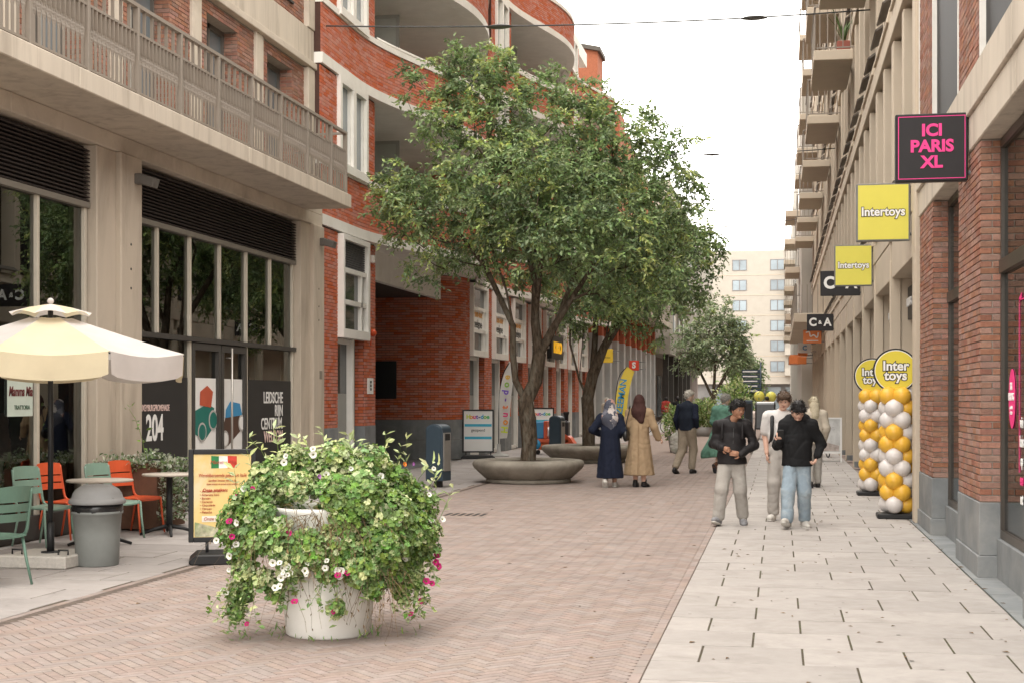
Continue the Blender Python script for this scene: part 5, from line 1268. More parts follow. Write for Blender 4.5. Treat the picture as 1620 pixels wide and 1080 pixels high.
ltext('Onze smaken:', .042, PRED, ps, (-.07, -.012, .715), offset=.001)
ltext('• Aardbei sorbet\n• Amarena kers\n• Banaan\n• Caramel\n• Chocolade\n• Citroen\n• Pistache', .03, PRED, ps, (-.22, -.012, .60), align='LEFT', spl=1.15)
b = MB(); b.box(-.2, -.02, -.0105, -.0085, .40, .46); pn = lp(b, 'offer_patch', mat('print_cream', (.75, .7, .6), .6, .05, 4), ps)
ltext('Onze ijs', .045, PRED, ps, (-.11, -.013, .43), shear=.2)
b = MB(); b.add([(-.27, -.0095, .255), (.27, -.0095, .255), (.27, -.0095, .38), (0, -.0095, .33), (-.27, -.0095, .40)], [(0, 1, 2, 3, 4)]); lp(b, 'picture', mat('print_photo', (.45, .42, .30), .6, .5, 14, stain=((.12, .25, .05), .8, 7)), ps)
# ---- rusty planter box with variegated plants
cb = Vector((-7.92, 16.75, 0)); t = thing('corten_planter', 'rusty brown steel planter box with white edged trailing plants', 'planter box', cb)
RUST = mat('corten', (.115, .062, .04), .8, .25, 3, .2, 60, stain=((.2, .10, .055), .6, 2))
b = MB()
for a in ((-.42, .42, -.42, -.40), (-.42, .42, .40, .42), (-.42, -.40, -.40, .40), (.40, .42, -.40, .40)): b.box(cb.x+a[0], cb.x+a[1], cb.y+a[2], cb.y+a[3], .02, .82)
b.build('box', RUST, t)
b = MB(); b.box(cb.x-.4, cb.x+.4, cb.y-.4, cb.y+.4, .6, .76); b.build('soil', SOIL, t)
P = []; D = []; MI = []
for i in range(1500):
    x = random.uniform(-.42, .46); y = random.uniform(-.42, .42); z = .8+.09*math.sin(x*9+y*5)*random.random()+random.uniform(0, .12)
    if i > 600: x = .40+abs(random.gauss(0, .07))+.05; y = random.uniform(-.45, .3); z = .86-random.random()**1.2*.75
    if 400 < i <= 600: y = -.40-abs(random.gauss(0, .03)); z = .84-random.random()**2*.1
    P.append(cb+Vector((x, y, z))); D.append((random.gauss(.3, .7), random.gauss(-.4, .7), random.gauss(.3, .6))); MI.append(int(random.random() < .45))
put('trailing_plants', leaves_mesh('trailing_plants', P, D, .06, [leaf_mat('variegated_green', (.16, .23, .10)), leaf_mat('variegated_white', (.5, .52, .42))], aspect=.6, mats_idx=MI), t, 'stuff')
s1 = MB(); gP = []; gD = []
pts = strand(cb+Vector((.1, -.1, .8)), (.05, 0, 1), .75, .006, -.02, s1)
for q in pts:
    for k in range(4): gP.append(q+Vector((random.gauss(0, .03), random.gauss(0, .03), random.gauss(0, .03)))); gD.append((random.gauss(0, 1), random.gauss(0, 1), .6))
s1.build('tall_stem', PL, t); put('stem_leaves', leaves_mesh('stem_leaves', gP, gD, .07, PL), t)
# ---- dark blue litter bins
NAVY = mat('navy_steel', (.035, .055, .075), .45, .06, 6, spec=.45); STEEL = mat('brushed_steel', (.42, .40, .38), .4, .1, 8, metal=.7)
def litter_bin(label, loc, rz):
    t = thing('litter_bin', label, 'litter bin', loc, rz, 'dark blue litter bins')
    prof = [(-.17, .12), (.17, .12), (.17, 1.06)]+[(.17*math.cos(R(a)), 1.06+.10*math.sin(R(a))) for a in range(15, 180, 15)]+[(-.17, 1.06)]
    b = MB(); b.prism(prof, 'y', -.19, .19); lp2(t, b, 'body', NAVY, .012)
    b = MB(); b.prism([(x*.82, .16+(z-.12)*.94) for x, z in prof], 'y', -.205, -.188); lp2(t, b, 'front_panel', NAVY, .006)
    b = MB(); b.box(.165, .185, -.15, .15, .30, 1.0); lp2(t, b, 'steel_side', STEEL, .006)
    b = MB(); b.box(.172, .19, -.10, .10, .86, .98); lp2(t, b, 'opening', BLACK)
    b = MB(); b.box(-.06, .06, -.06, .06, 0, .13); lp2(t, b, 'foot', BLACKM)
    return t
def lp2(t, b, nm, m, bev=0., par=None): return put(nm, b.mesh(nm, m, bev), par or t, local=True)
litter_bin('dark blue litter bin with rounded top before the passage, left of the nearest tree', (-6.15, 25.4, 0), R(-12))
litter_bin('dark blue litter bin half hidden behind the round seats', (-6.0, 38.6, 0), R(-10))
# ---- toy shop: board, flag, wooden engine
def hout_board(label, loc, rz, w=.85, h=1.16):
    t = thing('shop_board', label, 'pavement sign', loc, rz, 'toy shop pavement signs')
    b = MB(); b.prism([(-.46, 0), (.46, 0), (.46, .05), (.38, .10), (-.38, .10), (-.46, .05)], 'y', -.3, .3); lp2(t, b, 'base', BLACKM, .01)
    b = MB(); z0 = .17; W = w/2
    b.box(-W, -W+.04, -.02, .02, z0, z0+h); b.box(W-.04, W, -.02, .02, z0, z0+h); b.box(-W+.04, W-.04, -.02, .02, z0, z0+.04); b.box(-W+.04, W-.04, -.02, .02, z0+h-.04, z0+h); f = lp2(t, b, 'frame', BLACKM)
    for x in (-W+.08, W-.1): b = MB(); b.box(x, x+.03, -.012, .012, .08, z0+.01); lp2(t, b, 'stem', BLACKM)
    b = MB(); b.box(-W+.04, W-.04, -.008, .008, z0+.04, z0+h-.04); p = lp2(t, b, 'poster', WHITEP, par=f)
    cs = [(.6, .7, .05), (.8, .3, .03), (.7, .05, .2), (.2, .1, .45), (.05, .1, .3), (.05, .35, .6), (.3, .55, .1), (.1, .45, .2)]
    x = -.30
    for ch, cc in zip('Hout-doe', cs):
        wd = .075 if ch not in '-t' else .06
        M = world_of(p); text(ch, .16, mat('print_%s%d' % (ch if ch.isalpha() else 'x', int(cc[0]*100)), cc, .6, .05, 3), p, M @ Vector((x+wd/2, -.012, z0+h-.2)), M.to_3x3() @ Vector((1, 0, 0)), offset=.006); x += wd+.005
    for z in (z0+h-.46, z0+.36): b = MB(); b.box(-W+.06, W-.06, -.0105, -.0085, z, z+.07); lp2(t, b, 'blue_strip', mat('print_cyan', (.06, .42, .6), .6, .05, 4), par=p)
    ltext('geopend', .11, BLACK, p, (0, -.012, z0+h*.52))
    return t
hout_board('black framed toy shop board with coloured lettering left of the nearest trunk', (-8.0, 37.6, 0), R(12))
hout_board('toy shop board half hidden behind the nearest trunk', (-7.6, 45.5, 0), R(8))
t = thing('feather_flag', 'white feather flag with coloured letters beside the toy shop board', 'flag', (-7.75, 39.2, 0))
b = MB(); b.lathe([(.3, 0), (.28, .05), (.06, .1), (.05, .35), (.001, .36)], 24, (-7.75, 39.2, 0)); b.build('foot', mat('flag_foot', (.4, .39, .37), .6, .1, 4), t)
b = MB(); b.tube(bez([(-7.75, 39.2, .1), (-7.74, 39.2, 1.4), (-7.66, 39.2, 2.2), (-7.45, 39.2, 2.62)], 6), .014, 8); b.build('pole', BLACKM, t)
b = MB(); pl_ = [(-7.74+.04*i/6-.0, .45+.3*i) for i in range(7)]
vs = []
for i in range(13):
    z = .5+2.15*i/12; xl = -7.735+.30*(max(0, z-1.5)/1.15)**2*.9; wd = .20+.14*math.sin(math.pi*min(1, (z-.4)/2.6)) if z < 2.5 else .12*(2.66-z)/.16
    vs += [(xl, 39.2+.02*math.sin(z*3), z), (xl+max(wd, .01), 39.2+.05*math.sin(z*3+1), z+.02)]
b.add(vs, [(2*i, 2*i+1, 2*i+3, 2*i+2) for i in range(12)], 0, True); sl = b.build('sail', mat('flag_cloth', (.68, .66, .63), .8, .05, 4, trans=.2), t)
for i, (ch, cc) in enumerate(zip('Hout-doe', [(.6, .7, .05), (.8, .3, .03), (.7, .05, .2), (.8, .2, .05), (.2, .1, .45), (.2, .1, .6), (.3, .55, .1), (.8, .5, .1)])):
    text(ch, .26, mat('flagprint_%d' % i, cc, .7, .05, 4), sl, (-7.56+.02*max(0, i-4), 39.12, .75+.21*i), (.1, 0, 1), (-1, 0, .1), offset=.008)
t = thing('toy_engine', 'colourful wooden toy engine on castors behind the nearest trunk', 'toy train', (-6.6, 41, 0))
def tb(nm, x0, x1, y0, y1, z0, z1, c, bev=.02): b = MB(); b.box(-6.6+x0, -6.6+x1, 41+y0, 41+y1, z0, z1); return b.build(nm, mat('toy_%s' % nm, c, .45, .08, 5, spec=.4), t, bevel=bev)
tb('chassis', -.62, .62, -.3, .3, .34, .46, (.55, .10, .04)); tb('lower_frame', -.3, .5, -.28, .28, .14, .33, (.60, .13, .04)); tb('cab', -.62, -.12, -.3, .3, .47, .95, (.05, .22, .42)); tb('boiler', -.1, .45, -.2, .2, .47, .8, (.6, .6, .6), .08); tb('front_plate', -.12, -.02, -.31, .31, .45, .98, (.55, .09, .04)); tb('smoke_box', .42, .58, -.24, .24, .42, 1.0, (.03, .03, .035), .06)
b = MB(); b.lathe([(.06, .98), (.06, 1.12), (.09, 1.2), (.09, 1.24)], 16, (-6.1, 41, 0)); b.build('chimney', BLACKM, t)
for x in (-.35, .2):
    for y in (-.33, .33): b = MB(); b.tube([(-6.6+x, 41+y-.03, .30), (-6.6+x, 41+y+.03, .30)], .15, 20); b.build('wheel', mat('toy_wheel', (.05, .28, .5), .45, .08, 5), t)
b = MB(); b.prism([(-6.1, .28), (-5.8, .28), (-5.95, .5), (-6.1, .6)], 'y', 40.7, 41.3); b.build('cow_catcher', mat('toy_red', (.6, .10, .04), .45, .08, 5), t)
for x in (-.3, .4): b = MB(); b.ball((-6.6+x, 40.8, .07), .07, 10, 6); b.build('castor', BLACKM, t)
# ---- hanging signs on the right side: they face up and down the street
def box_sign(name, label, x1, y, z0, w, h, th, face, border=None, bw=.012, group='hanging shop signs'):
    x0 = x1-w; t = thing(name, label, 'shop sign', (x1, y, z0), 0, group)
    b = MB(); b.box(x0, x1, y, y+th, z0, z0+h); b.build('case', border or BLACKM, t, bevel=.008)
    b = MB(); b.box(x0+bw, x1-bw, y-.004, y+.002, z0+bw, z0+h-bw); f = b.build('face', face, t)
    for zz in (z0+.12*h, z0+.85*h): b = MB(); b.tube([(x1-.01, y+th/2, zz), (x1+.35, y+th/2, zz)], .022, 8); b.build('bracket', mat('bracket_grey', (.2, .2, .2), .5, .1, 5), t)
    return t, f
INKP = mat('magenta_print', (.80, .06, .27), .6, .03, 4); SIGNB = mat('sign_black', (.022, .02, .022), .5, .1, 5)
t, f = box_sign('hanging_sign', 'black square hanging sign with pink lettering, highest of the row', 1.765, 14.1, 3.69, .67, .65, .1, SIGNB)
for i, s_ in enumerate(('ICI', 'PARIS', 'XL')): text(s_, .158, INKP, f, (1.432, 14.092, 4.175-i*.152), (1, 0, 0), offset=.006, sx=1.02)
b = MB()
for a in ((1.045, 1.665, 3.715, 3.722), (1.045, 1.665, 4.308, 4.315), (1.045, 1.052, 3.722, 4.308), (1.658, 1.665, 3.722, 4.308)): b.box(a[0]+.075, a[1]+.075, 14.093, 14.097, a[2], a[3])
b.build('pink_border', INKP, f)
YS = mat('sign_yellow_green', (.66, .60, .10), .5, .03, 3); GFR = mat('sign_grey_frame', (.17, .17, .16), .5, .08, 5)
for y, lab in ((19.7, 'nearer yellow square hanging sign of the toy shop'), (27.5, 'farther yellow square hanging sign of the toy shop')):
    t, f = box_sign('hanging_sign', lab, 1.72, y, 3.73, .70, .775, .11, YS, GFR, .022)
    text('Intertoys', .165, BLACK, f, (1.37, y-.007, 4.12), (1, 0, 0), offset=.013, sx=.95, ext=.001); text('Intertoys', .165, WHITEP, f, (1.37, y-.011, 4.12), (1, 0, 0), offset=.004, sx=.95)
def serif_ca(f, cx, y, cz, h):
    text('C', h*1.32, WHITEP, f, (cx-.26*h/.3, y, cz), (1, 0, 0), offset=h*.055, sx=.95); text('A', h*1.32, WHITEP, f, (cx+.26*h/.3, y, cz), (1, 0, 0), offset=h*.045, sx=.95); text('&', h*.6, WHITEP, f, (cx-.005, y, cz), (1, 0, 0), offset=h*.02)
t, f = box_sign('hanging_sign', 'black wide hanging sign half behind the farther yellow sign', 1.72, 31.7, 3.85, .84, .54, .12, SIGNB); serif_ca(f, 1.30, 31.69, 4.12, .27)
t, f = box_sign('hanging_sign', 'smaller looking black wide hanging sign above the orange sign', 1.72, 47.2, 3.81, .84, .54, .12, SIGNB); serif_ca(f, 1.30, 47.19, 4.08, .27)
ORS = mat('sign_orange', (.72, .22, .07), .5, .05, 4)
t, f = box_sign('hanging_sign', 'orange hanging sign with white swirl under the far black sign', 1.62, 57., 3.78, .70, .52, .1, ORS, ORS)
b = MB(); b.tube(bez([(1.02, 56.99, 4.2), (1.15, 56.99, 4.22), (1.2, 56.99, 4.05), (1.33, 56.99, 4.1), (1.45, 56.99, 4.0), (1.5, 56.99, 4.2)], 6), .03, 6, flat=1); b.box(1.05, 1.5, 56.985, 56.995, 3.86, 3.9); b.build('swirl', WHITEP, f, kind='stuff')
t, f = box_sign('hanging_sign', 'small white hanging sign below the long terrace', 1.5, 70., 3.82, .62, .5, .1, WHITEP, WHITEP)
text('C', .3, PB, f, (1.2, 69.99, 4.05), (1, 0, 0), offset=.01)
for y, z in ((76, 3.6), (79, 3.25)):
    t, f = box_sign('hanging_sign', 'orange box sign far off, %s of the two' % ('upper' if y == 76 else 'lower'), 1.45, y, z+.25, .5, .4, .5, ORS, ORS)
# left side signs
t, f = box_sign('hanging_sign', 'yellow square sign over the far left shops', -7.2, 62.3, 3.2, .62, .6, .1, mat('sign_yellow', (.75, .52, .05), .5, .05, 4), mat('sign_yellow', (.75, .52, .05)))
text('ZEEMAN', .12, BLACK, f, (-7.51, 62.29, 3.42), (1, 0, 0), sx=.85)
t, f = box_sign('hanging_sign', 'small red square sign with a white letter over the far left shops', -7.0, 72., 3.05, .5, .5, .1, mat('sign_red', (.65, .06, .03), .5, .05, 4), mat('sign_red', (.65, .06, .03)))
text('S', .4, WHITEP, f, (-7.25, 71.99, 3.3), (1, 0, 0), offset=.02)
t = thing('feather_flag', 'yellow feather flag with blue letters in front of the grey pillars', 'flag', (-6.6, 58, 0))
b = MB(); b.lathe([(.28, 0), (.26, .05), (.05, .1), (.05, .3), (.001, .31)], 20, (-6.6, 58, 0)); b.build('foot', BLACKM, t)
b = MB(); b.tube(bez([(-6.6, 58, .1), (-6.59, 58, 1.6), (-6.45, 58, 2.5), (-6.15, 58, 2.9)], 6), .016, 6); b.build('pole', BLACKM, t)
vs = []; b = MB()
for i in range(13):
    z = .55+2.35*i/12; xl = -6.585+.42*(max(0, z-1.4)/1.5)**2; wd = .38+.12*math.sin(math.pi*min(1, (z-.4)/2.8)) if z < 2.75 else .25*(2.95-z)/.2
    vs += [(xl, 58+.02*math.sin(z*3), z), (xl+max(wd, .01), 58+.06*math.sin(z*3+1), z+.02)]
b.add(vs, [(2*i, 2*i+1, 2*i+3, 2*i+2) for i in range(12)], 0, True); sl = b.build('sail', mat('flag_yellow', (.78, .62, .10), .8, .05, 4, trans=.2), t)
text('ZEEMAN', .38, mat('print_blue_flag', (.05, .3, .55), .7, .05, 4), sl, (-6.33, 57.88, 1.7), (.14, 0, 1), (-1, 0, .14), offset=.008)
t = thing('lit_letter_sign', 'yellow letter sign over the shop behind the second tree', 'shop sign', (-8.2, 52.5, 3.3))
b = MB(); b.box(-8.34, -8.2, 51.5, 54.3, 3.1, 3.95); b.build('backing', BLACKM, t)
text('KIKO', .55, mat('sign_amber', (.8, .42, .02), .5, .05, 4, emis=.25), t, (-8.19, 52.9, 3.5), RD, offset=.02, sx=1.5, ext=.02)
# ---- balloon columns with round signs
BY = mat('balloon_yellow', (.74, .42, .05), .32, .04, 3, spec=.4); BWt = mat('balloon_pearl', (.64, .60, .58), .32, .04, 3, spec=.4)
def balloon_mesh(m):
    b = MB(); prof = [(.001, -.125)]+[(.122*math.sin(math.pi*i/12), -.122*math.cos(math.pi*i/12)*(1.06 if i < 6 else 1)) for i in range(1, 12)]+[(.001, .122)]; b.lathe(prof, 20); b.lathe([(.012, -.145), (.006, -.125)], 8); return b.mesh('balloon', m)
by, bw_ = balloon_mesh(BY), balloon_mesh(BWt)
for X, Y, lab in ((1.57, 19.95, 'nearer yellow and white balloon column with round sign'), (1.55, 24.6, 'farther yellow and white balloon column with round sign')):
    t = thing('balloon_column', lab, 'balloon column', (X, Y, 0), 0, 'balloon columns at the toy shop')
    b = MB(); b.box(X-.27, X+.27, Y-.2, Y+.2, 0, .07); b.build('base', BLACKM, t, bevel=.015)
    b = MB(); b.tube([(X, Y, .06), (X, Y, 2.0)], .018, 8); b.build('pole', BLACKM, t)
    for L in range(10):
        for k in range(4):
            a = R(45*(L % 2)+90*k-20); yel = ((k+L//1) % 4 in (0, 1)) if L % 2 == 0 else ((k+L) % 4 in (0, 3))
            d = Vector((math.cos(a), math.sin(a), 0)); p = Vector((X, Y, .19+L*.163))+d*.132
            q = d.to_track_quat('Z', 'Y').to_euler(); s_ = random.uniform(.95, 1.06); inst('balloon', by if yel else bw_, t, p, q, (s_, s_, s_))
    cz = 2.0; r = .30; n = 40
    pr = lambda r_: [(X-.02+r_*math.cos(2*math.pi*i/n), cz+r_*math.sin(2*math.pi*i/n)) for i in range(n)]
    b = MB(); b.prism(pr(r), 'y', Y-.03, Y+.0); ds = b.build('round_sign', BLACKM, t)
    b = MB(); b.prism(pr(r-.022), 'y', Y-.034, Y-.03); b.build('white_ring', WHITEP, ds); b = MB(); b.prism(pr(r-.032), 'y', Y-.037, Y-.034); b.build('yellow_disc', mat('disc_yellow', (.68, .56, .06), .5, .03, 3), ds)
    for i, s_ in enumerate(('Inter', 'toys')):
        text(s_, .175, BLACK, ds, (X-.02, Y-.04, cz+.06-i*.13), (1, 0, 0), offset=.016, ext=.001); text(s_, .175, WHITEP, ds, (X-.02, Y-.044, cz+.06-i*.13), (1, 0, 0), offset=.005)
# ---- white pavement sign on the right
c = Vector((1.2, 37.3, 0)); t = thing('white_pavement_sign', 'white framed pavement sign with a pale poster beside the beige fins', 'pavement sign', c, R(0))
b = MB()
for a in ((-.37, -.33), (.33, .37)): b.box(a[0], a[1], -.03, .01, 0, 1.14)
b.box(-.33, .33, -.03, .01, 1.10, 1.14); b.box(-.33, .33, -.03, .01, .22, .26); f = lp2(t, b, 'frame', WHITEP)
b = MB(); b.box(-.33, .33, -.015, 0, .26, 1.10); p = lp2(t, b, 'poster', mat('poster_pale', (.55, .55, .54), .5, .25, 3.5, stain=((.75, .74, .73), .9, 2)), par=f)
b = MB(); b.box(-.35, .35, .25, .28, 0, .03); b.obox((-.35, .14, .56), (.015, 0, 0), (0, .015, 0), (0, -.13, .56)); b.obox((.35, .14, .56), (.015, 0, 0), (0, .015, 0), (0, -.13, .56)); lp2(t, b, 'back_stay', STEEL)
ltext('ZONNIG', .11, mat('print_grey_mid', (.4, .4, .42), .6, .1, 4), p, (-.05, -.02, .85), sx=1.1)
b = MB(); b.prism([(-.2, .28), (.3, .28), (.3, .42), (.0, .5), (-.1, .62), (-.2, .6)], 'y', -.0165, -.0155); lp2(t, b, 'picture', mat('print_beige_photo', (.42, .36, .33), .6, .4, 9), par=p)
# ---- bicycle behind the sign
def bicycle(label, loc, rz):
    t = thing('bicycle', label, 'bicycle', loc, rz)
    for x in (-.52, .52):
        b = MB(); n = 28; P = [(x+.33*math.cos(2*math.pi*i/n), 0, .34+.33*math.sin(2*math.pi*i/n)) for i in range(n+1)]; b.tube(P, .018, 6, cap=False); w = lp2(t, b, 'wheel', BLACKM)
        for k in range(12): a = math.pi*2*k/12; s_ = MB(); s_.tube([(x, 0, .34), (x+.32*math.cos(a), 0, .34+.32*math.sin(a))], .0018, 3); lp2(t, s_, 'spoke', STEEL, par=w)
    b = MB()
    for a, c_ in (((-.52, 0, .34), (-.1, 0, .30)), ((-.1, 0, .30), (-.18, 0, .85)), ((-.1, 0, .30), (.38, 0, .72)), ((-.17, 0, .78), (.36, 0, .82)), ((-.52, 0, .34), (-.17, 0, .75)), ((.52, 0, .34), (.36, 0, .95))): b.tube([a, c_], .017, 8)
    lp2(t, b, 'frame', BLACKM)
    b = MB(); b.tube(bez([(.2, -.30, 1.06), (.36, -.2, 1.08), (.38, 0, 1.04), (.36, .2, 1.08), (.2, .30, 1.06)], 5), .014, 8); b.tube([(.36, 0, .9), (.38, 0, 1.04)], .015, 8); lp2(t, b, 'handlebar', BLACKM)
    b = MB(); b.ball((-.2, 0, .9), .11, 12, 8, sx=1.3, sy=.8, sz=.4); lp2(t, b, 'saddle', BLACKM)
    b = MB(); b.box(.5, .8, -.2, .2, .7, .95); lp2(t, b, 'front_crate', BLACKM, .01)
    return t
bicycle('black bicycle parked behind the white pavement sign', (1.22, 40.5, 0), R(100))
bicycle('dark bicycle parked by the far left shops near the yellow flag', (-5.6, 66, 0), R(20))
# ---- cables with lamps across the street
CAB = mat('cable', (.05, .05, .05), .6, .1, 4); LMP = mat('lamp_shell', (.10, .10, .10), .4, .1, 5)
for (a, c_, sag, us, lab) in (((-8.3, 25.4, 8.55), (1.73, 28.4, 9.15), .12, (.31, .78), 'nearest overhead cable with two hanging lamps'), ((-8.3, 44, 9.6), (1.73, 46, 9.5), .25, (.62,), 'second overhead cable with a hanging lamp'), ((-8.3, 68, 9.9), (1.3, 69, 10.2), .3, (.6,), 'third and farthest overhead cable with a hanging lamp')):
    a, c_ = Vector(a), Vector(c_); t = thing('overhead_lamp_cable', lab, 'cable', a, 0, 'lamp cables across the street')
    f_ = lambda q: a.lerp(c_, q)-Vector((0, 0, 4*sag*q*(1-q)))
    b = MB(); b.tube([f_(i/30) for i in range(31)], .015, 5); b.build('cable', CAB, t)
    for q in us:
        p = f_(q); b = MB(); b.lathe([(.001, -.05), (.10, -.03), (.15, -.012), (.12, .01), (.04, .025), (.001, .03)], 20, p, sx=1.7); b.build('lamp', LMP, t)
# ---- far signpost, dark pillar, balloons, awning post
t = thing('signpost', 'dark signpost with direction blades far down the street', 'signpost', (-1.15, 90, 0))
b = MB(); b.tube([(-1.15, 90, 0), (-1.15, 90, 3.9)], .06, 10); b.build('post', NAVY, t); b = MB(); b.tube([(-1.15, 89.9, .0), (-1.15, 89.9, 1.9)], .09, 8); b.build('post_sleeve', mat('wood_brown', (.32, .17, .10), .8, .1, 4), t)
for i in range(5):
    b = MB(); b.box(-2.3, -1.15, 89.98, 90.02, 2.0+i*.3, 2.24+i*.3); bl = b.build('blade', NAVY, t); b = MB(); b.box(-2.25, -1.35, 89.968, 89.975, 2.08+i*.3, 2.15+i*.3); b.build('lettering', WHITEP, bl)
t = thing('info_pillar', 'dark blue grey information pillar standing in the far street', 'pillar', (-1.4, 66, 0))
b = MB(); b.box(-1.6, -1.2, 65.9, 66.1, 0, 1.55); b.build('body', NAVY, t, bevel=.03); b = MB(); b.box(-1.55, -1.25, 65.88, 65.9, .5, 1.4); b.build('panel', BLACKM, t)
for i, (dx, z) in enumerate(((-.15, 1.75), (.5, 1.72))):
    o = MB(); o.ball((-.95+dx, 80, z), .3, 14, 10); tag(o.build('balloon', mat('balloon_lime', (.62, .58, .12), .3, .05, 3)), '%s pale yellow balloon floating far down the street' % ('left' if i == 0 else 'right'), 'balloon', 'far yellow balloons')
t = thing('cargo_bicycle', 'dark cargo bicycle with a black rain cover far down the street', 'cargo bicycle', (-.55, 58, 0))
b = MB(); b.prism([(57.2, .4), (58.6, .4), (58.7, 1.1), (58.3, 1.5), (57.4, 1.45)], 'x', -.95, -.15); b.build('rain_cover', mat('rain_cover', (.03, .03, .032), .3, .3, 6, spec=.5), t, bevel=.06)
for x, y in ((-.95, 57.6), (-.15, 57.6), (-.55, 59.4)):
    b = MB(); P = [(x, y+.28*math.cos(2*math.pi*i/20), .29+.28*math.sin(2*math.pi*i/20)) for i in range(21)]; b.tube(P, .025, 6, cap=False); b.build('wheel', BLACKM, t)
b = MB(); b.tube([(-.55, 58.6, .5), (-.55, 59.2, 1.0)], .03, 6); b.tube([(-.85, 59.0, 1.15), (-.25, 59.0, 1.15)], .02, 6); b.tube([(-.55, 59.4, .3), (-.55, 59.1, 1.15)], .025, 6); b.build('frame', BLACKM, t)
# ============================================================ PEOPLE: bodies and clothes grown from distance fields
def rc(a, b, ra, rb, flat=1., ax=(0, 1, 0), k=.03): return (np.array(a, float), np.array(b, float), ra, rb, flat, np.array(ax, float)/np.linalg.norm(ax), k)
def el(c, r, k=.02): return ('e', np.array(c, float), np.array(r, float), k)
def field(P, prims):
    d = None
    for q in prims:
        if q[0] is 'e' or (isinstance(q[0], str)):
            v = (P-q[1])/q[2]; l = np.sqrt((v*v).sum(-1)); e = (l-1)*q[2].min(); k = q[3]
        else:
            a, b, ra, rb, flat, ax, k = q; ab = b-a; L2 = ab @ ab+1e-12; v = P-a; t = np.clip((v @ ab)/L2, 0, 1); w = v-t[..., None]*ab
            if flat != 1.: c = w @ ax; w = w+ax*((c/flat-c)[..., None])
            e = np.sqrt((w*w).sum(-1))-(ra+(rb-ra)*t)
        if d is None: d = e
        else: h = np.maximum(k-np.abs(d-e), 0)/k; d = np.minimum(d, e)-h*h*k*.25
    return d
def nets(F, o, h):
    """naive surface nets: closed quad mesh of F < 0"""
    n = np.array(F.shape)-1; S = F < 0
    acc = np.zeros((*n, 3)); cnt = np.zeros(tuple(n))
    def sl(i, j, k): return F[i:i+n[0], j:j+n[1], k:k+n[2]]
    for ax in range(3):
        for u in (0, 1):
            for v in (0, 1):
                o0 = [0, 0, 0]; o1 = [0, 0, 0]; oth = [x for x in range(3) if x != ax]; o0[oth[0]] = o1[oth[0]] = u; o0[oth[1]] = o1[oth[1]] = v; o1[ax] = 1
                A_, B_ = sl(*o0), sl(*o1); m = (A_ < 0) != (B_ < 0)
                t = np.where(m, A_/np.where(m, A_-B_, 1), 0)
                for x in range(3):
                    acc[..., x] += np.where(m, (t if x == ax else o0[x]), 0)
                cnt += m
    act = cnt > 0; idx = -np.ones(tuple(n), int); ii = np.argwhere(act); idx[act] = np.arange(len(ii))
    V = (ii+acc[act]/cnt[act][:, None])*h+o
    Q = []
    for ax in range(3):
        a, b = [x for x in range(3) if x != ax]; sh = [slice(None)]*3
        s0 = [slice(1, -1)]*3; s0[ax] = slice(0, n[ax]); s1 = list(s0); s1[ax] = slice(1, n[ax]+1)
        A_, B_ = S[tuple(s0)], S[tuple(s1)]
        for flip, m in ((False, A_ & ~B_), (True, ~A_ & B_)):
            c = np.argwhere(m)
            if not len(c): continue
            c = c+1; c[:, ax] -= 1
            def g(da, db): q = c.copy(); q[:, a] += da; q[:, b] += db; return idx[q[:, 0], q[:, 1], q[:, 2]]
            q = np.stack([g(-1, -1), g(0, -1), g(0, 0), g(-1, 0)], 1)
            if (ax == 1) != flip: q = q[:, ::-1]
            Q.append(q)
    return V, np.concatenate(Q)
def grow_mesh(prims, h, amp=0., wl=.09, folds=None, cuts=(), sub=(), pad=.03, seed=0):
    lo = np.full(3, 9.); hi = np.full(3, -9.)
    for q in prims:
        if isinstance(q[0], str): lo = np.minimum(lo, q[1]-q[2]); hi = np.maximum(hi, q[1]+q[2])
        else:
            r = max(q[2], q[3])
            for p in (q[0], q[1]): lo = np.minimum(lo, p-r); hi = np.maximum(hi, p+r)
    for c in cuts:
        if c[0] == 'zmin': lo[2] = max(lo[2], c[1]-2*h)
        if c[0] == 'zmax': hi[2] = min(hi[2], c[1]+2*h)
    lo -= pad; hi += pad; n = np.ceil((hi-lo)/h).astype(int)+1
    G = np.stack(np.meshgrid(*[lo[i]+h*np.arange(n[i]) for i in range(3)], indexing='ij'), -1)
    Fv = field(G, prims)
    if amp:
        r = np.random.default_rng(seed)
        W = 0
        for i in range(7):
            d = r.normal(0, 1, 3); d[2] *= .75; d /= np.linalg.norm(d); w = wl*r.uniform(.6, 1.6); W = W+2.4*(1-np.abs(np.sin((G @ d)*math.pi/w+r.uniform(0, 6)+1.1*np.sin((G @ r.normal(0, 1, 3))*8))))**3*(.5+.5*np.sin((G @ r.normal(0, 1, 3))*11+i))-.25
        Fv = Fv+amp*W/2.6
    if folds:
        cx, cy, nf, am, z0, z1 = folds; th = np.arctan2(G[..., 1]-cy, G[..., 0]-cx); t = np.clip((z0-G[..., 2])/(z0-z1), 0, 1)
        Fv = Fv+am*t*(np.sin(nf*th+2*np.sin(th*2+1)+G[..., 2]*3)+.5*np.sin(nf*1.7*th+1))
    for q in sub: Fv = np.maximum(Fv, -field(G, [q]))
    for c in cuts:
        if c[0] == 'zmin': Fv = np.maximum(Fv, c[1]-G[..., 2])
        elif c[0] == 'zmax': Fv = np.maximum(Fv, G[..., 2]-c[1])
        else: Fv = np.maximum(Fv, (G-np.array(c[1])) @ np.array(c[2]))      # keep the side opposite to the normal
    return nets(Fv, lo, h)
SKIN = {k: mat('skin_'+k, c, .55, .06, 20, spec=.35) for k, c in dict(brown=(.36, .185, .115), light=(.60, .37, .28), pale=(.62, .42, .33), tan=(.46, .27, .19)).items()}
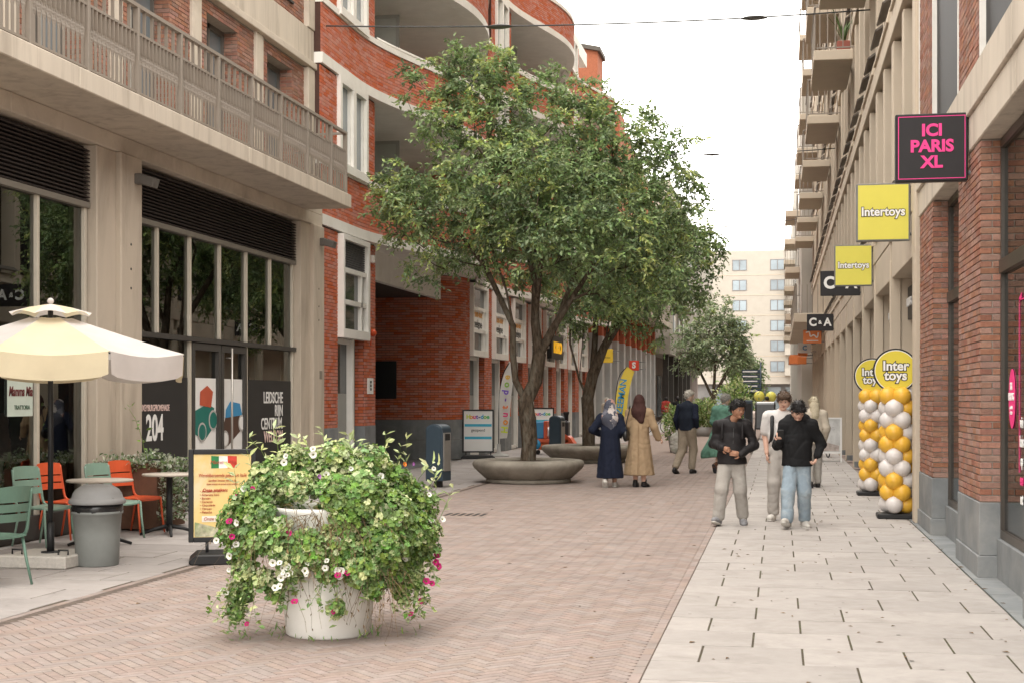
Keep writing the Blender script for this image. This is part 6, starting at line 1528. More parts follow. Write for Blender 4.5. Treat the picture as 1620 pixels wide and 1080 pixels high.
EYEW = mat('eye_white', (.6, .57, .53), .3, .02, 5); EYED = mat('eye_dark', (.02, .013, .01), .2, .05, 5)
def cloth(name, c, **k): return mat('cloth_'+name, c, k.pop('rough', .85), k.pop('var', .10), k.pop('scale', 9), k.pop('bump', .25), k.pop('bscale', 160), spec=.2, **k)
def meshput(nm, VF, m, t, parent=None):
    return put(nm, raw_mesh(nm, VF[0], VF[1], m, True), parent or t, local=True)
def hand_prims(w, d, n, s=1., curl=.5, thumb=1):
    """wrist, direction, palm-side normal; thumb = +1 / -1 side along d x n"""
    w, d, n = Vector(w), Vector(d).normalized(), Vector(n); n = (n-d*n.dot(d)).normalized(); u = d.cross(n)*thumb
    out = [rc(w-d*.02*s, w+d*.07*s, .024*s, .03*s, .55, n, .012), rc(w+d*.06*s-u*.018*s, w+d*.075*s+u*.02*s, .016*s, .017*s, .8, n, .012)]
    for i, (o, l) in enumerate(((.028, .07), (.010, .078), (-.009, .072), (-.027, .056))):
        b = w+d*.078*s+u*o*s; c = curl*(1+.12*i); d1 = (d*math.cos(c*.7)+n*math.sin(c*.7)); d2 = (d*math.cos(c*1.7)+n*math.sin(c*1.7)); d3 = (d*math.cos(c*2.3)+n*math.sin(c*2.3))
        p1 = b+d1*l*.45*s; p2 = p1+d2*l*.32*s; p3 = p2+d3*l*.23*s
        out += [rc(b, p1, .0088*s, .0082*s, k=.004), rc(p1, p2, .0082*s, .0076*s, k=.004), rc(p2, p3, .0076*s, .0066*s, k=.004)]
    b = w+d*.022*s+u*.026*s; p1 = b+(d*.6+u*.75+n*.2).normalized()*.035*s; p2 = p1+(d*.85+u*.25+n*.35).normalized()*.03*s
    out += [rc(b, p1, .012*s, .0098*s, k=.01), rc(p1, p2, .0098*s, .0078*s, k=.005)]
    return out
class Head:
    def __init__(s, c, yaw=0., pitch=0., sc=1., roll=0.):
        s.M = Matrix.Translation(c) @ Euler((R(pitch), R(roll), R(yaw))).to_matrix().to_4x4() @ Matrix.Scale(sc, 4); s.sc = sc
    def p(s, x, y, z): return s.M @ Vector((x, y, z))
    def local(s, VF):       # mesh grown in the head's own frame
        V = np.array(VF[0]); A = np.array(s.M); return (V @ A[:3, :3].T+A[:3, 3], VF[1])
    def skin(s, jaw=1.):
        pr = [el((0, -.012, .03), (.074, .094, .086)), rc((0, .018, -.01), (0, .046, -.082), .062*jaw, .030, k=.05), rc((-.036*jaw, .0, -.05), (.036*jaw, .0, -.05), .03, .03, k=.05), el((0, .062, .045), (.05, .028, .03), .03),
              rc((0, .083, .012), (0, .099, -.022), .0085, .0125, k=.012), el((.0125, .085, -.024), (.009, .010, .008), .008), el((-.0125, .085, -.024), (.009, .010, .008), .008),
              rc((-.018, .077, -.052), (.018, .077, -.052), .008, .008, k=.014), el((0, .07, -.088), (.017, .016, .015), .02), rc((-.045, .055, -.015), (-.038, .06, -.03), .02, .02, k=.03), rc((.045, .055, -.015), (.038, .06, -.03), .02, .02, k=.03), rc((-.03, .083, .030), (.03, .083, .030), .008, .008, k=.02),
              el((.076, -.008, -.005), (.010, .019, .031), .008), el((-.076, -.008, -.005), (.010, .019, .031), .008)]
        sb = [el((.031, .098, .012), (.017, .013, .010)), el((-.031, .098, .012), (.017, .013, .010))]
        return grow_mesh(pr, .0062, sub=sb, pad=.02)
    def features(s, t, body, brow, lip=(.38, .14, .11), closed=False):
        M = s.M
        def mk(nm, b, m):
            me = b.mesh(nm, m); me.transform(M); return put(nm, me, body, local=True)
        for x in (-1, 1):
            b = MB(); b.ball((x*.031, .0795, .0105), .0125, 12, 8, sz=.62 if not closed else .3, sy=.8); mk('eye', b, EYEW if not closed else brow)
            b = MB(); b.ball((x*.031, .0895, .0105), .0065, 10, 6, sy=.4); mk('iris', b, EYED)
            b = MB(); b.tube([(x*.016, .091, .0285), (x*.032, .0905, .034), (x*.049, .077, .029)], [.0042, .0045, .003], 6); mk('eyebrow', b, brow)
            b = MB(); b.tube([(x*.018, .088, .0165), (x*.031, .091, .0195), (x*.044, .082, .0155)], .0022, 5); mk('eyelid', b, brow)
        b = MB(); b.tube([(-.022, .079, -.0525), (-.008, .0875, -.050), (.008, .0875, -.050), (.022, .079, -.0525)], [.0025, .0046, .0046, .0025], 6); b.tube([(-.018, .080, -.057), (0, .0875, -.0605), (.018, .080, -.057)], [.002, .0055, .002], 6); mk('lips', b, mat('lips_%d' % int(lip[0]*100), lip, .5, .05, 9))
def cap_hair(H, amp=.006, wl=.03, front=.062, low=-.02, back=-.075, side=.0, extra=(), seed=3, thick=.016):
    pr = [el((0, -.014, .036), (.078+thick*.6, .098+thick, .089+thick))]+[rc(*e) for e in extra]
    # keep what lies above a plane that runs from the forehead to the nape
    fz, bz = front, back; n = Vector((0, (fz-bz)/.19, -1)).normalized(); cp = (0, .09, fz)
    VF = grow_mesh(pr, .007, amp=amp, wl=wl, cuts=[('p', cp, tuple(n))] if not extra else [('p', cp, tuple(n))], seed=seed, pad=.03)
    return H.local(VF)
def join(parts):
    V = []; F = []; n = 0
    for v, f in parts: V.append(v); F.append(np.asarray(f)+n); n += len(v)
    return np.concatenate(V), np.concatenate(F)
def shoes(t, feet, m, sole, h=.0085):
    """feet = (heel/ankle xyz, toe direction, pitch lift)"""
    for a, d, pitch in feet:
        a = Vector(a); d = Vector((d[0], d[1], 0)).normalized(); f = (d*math.cos(R(pitch))+Vector((0, 0, math.sin(R(pitch))))); upv = d.cross(Vector((0, 0, 1))).cross(f)*-1
        upv = Vector((0, 0, 1))*math.cos(R(pitch))-d*math.sin(R(pitch))
        hl = a-upv*.045-d*.025; ml = hl+f*.13; tl = hl+f*.205
        V = grow_mesh([rc(hl, ml, .042, .046, k=.03), rc(ml, tl, .045, .034, .85, upv, .03), rc(a+upv*.02, hl+f*.02, .043, .042, k=.03)], h, pad=.025)
        o = meshput('shoe', V, m, t)
        s_ = grow_mesh([rc(hl-upv*.03, ml-upv*.032, .044, .05, .35, upv, .02), rc(ml-upv*.032, tl-upv*.026, .05, .036, .35, upv, .02)], h, pad=.02)
        meshput('sole', s_, sole, t, o)
        b = MB()
        for q in (.07, .10, .13): c = hl+f*q+upv*.04; sd = f.cross(upv); b.tube([c-sd*.026, c+upv*.006, c+sd*.026], .004, 5)
        put('laces', b.mesh('laces', sole), o, local=True)
def under(t, skin, head, hands, limbs, jaw=1., neck=None):
    parts = [head.local(head.skin(jaw))]
    if neck: parts.append(grow_mesh([rc(neck[0], neck[1], .052, .047), rc(neck[0]-Vector((0, .01, .06)), neck[0], .06, .055, .8)], .008))
    for hp in hands: parts.append(grow_mesh(hp, .005, pad=.015))
    if limbs: parts.append(grow_mesh(limbs, .016))
    return meshput('body', join(parts), skin, t)
V3 = Vector
DENIMG = cloth('grey_denim', (.37, .345, .315), stain=((.48, .455, .42), .8, 5)); DENIMB = cloth('light_blue_denim', (.27, .335, .39), stain=((.47, .52, .54), .8, 4)); JBLACK = cloth('black_jacket', (.018, .016, .017), rough=.6); HOOD = cloth('black_hoodie', (.013, .013, .014)); TEE = cloth('pale_tee', (.62, .59, .57)); GREYT = cloth('grey_trousers', (.40, .37, .34))
NAVYC = cloth('navy', (.012, .016, .032)); TANC = cloth('tan_coat', (.33, .235, .145)); BROWNS = cloth('brown_scarf', (.055, .025, .022)); GREENC = cloth('green_dress', (.12, .25, .19)); NAVYV = cloth('navy_vest', (.018, .024, .038)); BEIGET = cloth('beige_trousers', (.31, .26, .20)); CREAM = cloth('cream_coat', (.50, .44, .36))
SHW = mat('shoe_white', (.55, .52, .48), .6, .1, 8); SHG = mat('shoe_grey', (.22, .22, .23), .6, .3, 30); SHB = mat('shoe_black', (.02, .018, .018), .5, .1, 8); SOLEW = mat('sole_white', (.6, .58, .54), .7, .05, 8); SOLEB = mat('sole_dark', (.03, .03, .035), .7, .05, 8)
HBLK = mat('hair_black', (.012, .010, .010), .45, .3, 60, .5, 120, spec=.5); HBRN = mat('hair_brown', (.085, .05, .03), .5, .3, 60, .5, 120, spec=.4); HGRY = mat('hair_grey', (.30, .285, .26), .6, .25, 60, .5, 120); HWHT = mat('hair_white', (.55, .52, .47), .6, .2, 60, .5, 120); HBLD = mat('hair_blonde', (.46, .40, .29), .6, .2, 60, .5, 120)
def legs(hz, hips, knees, ankles, r=(.098, .076, .062), k=.05, thin=False): 
    pr = [rc((hips[0][0], hips[0][1], hz), (hips[1][0], hips[1][1], hz), .092, .092, .85, k=.05), rc((0, hips[0][1]*.5+hips[1][1]*.5, hz+.12), (0, 0, hz), .115, .115, .74, k=.05)]
    for h, kn, an in zip(hips, knees, ankles): pr += [rc((h[0], h[1], hz-.02), kn, r[0], r[1], k=k), rc(kn, an, r[1], r[2], k=.03)]
    return pr
def arms(sh, elb, wr, r=(.068, .056, .046)):
    pr = []
    for s_, e, w in zip(sh, elb, wr): pr += [rc(s_, e, r[0], r[1], k=.05), rc(e, w, r[1], r[2], k=.025)]
    return pr

def locks(t, VF, m, head, n=420, l=.04, comb=(0, .5, -.35), seed=1):
    '''loose strands lying on the hair'''
    rr = np.random.default_rng(seed); V = np.asarray(VF[0]); c = np.array(head.M.translation); i = rr.integers(0, len(V), n); P = V[i]; N_ = P-c; N_ /= np.linalg.norm(N_, axis=1, keepdims=True)
    k = np.array(head.M.to_3x3() @ Vector(comb)); D = N_*.45+k+rr.normal(0, .35, (n, 3))
    o = put('hair_locks', leaves_mesh('hair_locks', P-D*.008, D, l, m, aspect=.22), t, local=True); o['kind'] = 'stuff'
def hair(t, m, H, *a, n=420, l=.042, comb=(0, .5, -.35), **k):
    VF = cap_hair(H, *a, **k); o = meshput('hair', VF, m, t); locks(o, VF, m, H, n, l, comb); return o
# ---- the boy in the black jacket (walks towards us, looks to the side)
t = thing('person', 'boy in black jacket and grey jeans walking nearest the brick street, looking sideways', 'person', (-.60, 18.45, 0), math.pi, 'boys walking towards the camera')
H = Head(V3((-.075, .035, 1.475)), 38, -8, .93)
sh = [V3((.165, 0, 1.285)), V3((-.185, .0, 1.285))]; eb = [V3((.235, -.06, 1.04)), V3((-.285, -.03, 1.03))]; wr = [V3((.12, .15, .995)), V3((-.125, .17, .915))]
bd = under(t, SKIN['brown'], H, [hand_prims(wr[0], (-.55, .4, -.15), (-.3, -.8, 0), .95, .7, -1), hand_prims(wr[1], (.9, .35, .12), (.1, -.9, 0), 1., .35, 1)], [rc((0, -.01, .9), (0, -.01, 1.22), .09, .10, .6)], neck=(V3((-.01, -.01, 1.34)), V3((-.06, .02, 1.40))))
H.features(t, bd, HBLK)
hair(t, HBLK, H, .008, .024, front=.052, back=-.10, extra=[((-.045, .06, .095), (.045, .065, .095), .036, .036, 1, (0, 1, 0), .03)], thick=.018)
meshput('jacket', grow_mesh([rc((0, -.01, .84), (0, -.005, 1.08), .165, .158, .74, k=.06), rc((0, -.005, 1.06), (0, -.01, 1.25), .158, .14, .7, k=.06), rc(sh[0], sh[1], .06, .06, k=.07), rc((0, -.005, 1.27), (-.02, 0, 1.345), .10, .068, k=.05), rc((0, .005, .76), (0, 0, .9), .186, .178, .80, k=.04)]+arms(sh, eb, wr, (.064, .058, .045)), .0095, .010, .18, cuts=[('zmin', .785)], sub=[rc((-.03, .03, 1.35), (-.06, .05, 1.5), .055, .07)], seed=1), JBLACK, t)
z_ = MB(); z_.tube([(-.02, .118, .86), (-.02, .118, 1.05), (-.025, .11, 1.22), (-.03, .075, 1.33)], .004, 5); put('zip', z_.mesh('zip', mat('zip_grey', (.1, .1, .1), .4, .1, 5, metal=.5)), t, local=True)
meshput('jeans', grow_mesh(legs(.86, [(.07, 0), (-.07, 0)], [(.125, .12, .46), (-.105, .0, .45)], [(.165, .12, .12), (-.135, -.12, .13)], (.098, .083, .076)), .010, .0065, .2, cuts=[('zmin', .065), ('zmax', .9)], seed=2), DENIMG, t)
shoes(t, [((.17, .11, .09), (.25, 1, 0), 12), ((-.14, -.13, .095), (-.1, 1, 0), -10)], SHG, SOLEW)
for x in (.12, -.14):
    b = MB(); b.tube(bez([(x, -.09, 1.34), (x*1.02, .02, 1.355), (x*.98, .10, 1.25), (x*1.0, .115, 1.1)], 5), .014, 6, flat=.5); put('bag_strap', b.mesh('bag_strap', JBLACK), t, local=True)

# ---- the boy with the phone
t = thing('person', 'boy in black hoodie and light blue jeans looking down at his phone', 'person', (.22, 18.25, 0), math.pi, 'boys walking towards the camera')
H = Head(V3((-.005, .09, 1.465)), 22, -34, .94)
sh = [V3((.16, 0, 1.29)), V3((-.19, 0, 1.29))]; eb = [V3((.245, -.02, 1.03)), V3((-.30, -.05, 1.05))]; wr = [V3((.215, .2, 1.085)), V3((-.245, .06, .90))]
bd = under(t, SKIN['light'], H, [hand_prims(wr[0], (.1, .5, .75), (.0, -.8, .6), .95, .75, 1), hand_prims(wr[1], (.35, .2, -.9), (.9, 0, .3), 1.02, .75, 1)], [rc((0, -.01, .9), (0, -.01, 1.22), .09, .10, .6)], neck=(V3((-.01, .0, 1.34)), V3((-.01, .06, 1.40))))
H.features(t, bd, HBLK, lip=(.5, .24, .2))
hair(t, HBLK, H, .0075, .022, front=.034, back=-.10, extra=[((-.045, .072, .072), (.045, .074, .068), .026, .026, 1, (0, 1, 0), .04), ((-.02, .02, .115), (.02, .02, .115), .034, .034, 1, (0, 1, 0), .04)], seed=5, thick=.014)
meshput('hoodie', grow_mesh([rc((0, .005, .74), (0, 0, 1.08), .19, .17, .80, k=.06), rc((0, 0, 1.06), (0, -.01, 1.25), .166, .145, .7, k=.06), rc(sh[0], sh[1], .062, .062, k=.07), rc((-.09, -.06, 1.37), (.09, -.06, 1.37), .06, .06, k=.06), rc((-.10, -.03, 1.37), (-.06, .05, 1.33), .045, .035, k=.03), rc((.10, -.03, 1.37), (.06, .05, 1.33), .045, .035, k=.03)]+arms(sh, eb, wr, (.066, .06, .044)), .0095, .010, .18, cuts=[('zmin', .775)], seed=7), HOOD, t)
meshput('jeans', grow_mesh(legs(.86, [(.072, 0), (-.072, 0)], [(.11, .15, .47), (-.085, .02, .46)], [(.125, .19, .13), (-.09, -.13, .12)], (.098, .085, .078)), .010, .0065, .2, cuts=[('zmin', .07), ('zmax', .88)], seed=8), DENIMB, t)
shoes(t, [((.13, .18, .095), (.2, 1, 0), 18), ((-.09, -.14, .09), (-.25, 1, 0), -6)], SHW, SOLEW)
pc = wr[0]+V3((.0, .055, .085))
b = MB(); b.obox((.205, .27, 1.175), (.036, .0, 0), (0, .045, .058), (0, .004, -.0035)); o = tag(b.build('phone', BLACKM, None, bevel=.002), 'black phone held by the boy in the hoodie', 'phone')
o.matrix_world = world_of(t)

# ---- the boy behind with the backpack
t = thing('person', 'brown haired boy in pale t shirt with backpack, half hidden behind the other two', 'person', (.02, 19.35, 0), math.pi, 'boys walking towards the camera')
H = Head(V3((-.045, .04, 1.585)), -10, -16, .96)
sh = [V3((.165, 0, 1.385)), V3((-.185, 0, 1.385))]; eb = [V3((.205, -.03, 1.12)), V3((-.25, 0, 1.13))]; wr = [V3((.185, .07, .885)), V3((-.2, .1, .95))]
bd = under(t, SKIN['light'], H, [hand_prims(wr[0], (-.1, .1, -1), (-1, 0, 0), 1., .6, 1)], [rc((0, -.01, .95), (0, -.01, 1.3), .09, .10, .6)]+[rc(sh[0], eb[0], .05, .043), rc(eb[0], wr[0], .042, .028), rc(sh[1], eb[1], .05, .043), rc(eb[1], wr[1], .042, .028)], neck=(V3((-.01, .0, 1.43)), V3((-.03, .03, 1.51))))
H.features(t, bd, HBRN)
hair(t, HBRN, H, .0085, .026, front=.044, back=-.09, extra=[((-.05, .07, .085), (.05, .075, .085), .032, .032, 1, (0, 1, 0), .04)], seed=9, thick=.018)
meshput('t_shirt', grow_mesh([rc((0, -.01, .9), (0, 0, 1.15), .15, .158, .7, k=.06), rc((0, 0, 1.13), (0, -.01, 1.34), .158, .14, .7, k=.06), rc(sh[0], sh[1], .068, .068, k=.06), rc((0, 0, 1.36), (0, 0, 1.42), .09, .062, k=.04), rc(sh[0], sh[0].lerp(eb[0], .72), .076, .078, k=.03), rc(sh[1], sh[1].lerp(eb[1], .72), .076, .078, k=.03)], .0095, .007, .18, cuts=[('zmin', .86)], seed=10), TEE, t)
for x in (.115, -.13):
    b = MB(); b.tube(bez([(x, -.10, 1.42), (x*1.02, .0, 1.455), (x, .105, 1.33), (x*1.05, .12, 1.12), (x*1.25, .02, 1.02)], 5), .024, 6, flat=.4); put('backpack_strap', b.mesh('backpack_strap', BLACKM), t, local=True)
meshput('backpack', grow_mesh([rc((0, -.2, 1.0), (0, -.2, 1.32), .13, .12, .7, k=.05)], .014), HOOD, t)
meshput('trousers', grow_mesh(legs(.93, [(.072, 0), (-.072, 0)], [(.095, .10, .5), (-.08, .03, .5)], [(.10, .08, .12), (-.075, -.1, .12)], (.098, .083, .075)), .010, .0065, .2, cuts=[('zmin', .07), ('zmax', .97)], seed=11), GREYT, t)
shoes(t, [((.11, .08, .085), (.2, 1, 0), 0), ((-.075, -.1, .09), (-.1, 1, 0), -8)], SHW, SOLEW)

# ---- woman in navy with a floral scarf, from behind
def robe(t, m, top, waist, hem, rs, cx=0, cy=0, seed=0, folds=True, h=.013, flat=.8, extra=(), z0=None, amp=.007):
    pr = [rc((cx, cy, top), (cx, cy, waist), rs[0], rs[1], flat, k=.06), rc((cx, cy, waist), (cx, cy, hem-.02), rs[1], rs[2], flat*1.1, k=.06)]+list(extra)
    return meshput('robe' if z0 is None else z0, grow_mesh(pr, h, amp, .12, folds=(cx, cy, 8, .010, waist, hem) if folds else None, cuts=[('zmin', hem)], seed=seed), m, t)
def scarf_mat(name, c1, c2, c3):
    m = mat(name, c1, .8, .1, 8, .2, 100); t_ = m.node_tree; N = t_.nodes; L = t_.links; b = N['Principled BSDF']
    vo = N.new('ShaderNodeTexVoronoi'); vo.inputs['Scale'].default_value = 9; tc = N.new('ShaderNodeTexCoord'); nz = N.new('ShaderNodeTexNoise'); nz.inputs['Scale'].default_value = 14; mx0 = N.new('ShaderNodeMix'); mx0.data_type = 'RGBA'; mx0.inputs[0].default_value = .12
    L.new(tc.outputs['Object'], nz.inputs[0]); L.new(tc.outputs['Object'], mx0.inputs[6]); L.new(nz.outputs['Color'], mx0.inputs[7]); L.new(mx0.outputs[2], vo.inputs['Vector'])
    sp = N.new('ShaderNodeSeparateColor'); L.new(vo.outputs['Color'], sp.inputs[0]); cr = N.new('ShaderNodeValToRGB'); cr.color_ramp.interpolation = 'CONSTANT'
    cr.color_ramp.elements[0].color = (*c1, 1); e = cr.color_ramp.elements[1]; e.position = .38; e.color = (*c2, 1); e = cr.color_ramp.elements.new(.7); e.color = (*c3, 1); e = cr.color_ramp.elements.new(.88); e.color = (.42, .24, .2, 1)
    L.new(sp.outputs[0], cr.inputs[0]); L.new(cr.outputs[0], b.inputs['Base Color']); return m
FLOR = scarf_mat('floral_scarf', (.07, .075, .10), (.16, .16, .19), (.50, .45, .43))
t = thing('person', 'woman in long navy dress and floral headscarf walking away', 'person', (-3.05, 25.95, 0), R(4), 'women walking away')
H = Head(V3((0, .03, 1.475)), -14, -8, .95)
sh = [V3((.165, 0, 1.27)), V3((-.165, 0, 1.27))]; eb = [V3((.245, -.04, 1.03)), V3((-.32, -.03, 1.05))]; wr = [V3((.16, .16, .95)), V3((-.2, .18, .98))]
bd = under(t, SKIN['tan'], H, [hand_prims(wr[0], (-.4, .7, 0), (-.3, -.8, 0), .92, .7, -1), hand_prims(wr[1], (.4, .7, 0), (.3, -.8, 0), .92, .7, 1)], [rc((-.08, -.06, .10), (-.06, 0, .8), .042, .07), rc((.08, .06, .1), (.06, 0, .8), .042, .07), rc((0, 0, .8), (0, 0, 1.2), .1, .1)], neck=(V3((0, 0, 1.33)), V3((0, .02, 1.41))))
H.features(t, bd, HBLK)
robe(t, NAVYC, 1.24, 1.0, .17, (.155, .165, .245), seed=21, extra=[rc(sh[0], sh[1], .075, .075, k=.07)]+arms(sh, eb, wr, (.075, .07, .062)), z0='dress')
meshput('headscarf', grow_mesh([el((0, .012, 1.50), (.095, .112, .118), .05), rc((0, -.01, 1.42), (0, -.045, 1.26), .115, .16, .8, k=.06), rc((0, -.05, 1.26), (.01, -.09, 1.1), .15, .085, .65, k=.05)], .010, .006, .07, sub=[rc((0, .13, 1.45), (0, .3, 1.45), .07, .1)], seed=22), FLOR, t)
shoes(t, [((-.085, -.13, .14), (0, 1, 0), -48), ((.085, .07, .085), (.1, 1, 0), 0)], SHW, SOLEW)

# ---- woman in the tan coat, from behind
t = thing('person', 'woman in long tan coat and dark brown headscarf walking away', 'person', (-2.53, 26.1, 0), R(-4), 'women walking away')
H = Head(V3((0, .03, 1.565)), -4, -6, .96)
sh = [V3((.175, 0, 1.36)), V3((-.175, 0, 1.36))]; eb = [V3((.28, -.02, 1.10)), V3((-.25, -.03, 1.12))]; wr = [V3((.34, .06, .90)), V3((-.17, .17, 1.02))]
bd = under(t, SKIN['light'], H, [hand_prims(wr[0], (.75, .1, -.45), (0, 0, -1), .95, .7, 1), hand_prims(wr[1], (.2, .8, .2), (.5, -.6, 0), .92, .9, 1)], [rc((-.07, .0, .10), (-.06, 0, .8), .042, .07), rc((.09, -.03, .1), (.06, 0, .8), .042, .07), rc((0, 0, .8), (0, 0, 1.3), .1, .1)], neck=(V3((0, 0, 1.42)), V3((0, .02, 1.5))))
H.features(t, bd, HBRN)
robe(t, TANC, 1.33, 1.07, .22, (.158, .168, .275), seed=23, extra=[rc(sh[0], sh[1], .078, .078, k=.07)]+arms(sh, eb, wr, (.08, .072, .062)), z0='coat')
b = MB(); b.tube([(0.01, -.155, 1.2), (.015, -.19, .9), (.02, -.25, .5), (.02, -.275, .26)], .004, 4); put('back_seam', b.mesh('back_seam', cloth('tan_dark', (.25, .16, .085))), t, local=True)
meshput('headscarf', grow_mesh([el((0, .008, 1.59), (.092, .11, .115), .05), rc((0, -.01, 1.52), (0, -.04, 1.38), .105, .15, .8, k=.06), rc((0, -.05, 1.38), (.05, -.12, 1.22), .13, .06, .6, k=.06)], .010, .006, .07, sub=[rc((0, .13, 1.54), (0, .3, 1.54), .07, .1)], seed=24), BROWNS, t)
shoes(t, [((-.07, -.02, .085), (0, 1, 0), 0), ((.10, -.02, .10), (.35, 1, 0), -15)], SHB, SOLEB)
hb_ = thing('handbag', 'black leather shoulder bag hanging from the tan coated woman', 'handbag', (-2.76, 26.0, .86))
meshput('bag', grow_mesh([rc((0, -.08, .08), (0, .12, .08), .1, .1, .55, (1, 0, 0), .03), rc((0, -.06, .2), (0, .10, .2), .06, .06, .5, (1, 0, 0), .05)], .009, .003, .06), mat('black_leather', (.015, .014, .014), .35, .1, 8, .3, 30, spec=.5), hb_)
b = MB(); b.tube(bez([(0, -.07, .24), (.03, -.075, .4), (.075, -.04, .6), (.055, .04, .6), (.0, .09, .4), (0, .1, .24)], 6), .01, 6); put('strap', b.mesh('strap', MATS['black_leather']), hb_, local=True)

# ---- old man with shopping bag
t = thing('person', 'white haired man in dark vest and beige trousers walking away', 'person', (-1.97, 31.1, 0), R(-22))
H = Head(V3((.03, .05, 1.67)), -42, -8, .99)
sh = [V3((.185, 0, 1.44)), V3((-.185, 0, 1.44))]; eb = [V3((.26, -.12, 1.19)), V3((-.25, -.03, 1.17))]; wr = [V3((.2, .06, 1.02)), V3((-.26, .1, .93))]
bd = under(t, SKIN['pale'], H, [hand_prims(wr[1], (0, .1, -1), (1, 0, 0), 1., 1.1, 1), hand_prims(wr[0], (-.2, .9, 0), (-.5, 0, -.8), 1., .6, -1)], [rc((0, 0, .9), (0, 0, 1.35), .1, .11, .6)], neck=(V3((0, 0, 1.5)), V3((.02, .03, 1.6))))
H.features(t, bd, HWHT)
hair(t, HWHT, H, .006, .035, front=.085, back=-.085, seed=31, thick=.014)
meshput('vest', grow_mesh([rc((0, 0, .95), (0, -.01, 1.2), .185, .19, .78, k=.06), rc((0, -.01, 1.2), (0, -.02, 1.4), .19, .165, .75, k=.06), rc((.1, 0, 1.43), (-.1, 0, 1.43), .085, .085, k=.06), rc((0, 0, 1.45), (.005, .0, 1.52), .09, .07, k=.04)], .012, .006, .1, cuts=[('zmin', .93)], seed=32), NAVYV, t)
meshput('sleeve', grow_mesh(arms(sh[:1], eb[:1], wr[:1], (.078, .068, .05)), .011, .006, .08, seed=33), NAVYC, t); meshput('sleeve', grow_mesh(arms(sh[1:], eb[1:], wr[1:], (.078, .068, .05)), .011, .006, .08, seed=34), NAVYC, t)
meshput('trousers', grow_mesh(legs(.94, [(.09, 0), (-.09, 0)], [(.10, .10, .52), (-.10, -.05, .5)], [(.10, .02, .13), (-.12, -.32, .16)], (.115, .09, .075)), .012, .008, .1, cuts=[('zmin', .09), ('zmax', 1.0)], seed=35), BEIGET, t)
shoes(t, [((.11, .0, .085), (0, 1, 0), 0), ((-.12, -.36, .12), (0, 1, 0), -20)], SHB, SOLEB, .010)
sb = thing('shopping_bag', 'white plastic shopping bag in the hand of the white haired man', 'bag', (-2.2, 31.2, .55))
meshput('bag', grow_mesh([rc((0, 0, .02), (0, 0, .18), .16, .14, .7, k=.04), rc((0, 0, .2), (0, 0, .36), .08, .02, .8, k=.1)], .011, .014, .1, seed=4), mat('plastic_white', (.55, .53, .48), .35, .12, 8, trans=.2, stain=((.35, .42, .3), .6, 9)), sb)

# ---- woman in the green dress
t = thing('person', 'grey haired woman in a flowing green dress walking away', 'person', (-1.22, 31.4, 0), R(-30))
H = Head(V3((.05, .05, 1.59)), -20, -12, .96)
sh = [V3((.17, 0, 1.375)), V3((-.17, 0, 1.375))]; eb = [V3((.24, .02, 1.12)), V3((-.23, .0, 1.12))]; wr = [V3((.17, .2, 1.02)), V3((-.16, .18, .98))]
bd = under(t, SKIN['pale'], H, [hand_prims(wr[0], (-.2, .8, 0), (-.5, 0, -.8), .92, .6, -1)], [rc((.04, .02, .1), (.05, 0, .8), .04, .07), rc((-.03, -.18, .2), (-.05, 0, .8), .042, .07)], neck=(V3((0, 0, 1.43)), V3((.03, .03, 1.52))))
H.features(t, bd, HGRY)
hair(t, HGRY, H, .012, .035, front=.07, back=-.09, seed=41, thick=.022)
meshput('dress', grow_mesh([rc((0, 0, 1.33), (0, 0, 1.05), .165, .175, .8, k=.06), rc((0, 0, 1.05), (-.10, -.10, .45), .18, .27, .85, k=.06), rc((-.1, -.1, .5), (-.28, -.16, .38), .2, .14, .8, k=.1), rc(sh[0], sh[1], .08, .08, k=.07)]+arms(sh, eb, wr, (.09, .085, .075)), .0125, .009, .14, folds=(-.05, -.05, 9, .016, 1.0, .4), cuts=[('p', (0, 0, .36), (.12, 0, -1))], seed=42), GREENC, t)
meshput('collar', grow_mesh([rc((.02, .0, 1.40), (.03, .02, 1.46), .085, .066, .9, k=.03)], .010), cloth('pale_collar', (.5, .53, .52)), t)
shoes(t, [((.05, .05, .085), (0, 1, 0), 0), ((-.03, -.22, .2), (0, 1, 0), -65)], mat('shoe_brown', (.12, .055, .03), .5, .1, 6), SOLEB, .010)

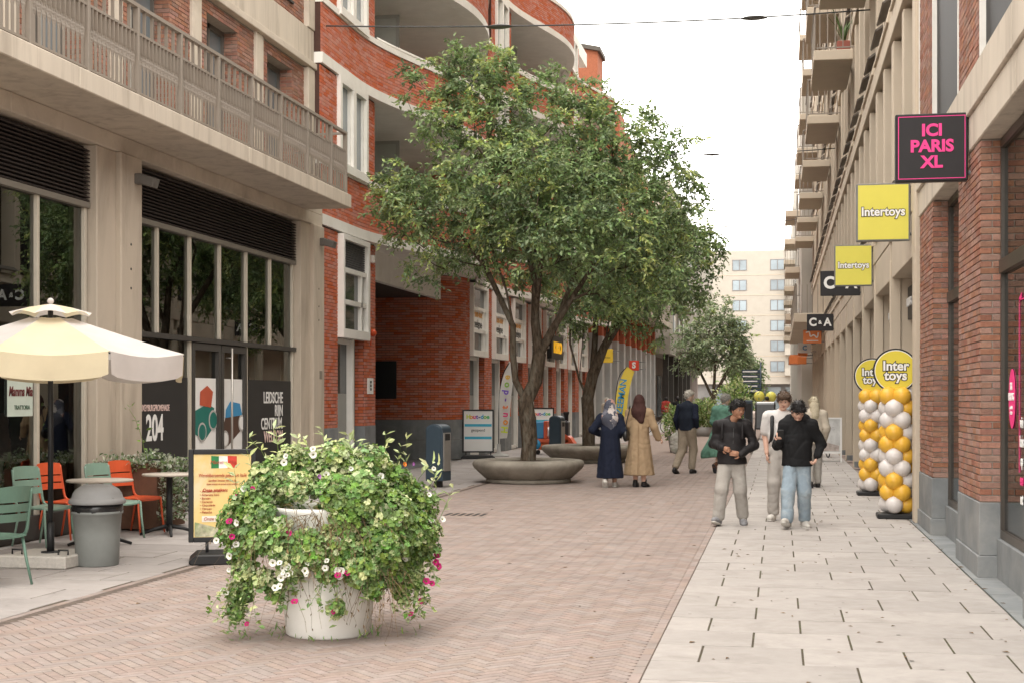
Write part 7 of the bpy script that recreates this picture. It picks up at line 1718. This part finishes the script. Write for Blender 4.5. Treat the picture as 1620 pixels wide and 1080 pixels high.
# ---- woman behind the boys, far mannequin-like walker, two people by the bikes
def simple_person(label, loc, rz, coat, hairm, trou, h=1.65, group=None, long=.45, hairlong=False, skin='light'):
    k = h/1.7; t = thing('person', label, 'person', loc, rz, group)
    H = Head(V3((0, .03, 1.575*k)), 5, -6, .97*k)
    sh = [V3((.17, 0, 1.38))*k, V3((-.17, 0, 1.38))*k]; eb = [V3((.23, -.04, 1.12))*k, V3((-.23, -.02, 1.12))*k]; wr = [V3((.21, .08, .9))*k, V3((-.2, .1, .9))*k]
    bd = under(t, SKIN[skin], H, [hand_prims(wr[0], (0, .3, -1), (-1, 0, 0), .95, .5, 1), hand_prims(wr[1], (0, .3, -1), (1, 0, 0), .95, .5, 1)], None, neck=(V3((0, 0, 1.43*k)), V3((0, .02, 1.5*k)))); H.features(t, bd, hairm)
    hair(t, hairm, H, .008, .04, front=.07, back=-.09 if not hairlong else -.2, seed=51, thick=.02)
    if hairlong: meshput('hair_length', grow_mesh([rc((0, -.05, 1.55*k), (0, -.09, 1.36*k), .09, .075, .7, k=.05)], .012, .008, .04, seed=9), hairm, t)
    meshput('coat', grow_mesh([rc((0, 0, 1.35*k), (0, 0, 1.05*k), .155, .165, .75, k=.06), rc((0, 0, 1.05*k), (0, 0, long+.02), .165, .19, .8, k=.06), rc(sh[0], sh[1], .075, .075, k=.07), rc((0, 0, 1.38*k), (0, 0, 1.46*k), .09, .07, k=.04)]+arms(sh, eb, wr, (.075, .066, .052)), .014, .007, .11, cuts=[('zmin', long)], seed=52), coat, t)
    meshput('trousers', grow_mesh(legs(.9*k, [(.085, 0), (-.085, 0)], [(.09, .1, .5*k), (-.09, -.03, .5*k)], [(.09, .1, .1), (-.09, -.15, .13)], (.1, .075, .062)), .014, .006, .1, cuts=[('zmin', .07), ('zmax', .95*k)], seed=53), trou, t)
    shoes(t, [((.09, .1, .085), (0, 1, 0), 0), ((-.09, -.17, .1), (0, 1, 0), -12)], SHB, SOLEB, .012); return t
simple_person('blonde woman in pale jacket walking away behind the boys', (.62, 26.5, 0), R(10), CREAM, HBLD, DENIMG, 1.64, None, .8, True)
simple_person('woman in cream coat standing by the shops left of the second trunk', (-7.0, 58.5, 0), R(160), CREAM, HWHT, GREYT, 1.66, None, .62)
simple_person('far dark dressed walker left of the white haired man', (-4.9, 70, 0), R(20), HOOD, HBLK, NAVYC, 1.72, 'far walkers', .85, skin='tan')
simple_person('far walker in navy beside the bicycles, right of the other far walker', (-3.9, 74, 0), R(-40), NAVYV, HGRY, BEIGET, 1.7, 'far walkers', .85)

for i, (lab, x, y, rz, ct, hr, tr, hh) in enumerate((('far walker in a pale coat in the middle of the street', -2.0, 84, 170, CREAM, HBRN, NAVYC, 1.68), ('far walker in tan beside the dark information pillar', -.6, 72, 10, TANC, HBLK, DENIMG, 1.72), ('far walker in black near the end of the street', -3.2, 95, 0, HOOD, HBRN, DENIMB, 1.75), ('far walker in a red jacket near the grey pillars', -6.4, 82, 20, cloth('red_jacket', (.35, .05, .04)), HBLK, NAVYC, 1.7))):
    simple_person(lab, (x, y, 0), R(rz), ct, hr, tr, hh, 'far walkers', .85)

simple_person('person in a white shirt standing behind the restaurant window', (-9.3, 14.0, 0), R(-95), cloth('white_shirt', (.6, .58, .55)), HBRN, NAVYC, 1.68, None, .85)
simple_person('person in a pink top added behind the restaurant window in place of a reflection', (-9.5, 15.9, 0), R(-120), cloth('pink_top', (.5, .33, .3)), HBRN, GREYT, 1.66, None, .85)  # figure added indoors, stands in for people mirrored in the glass
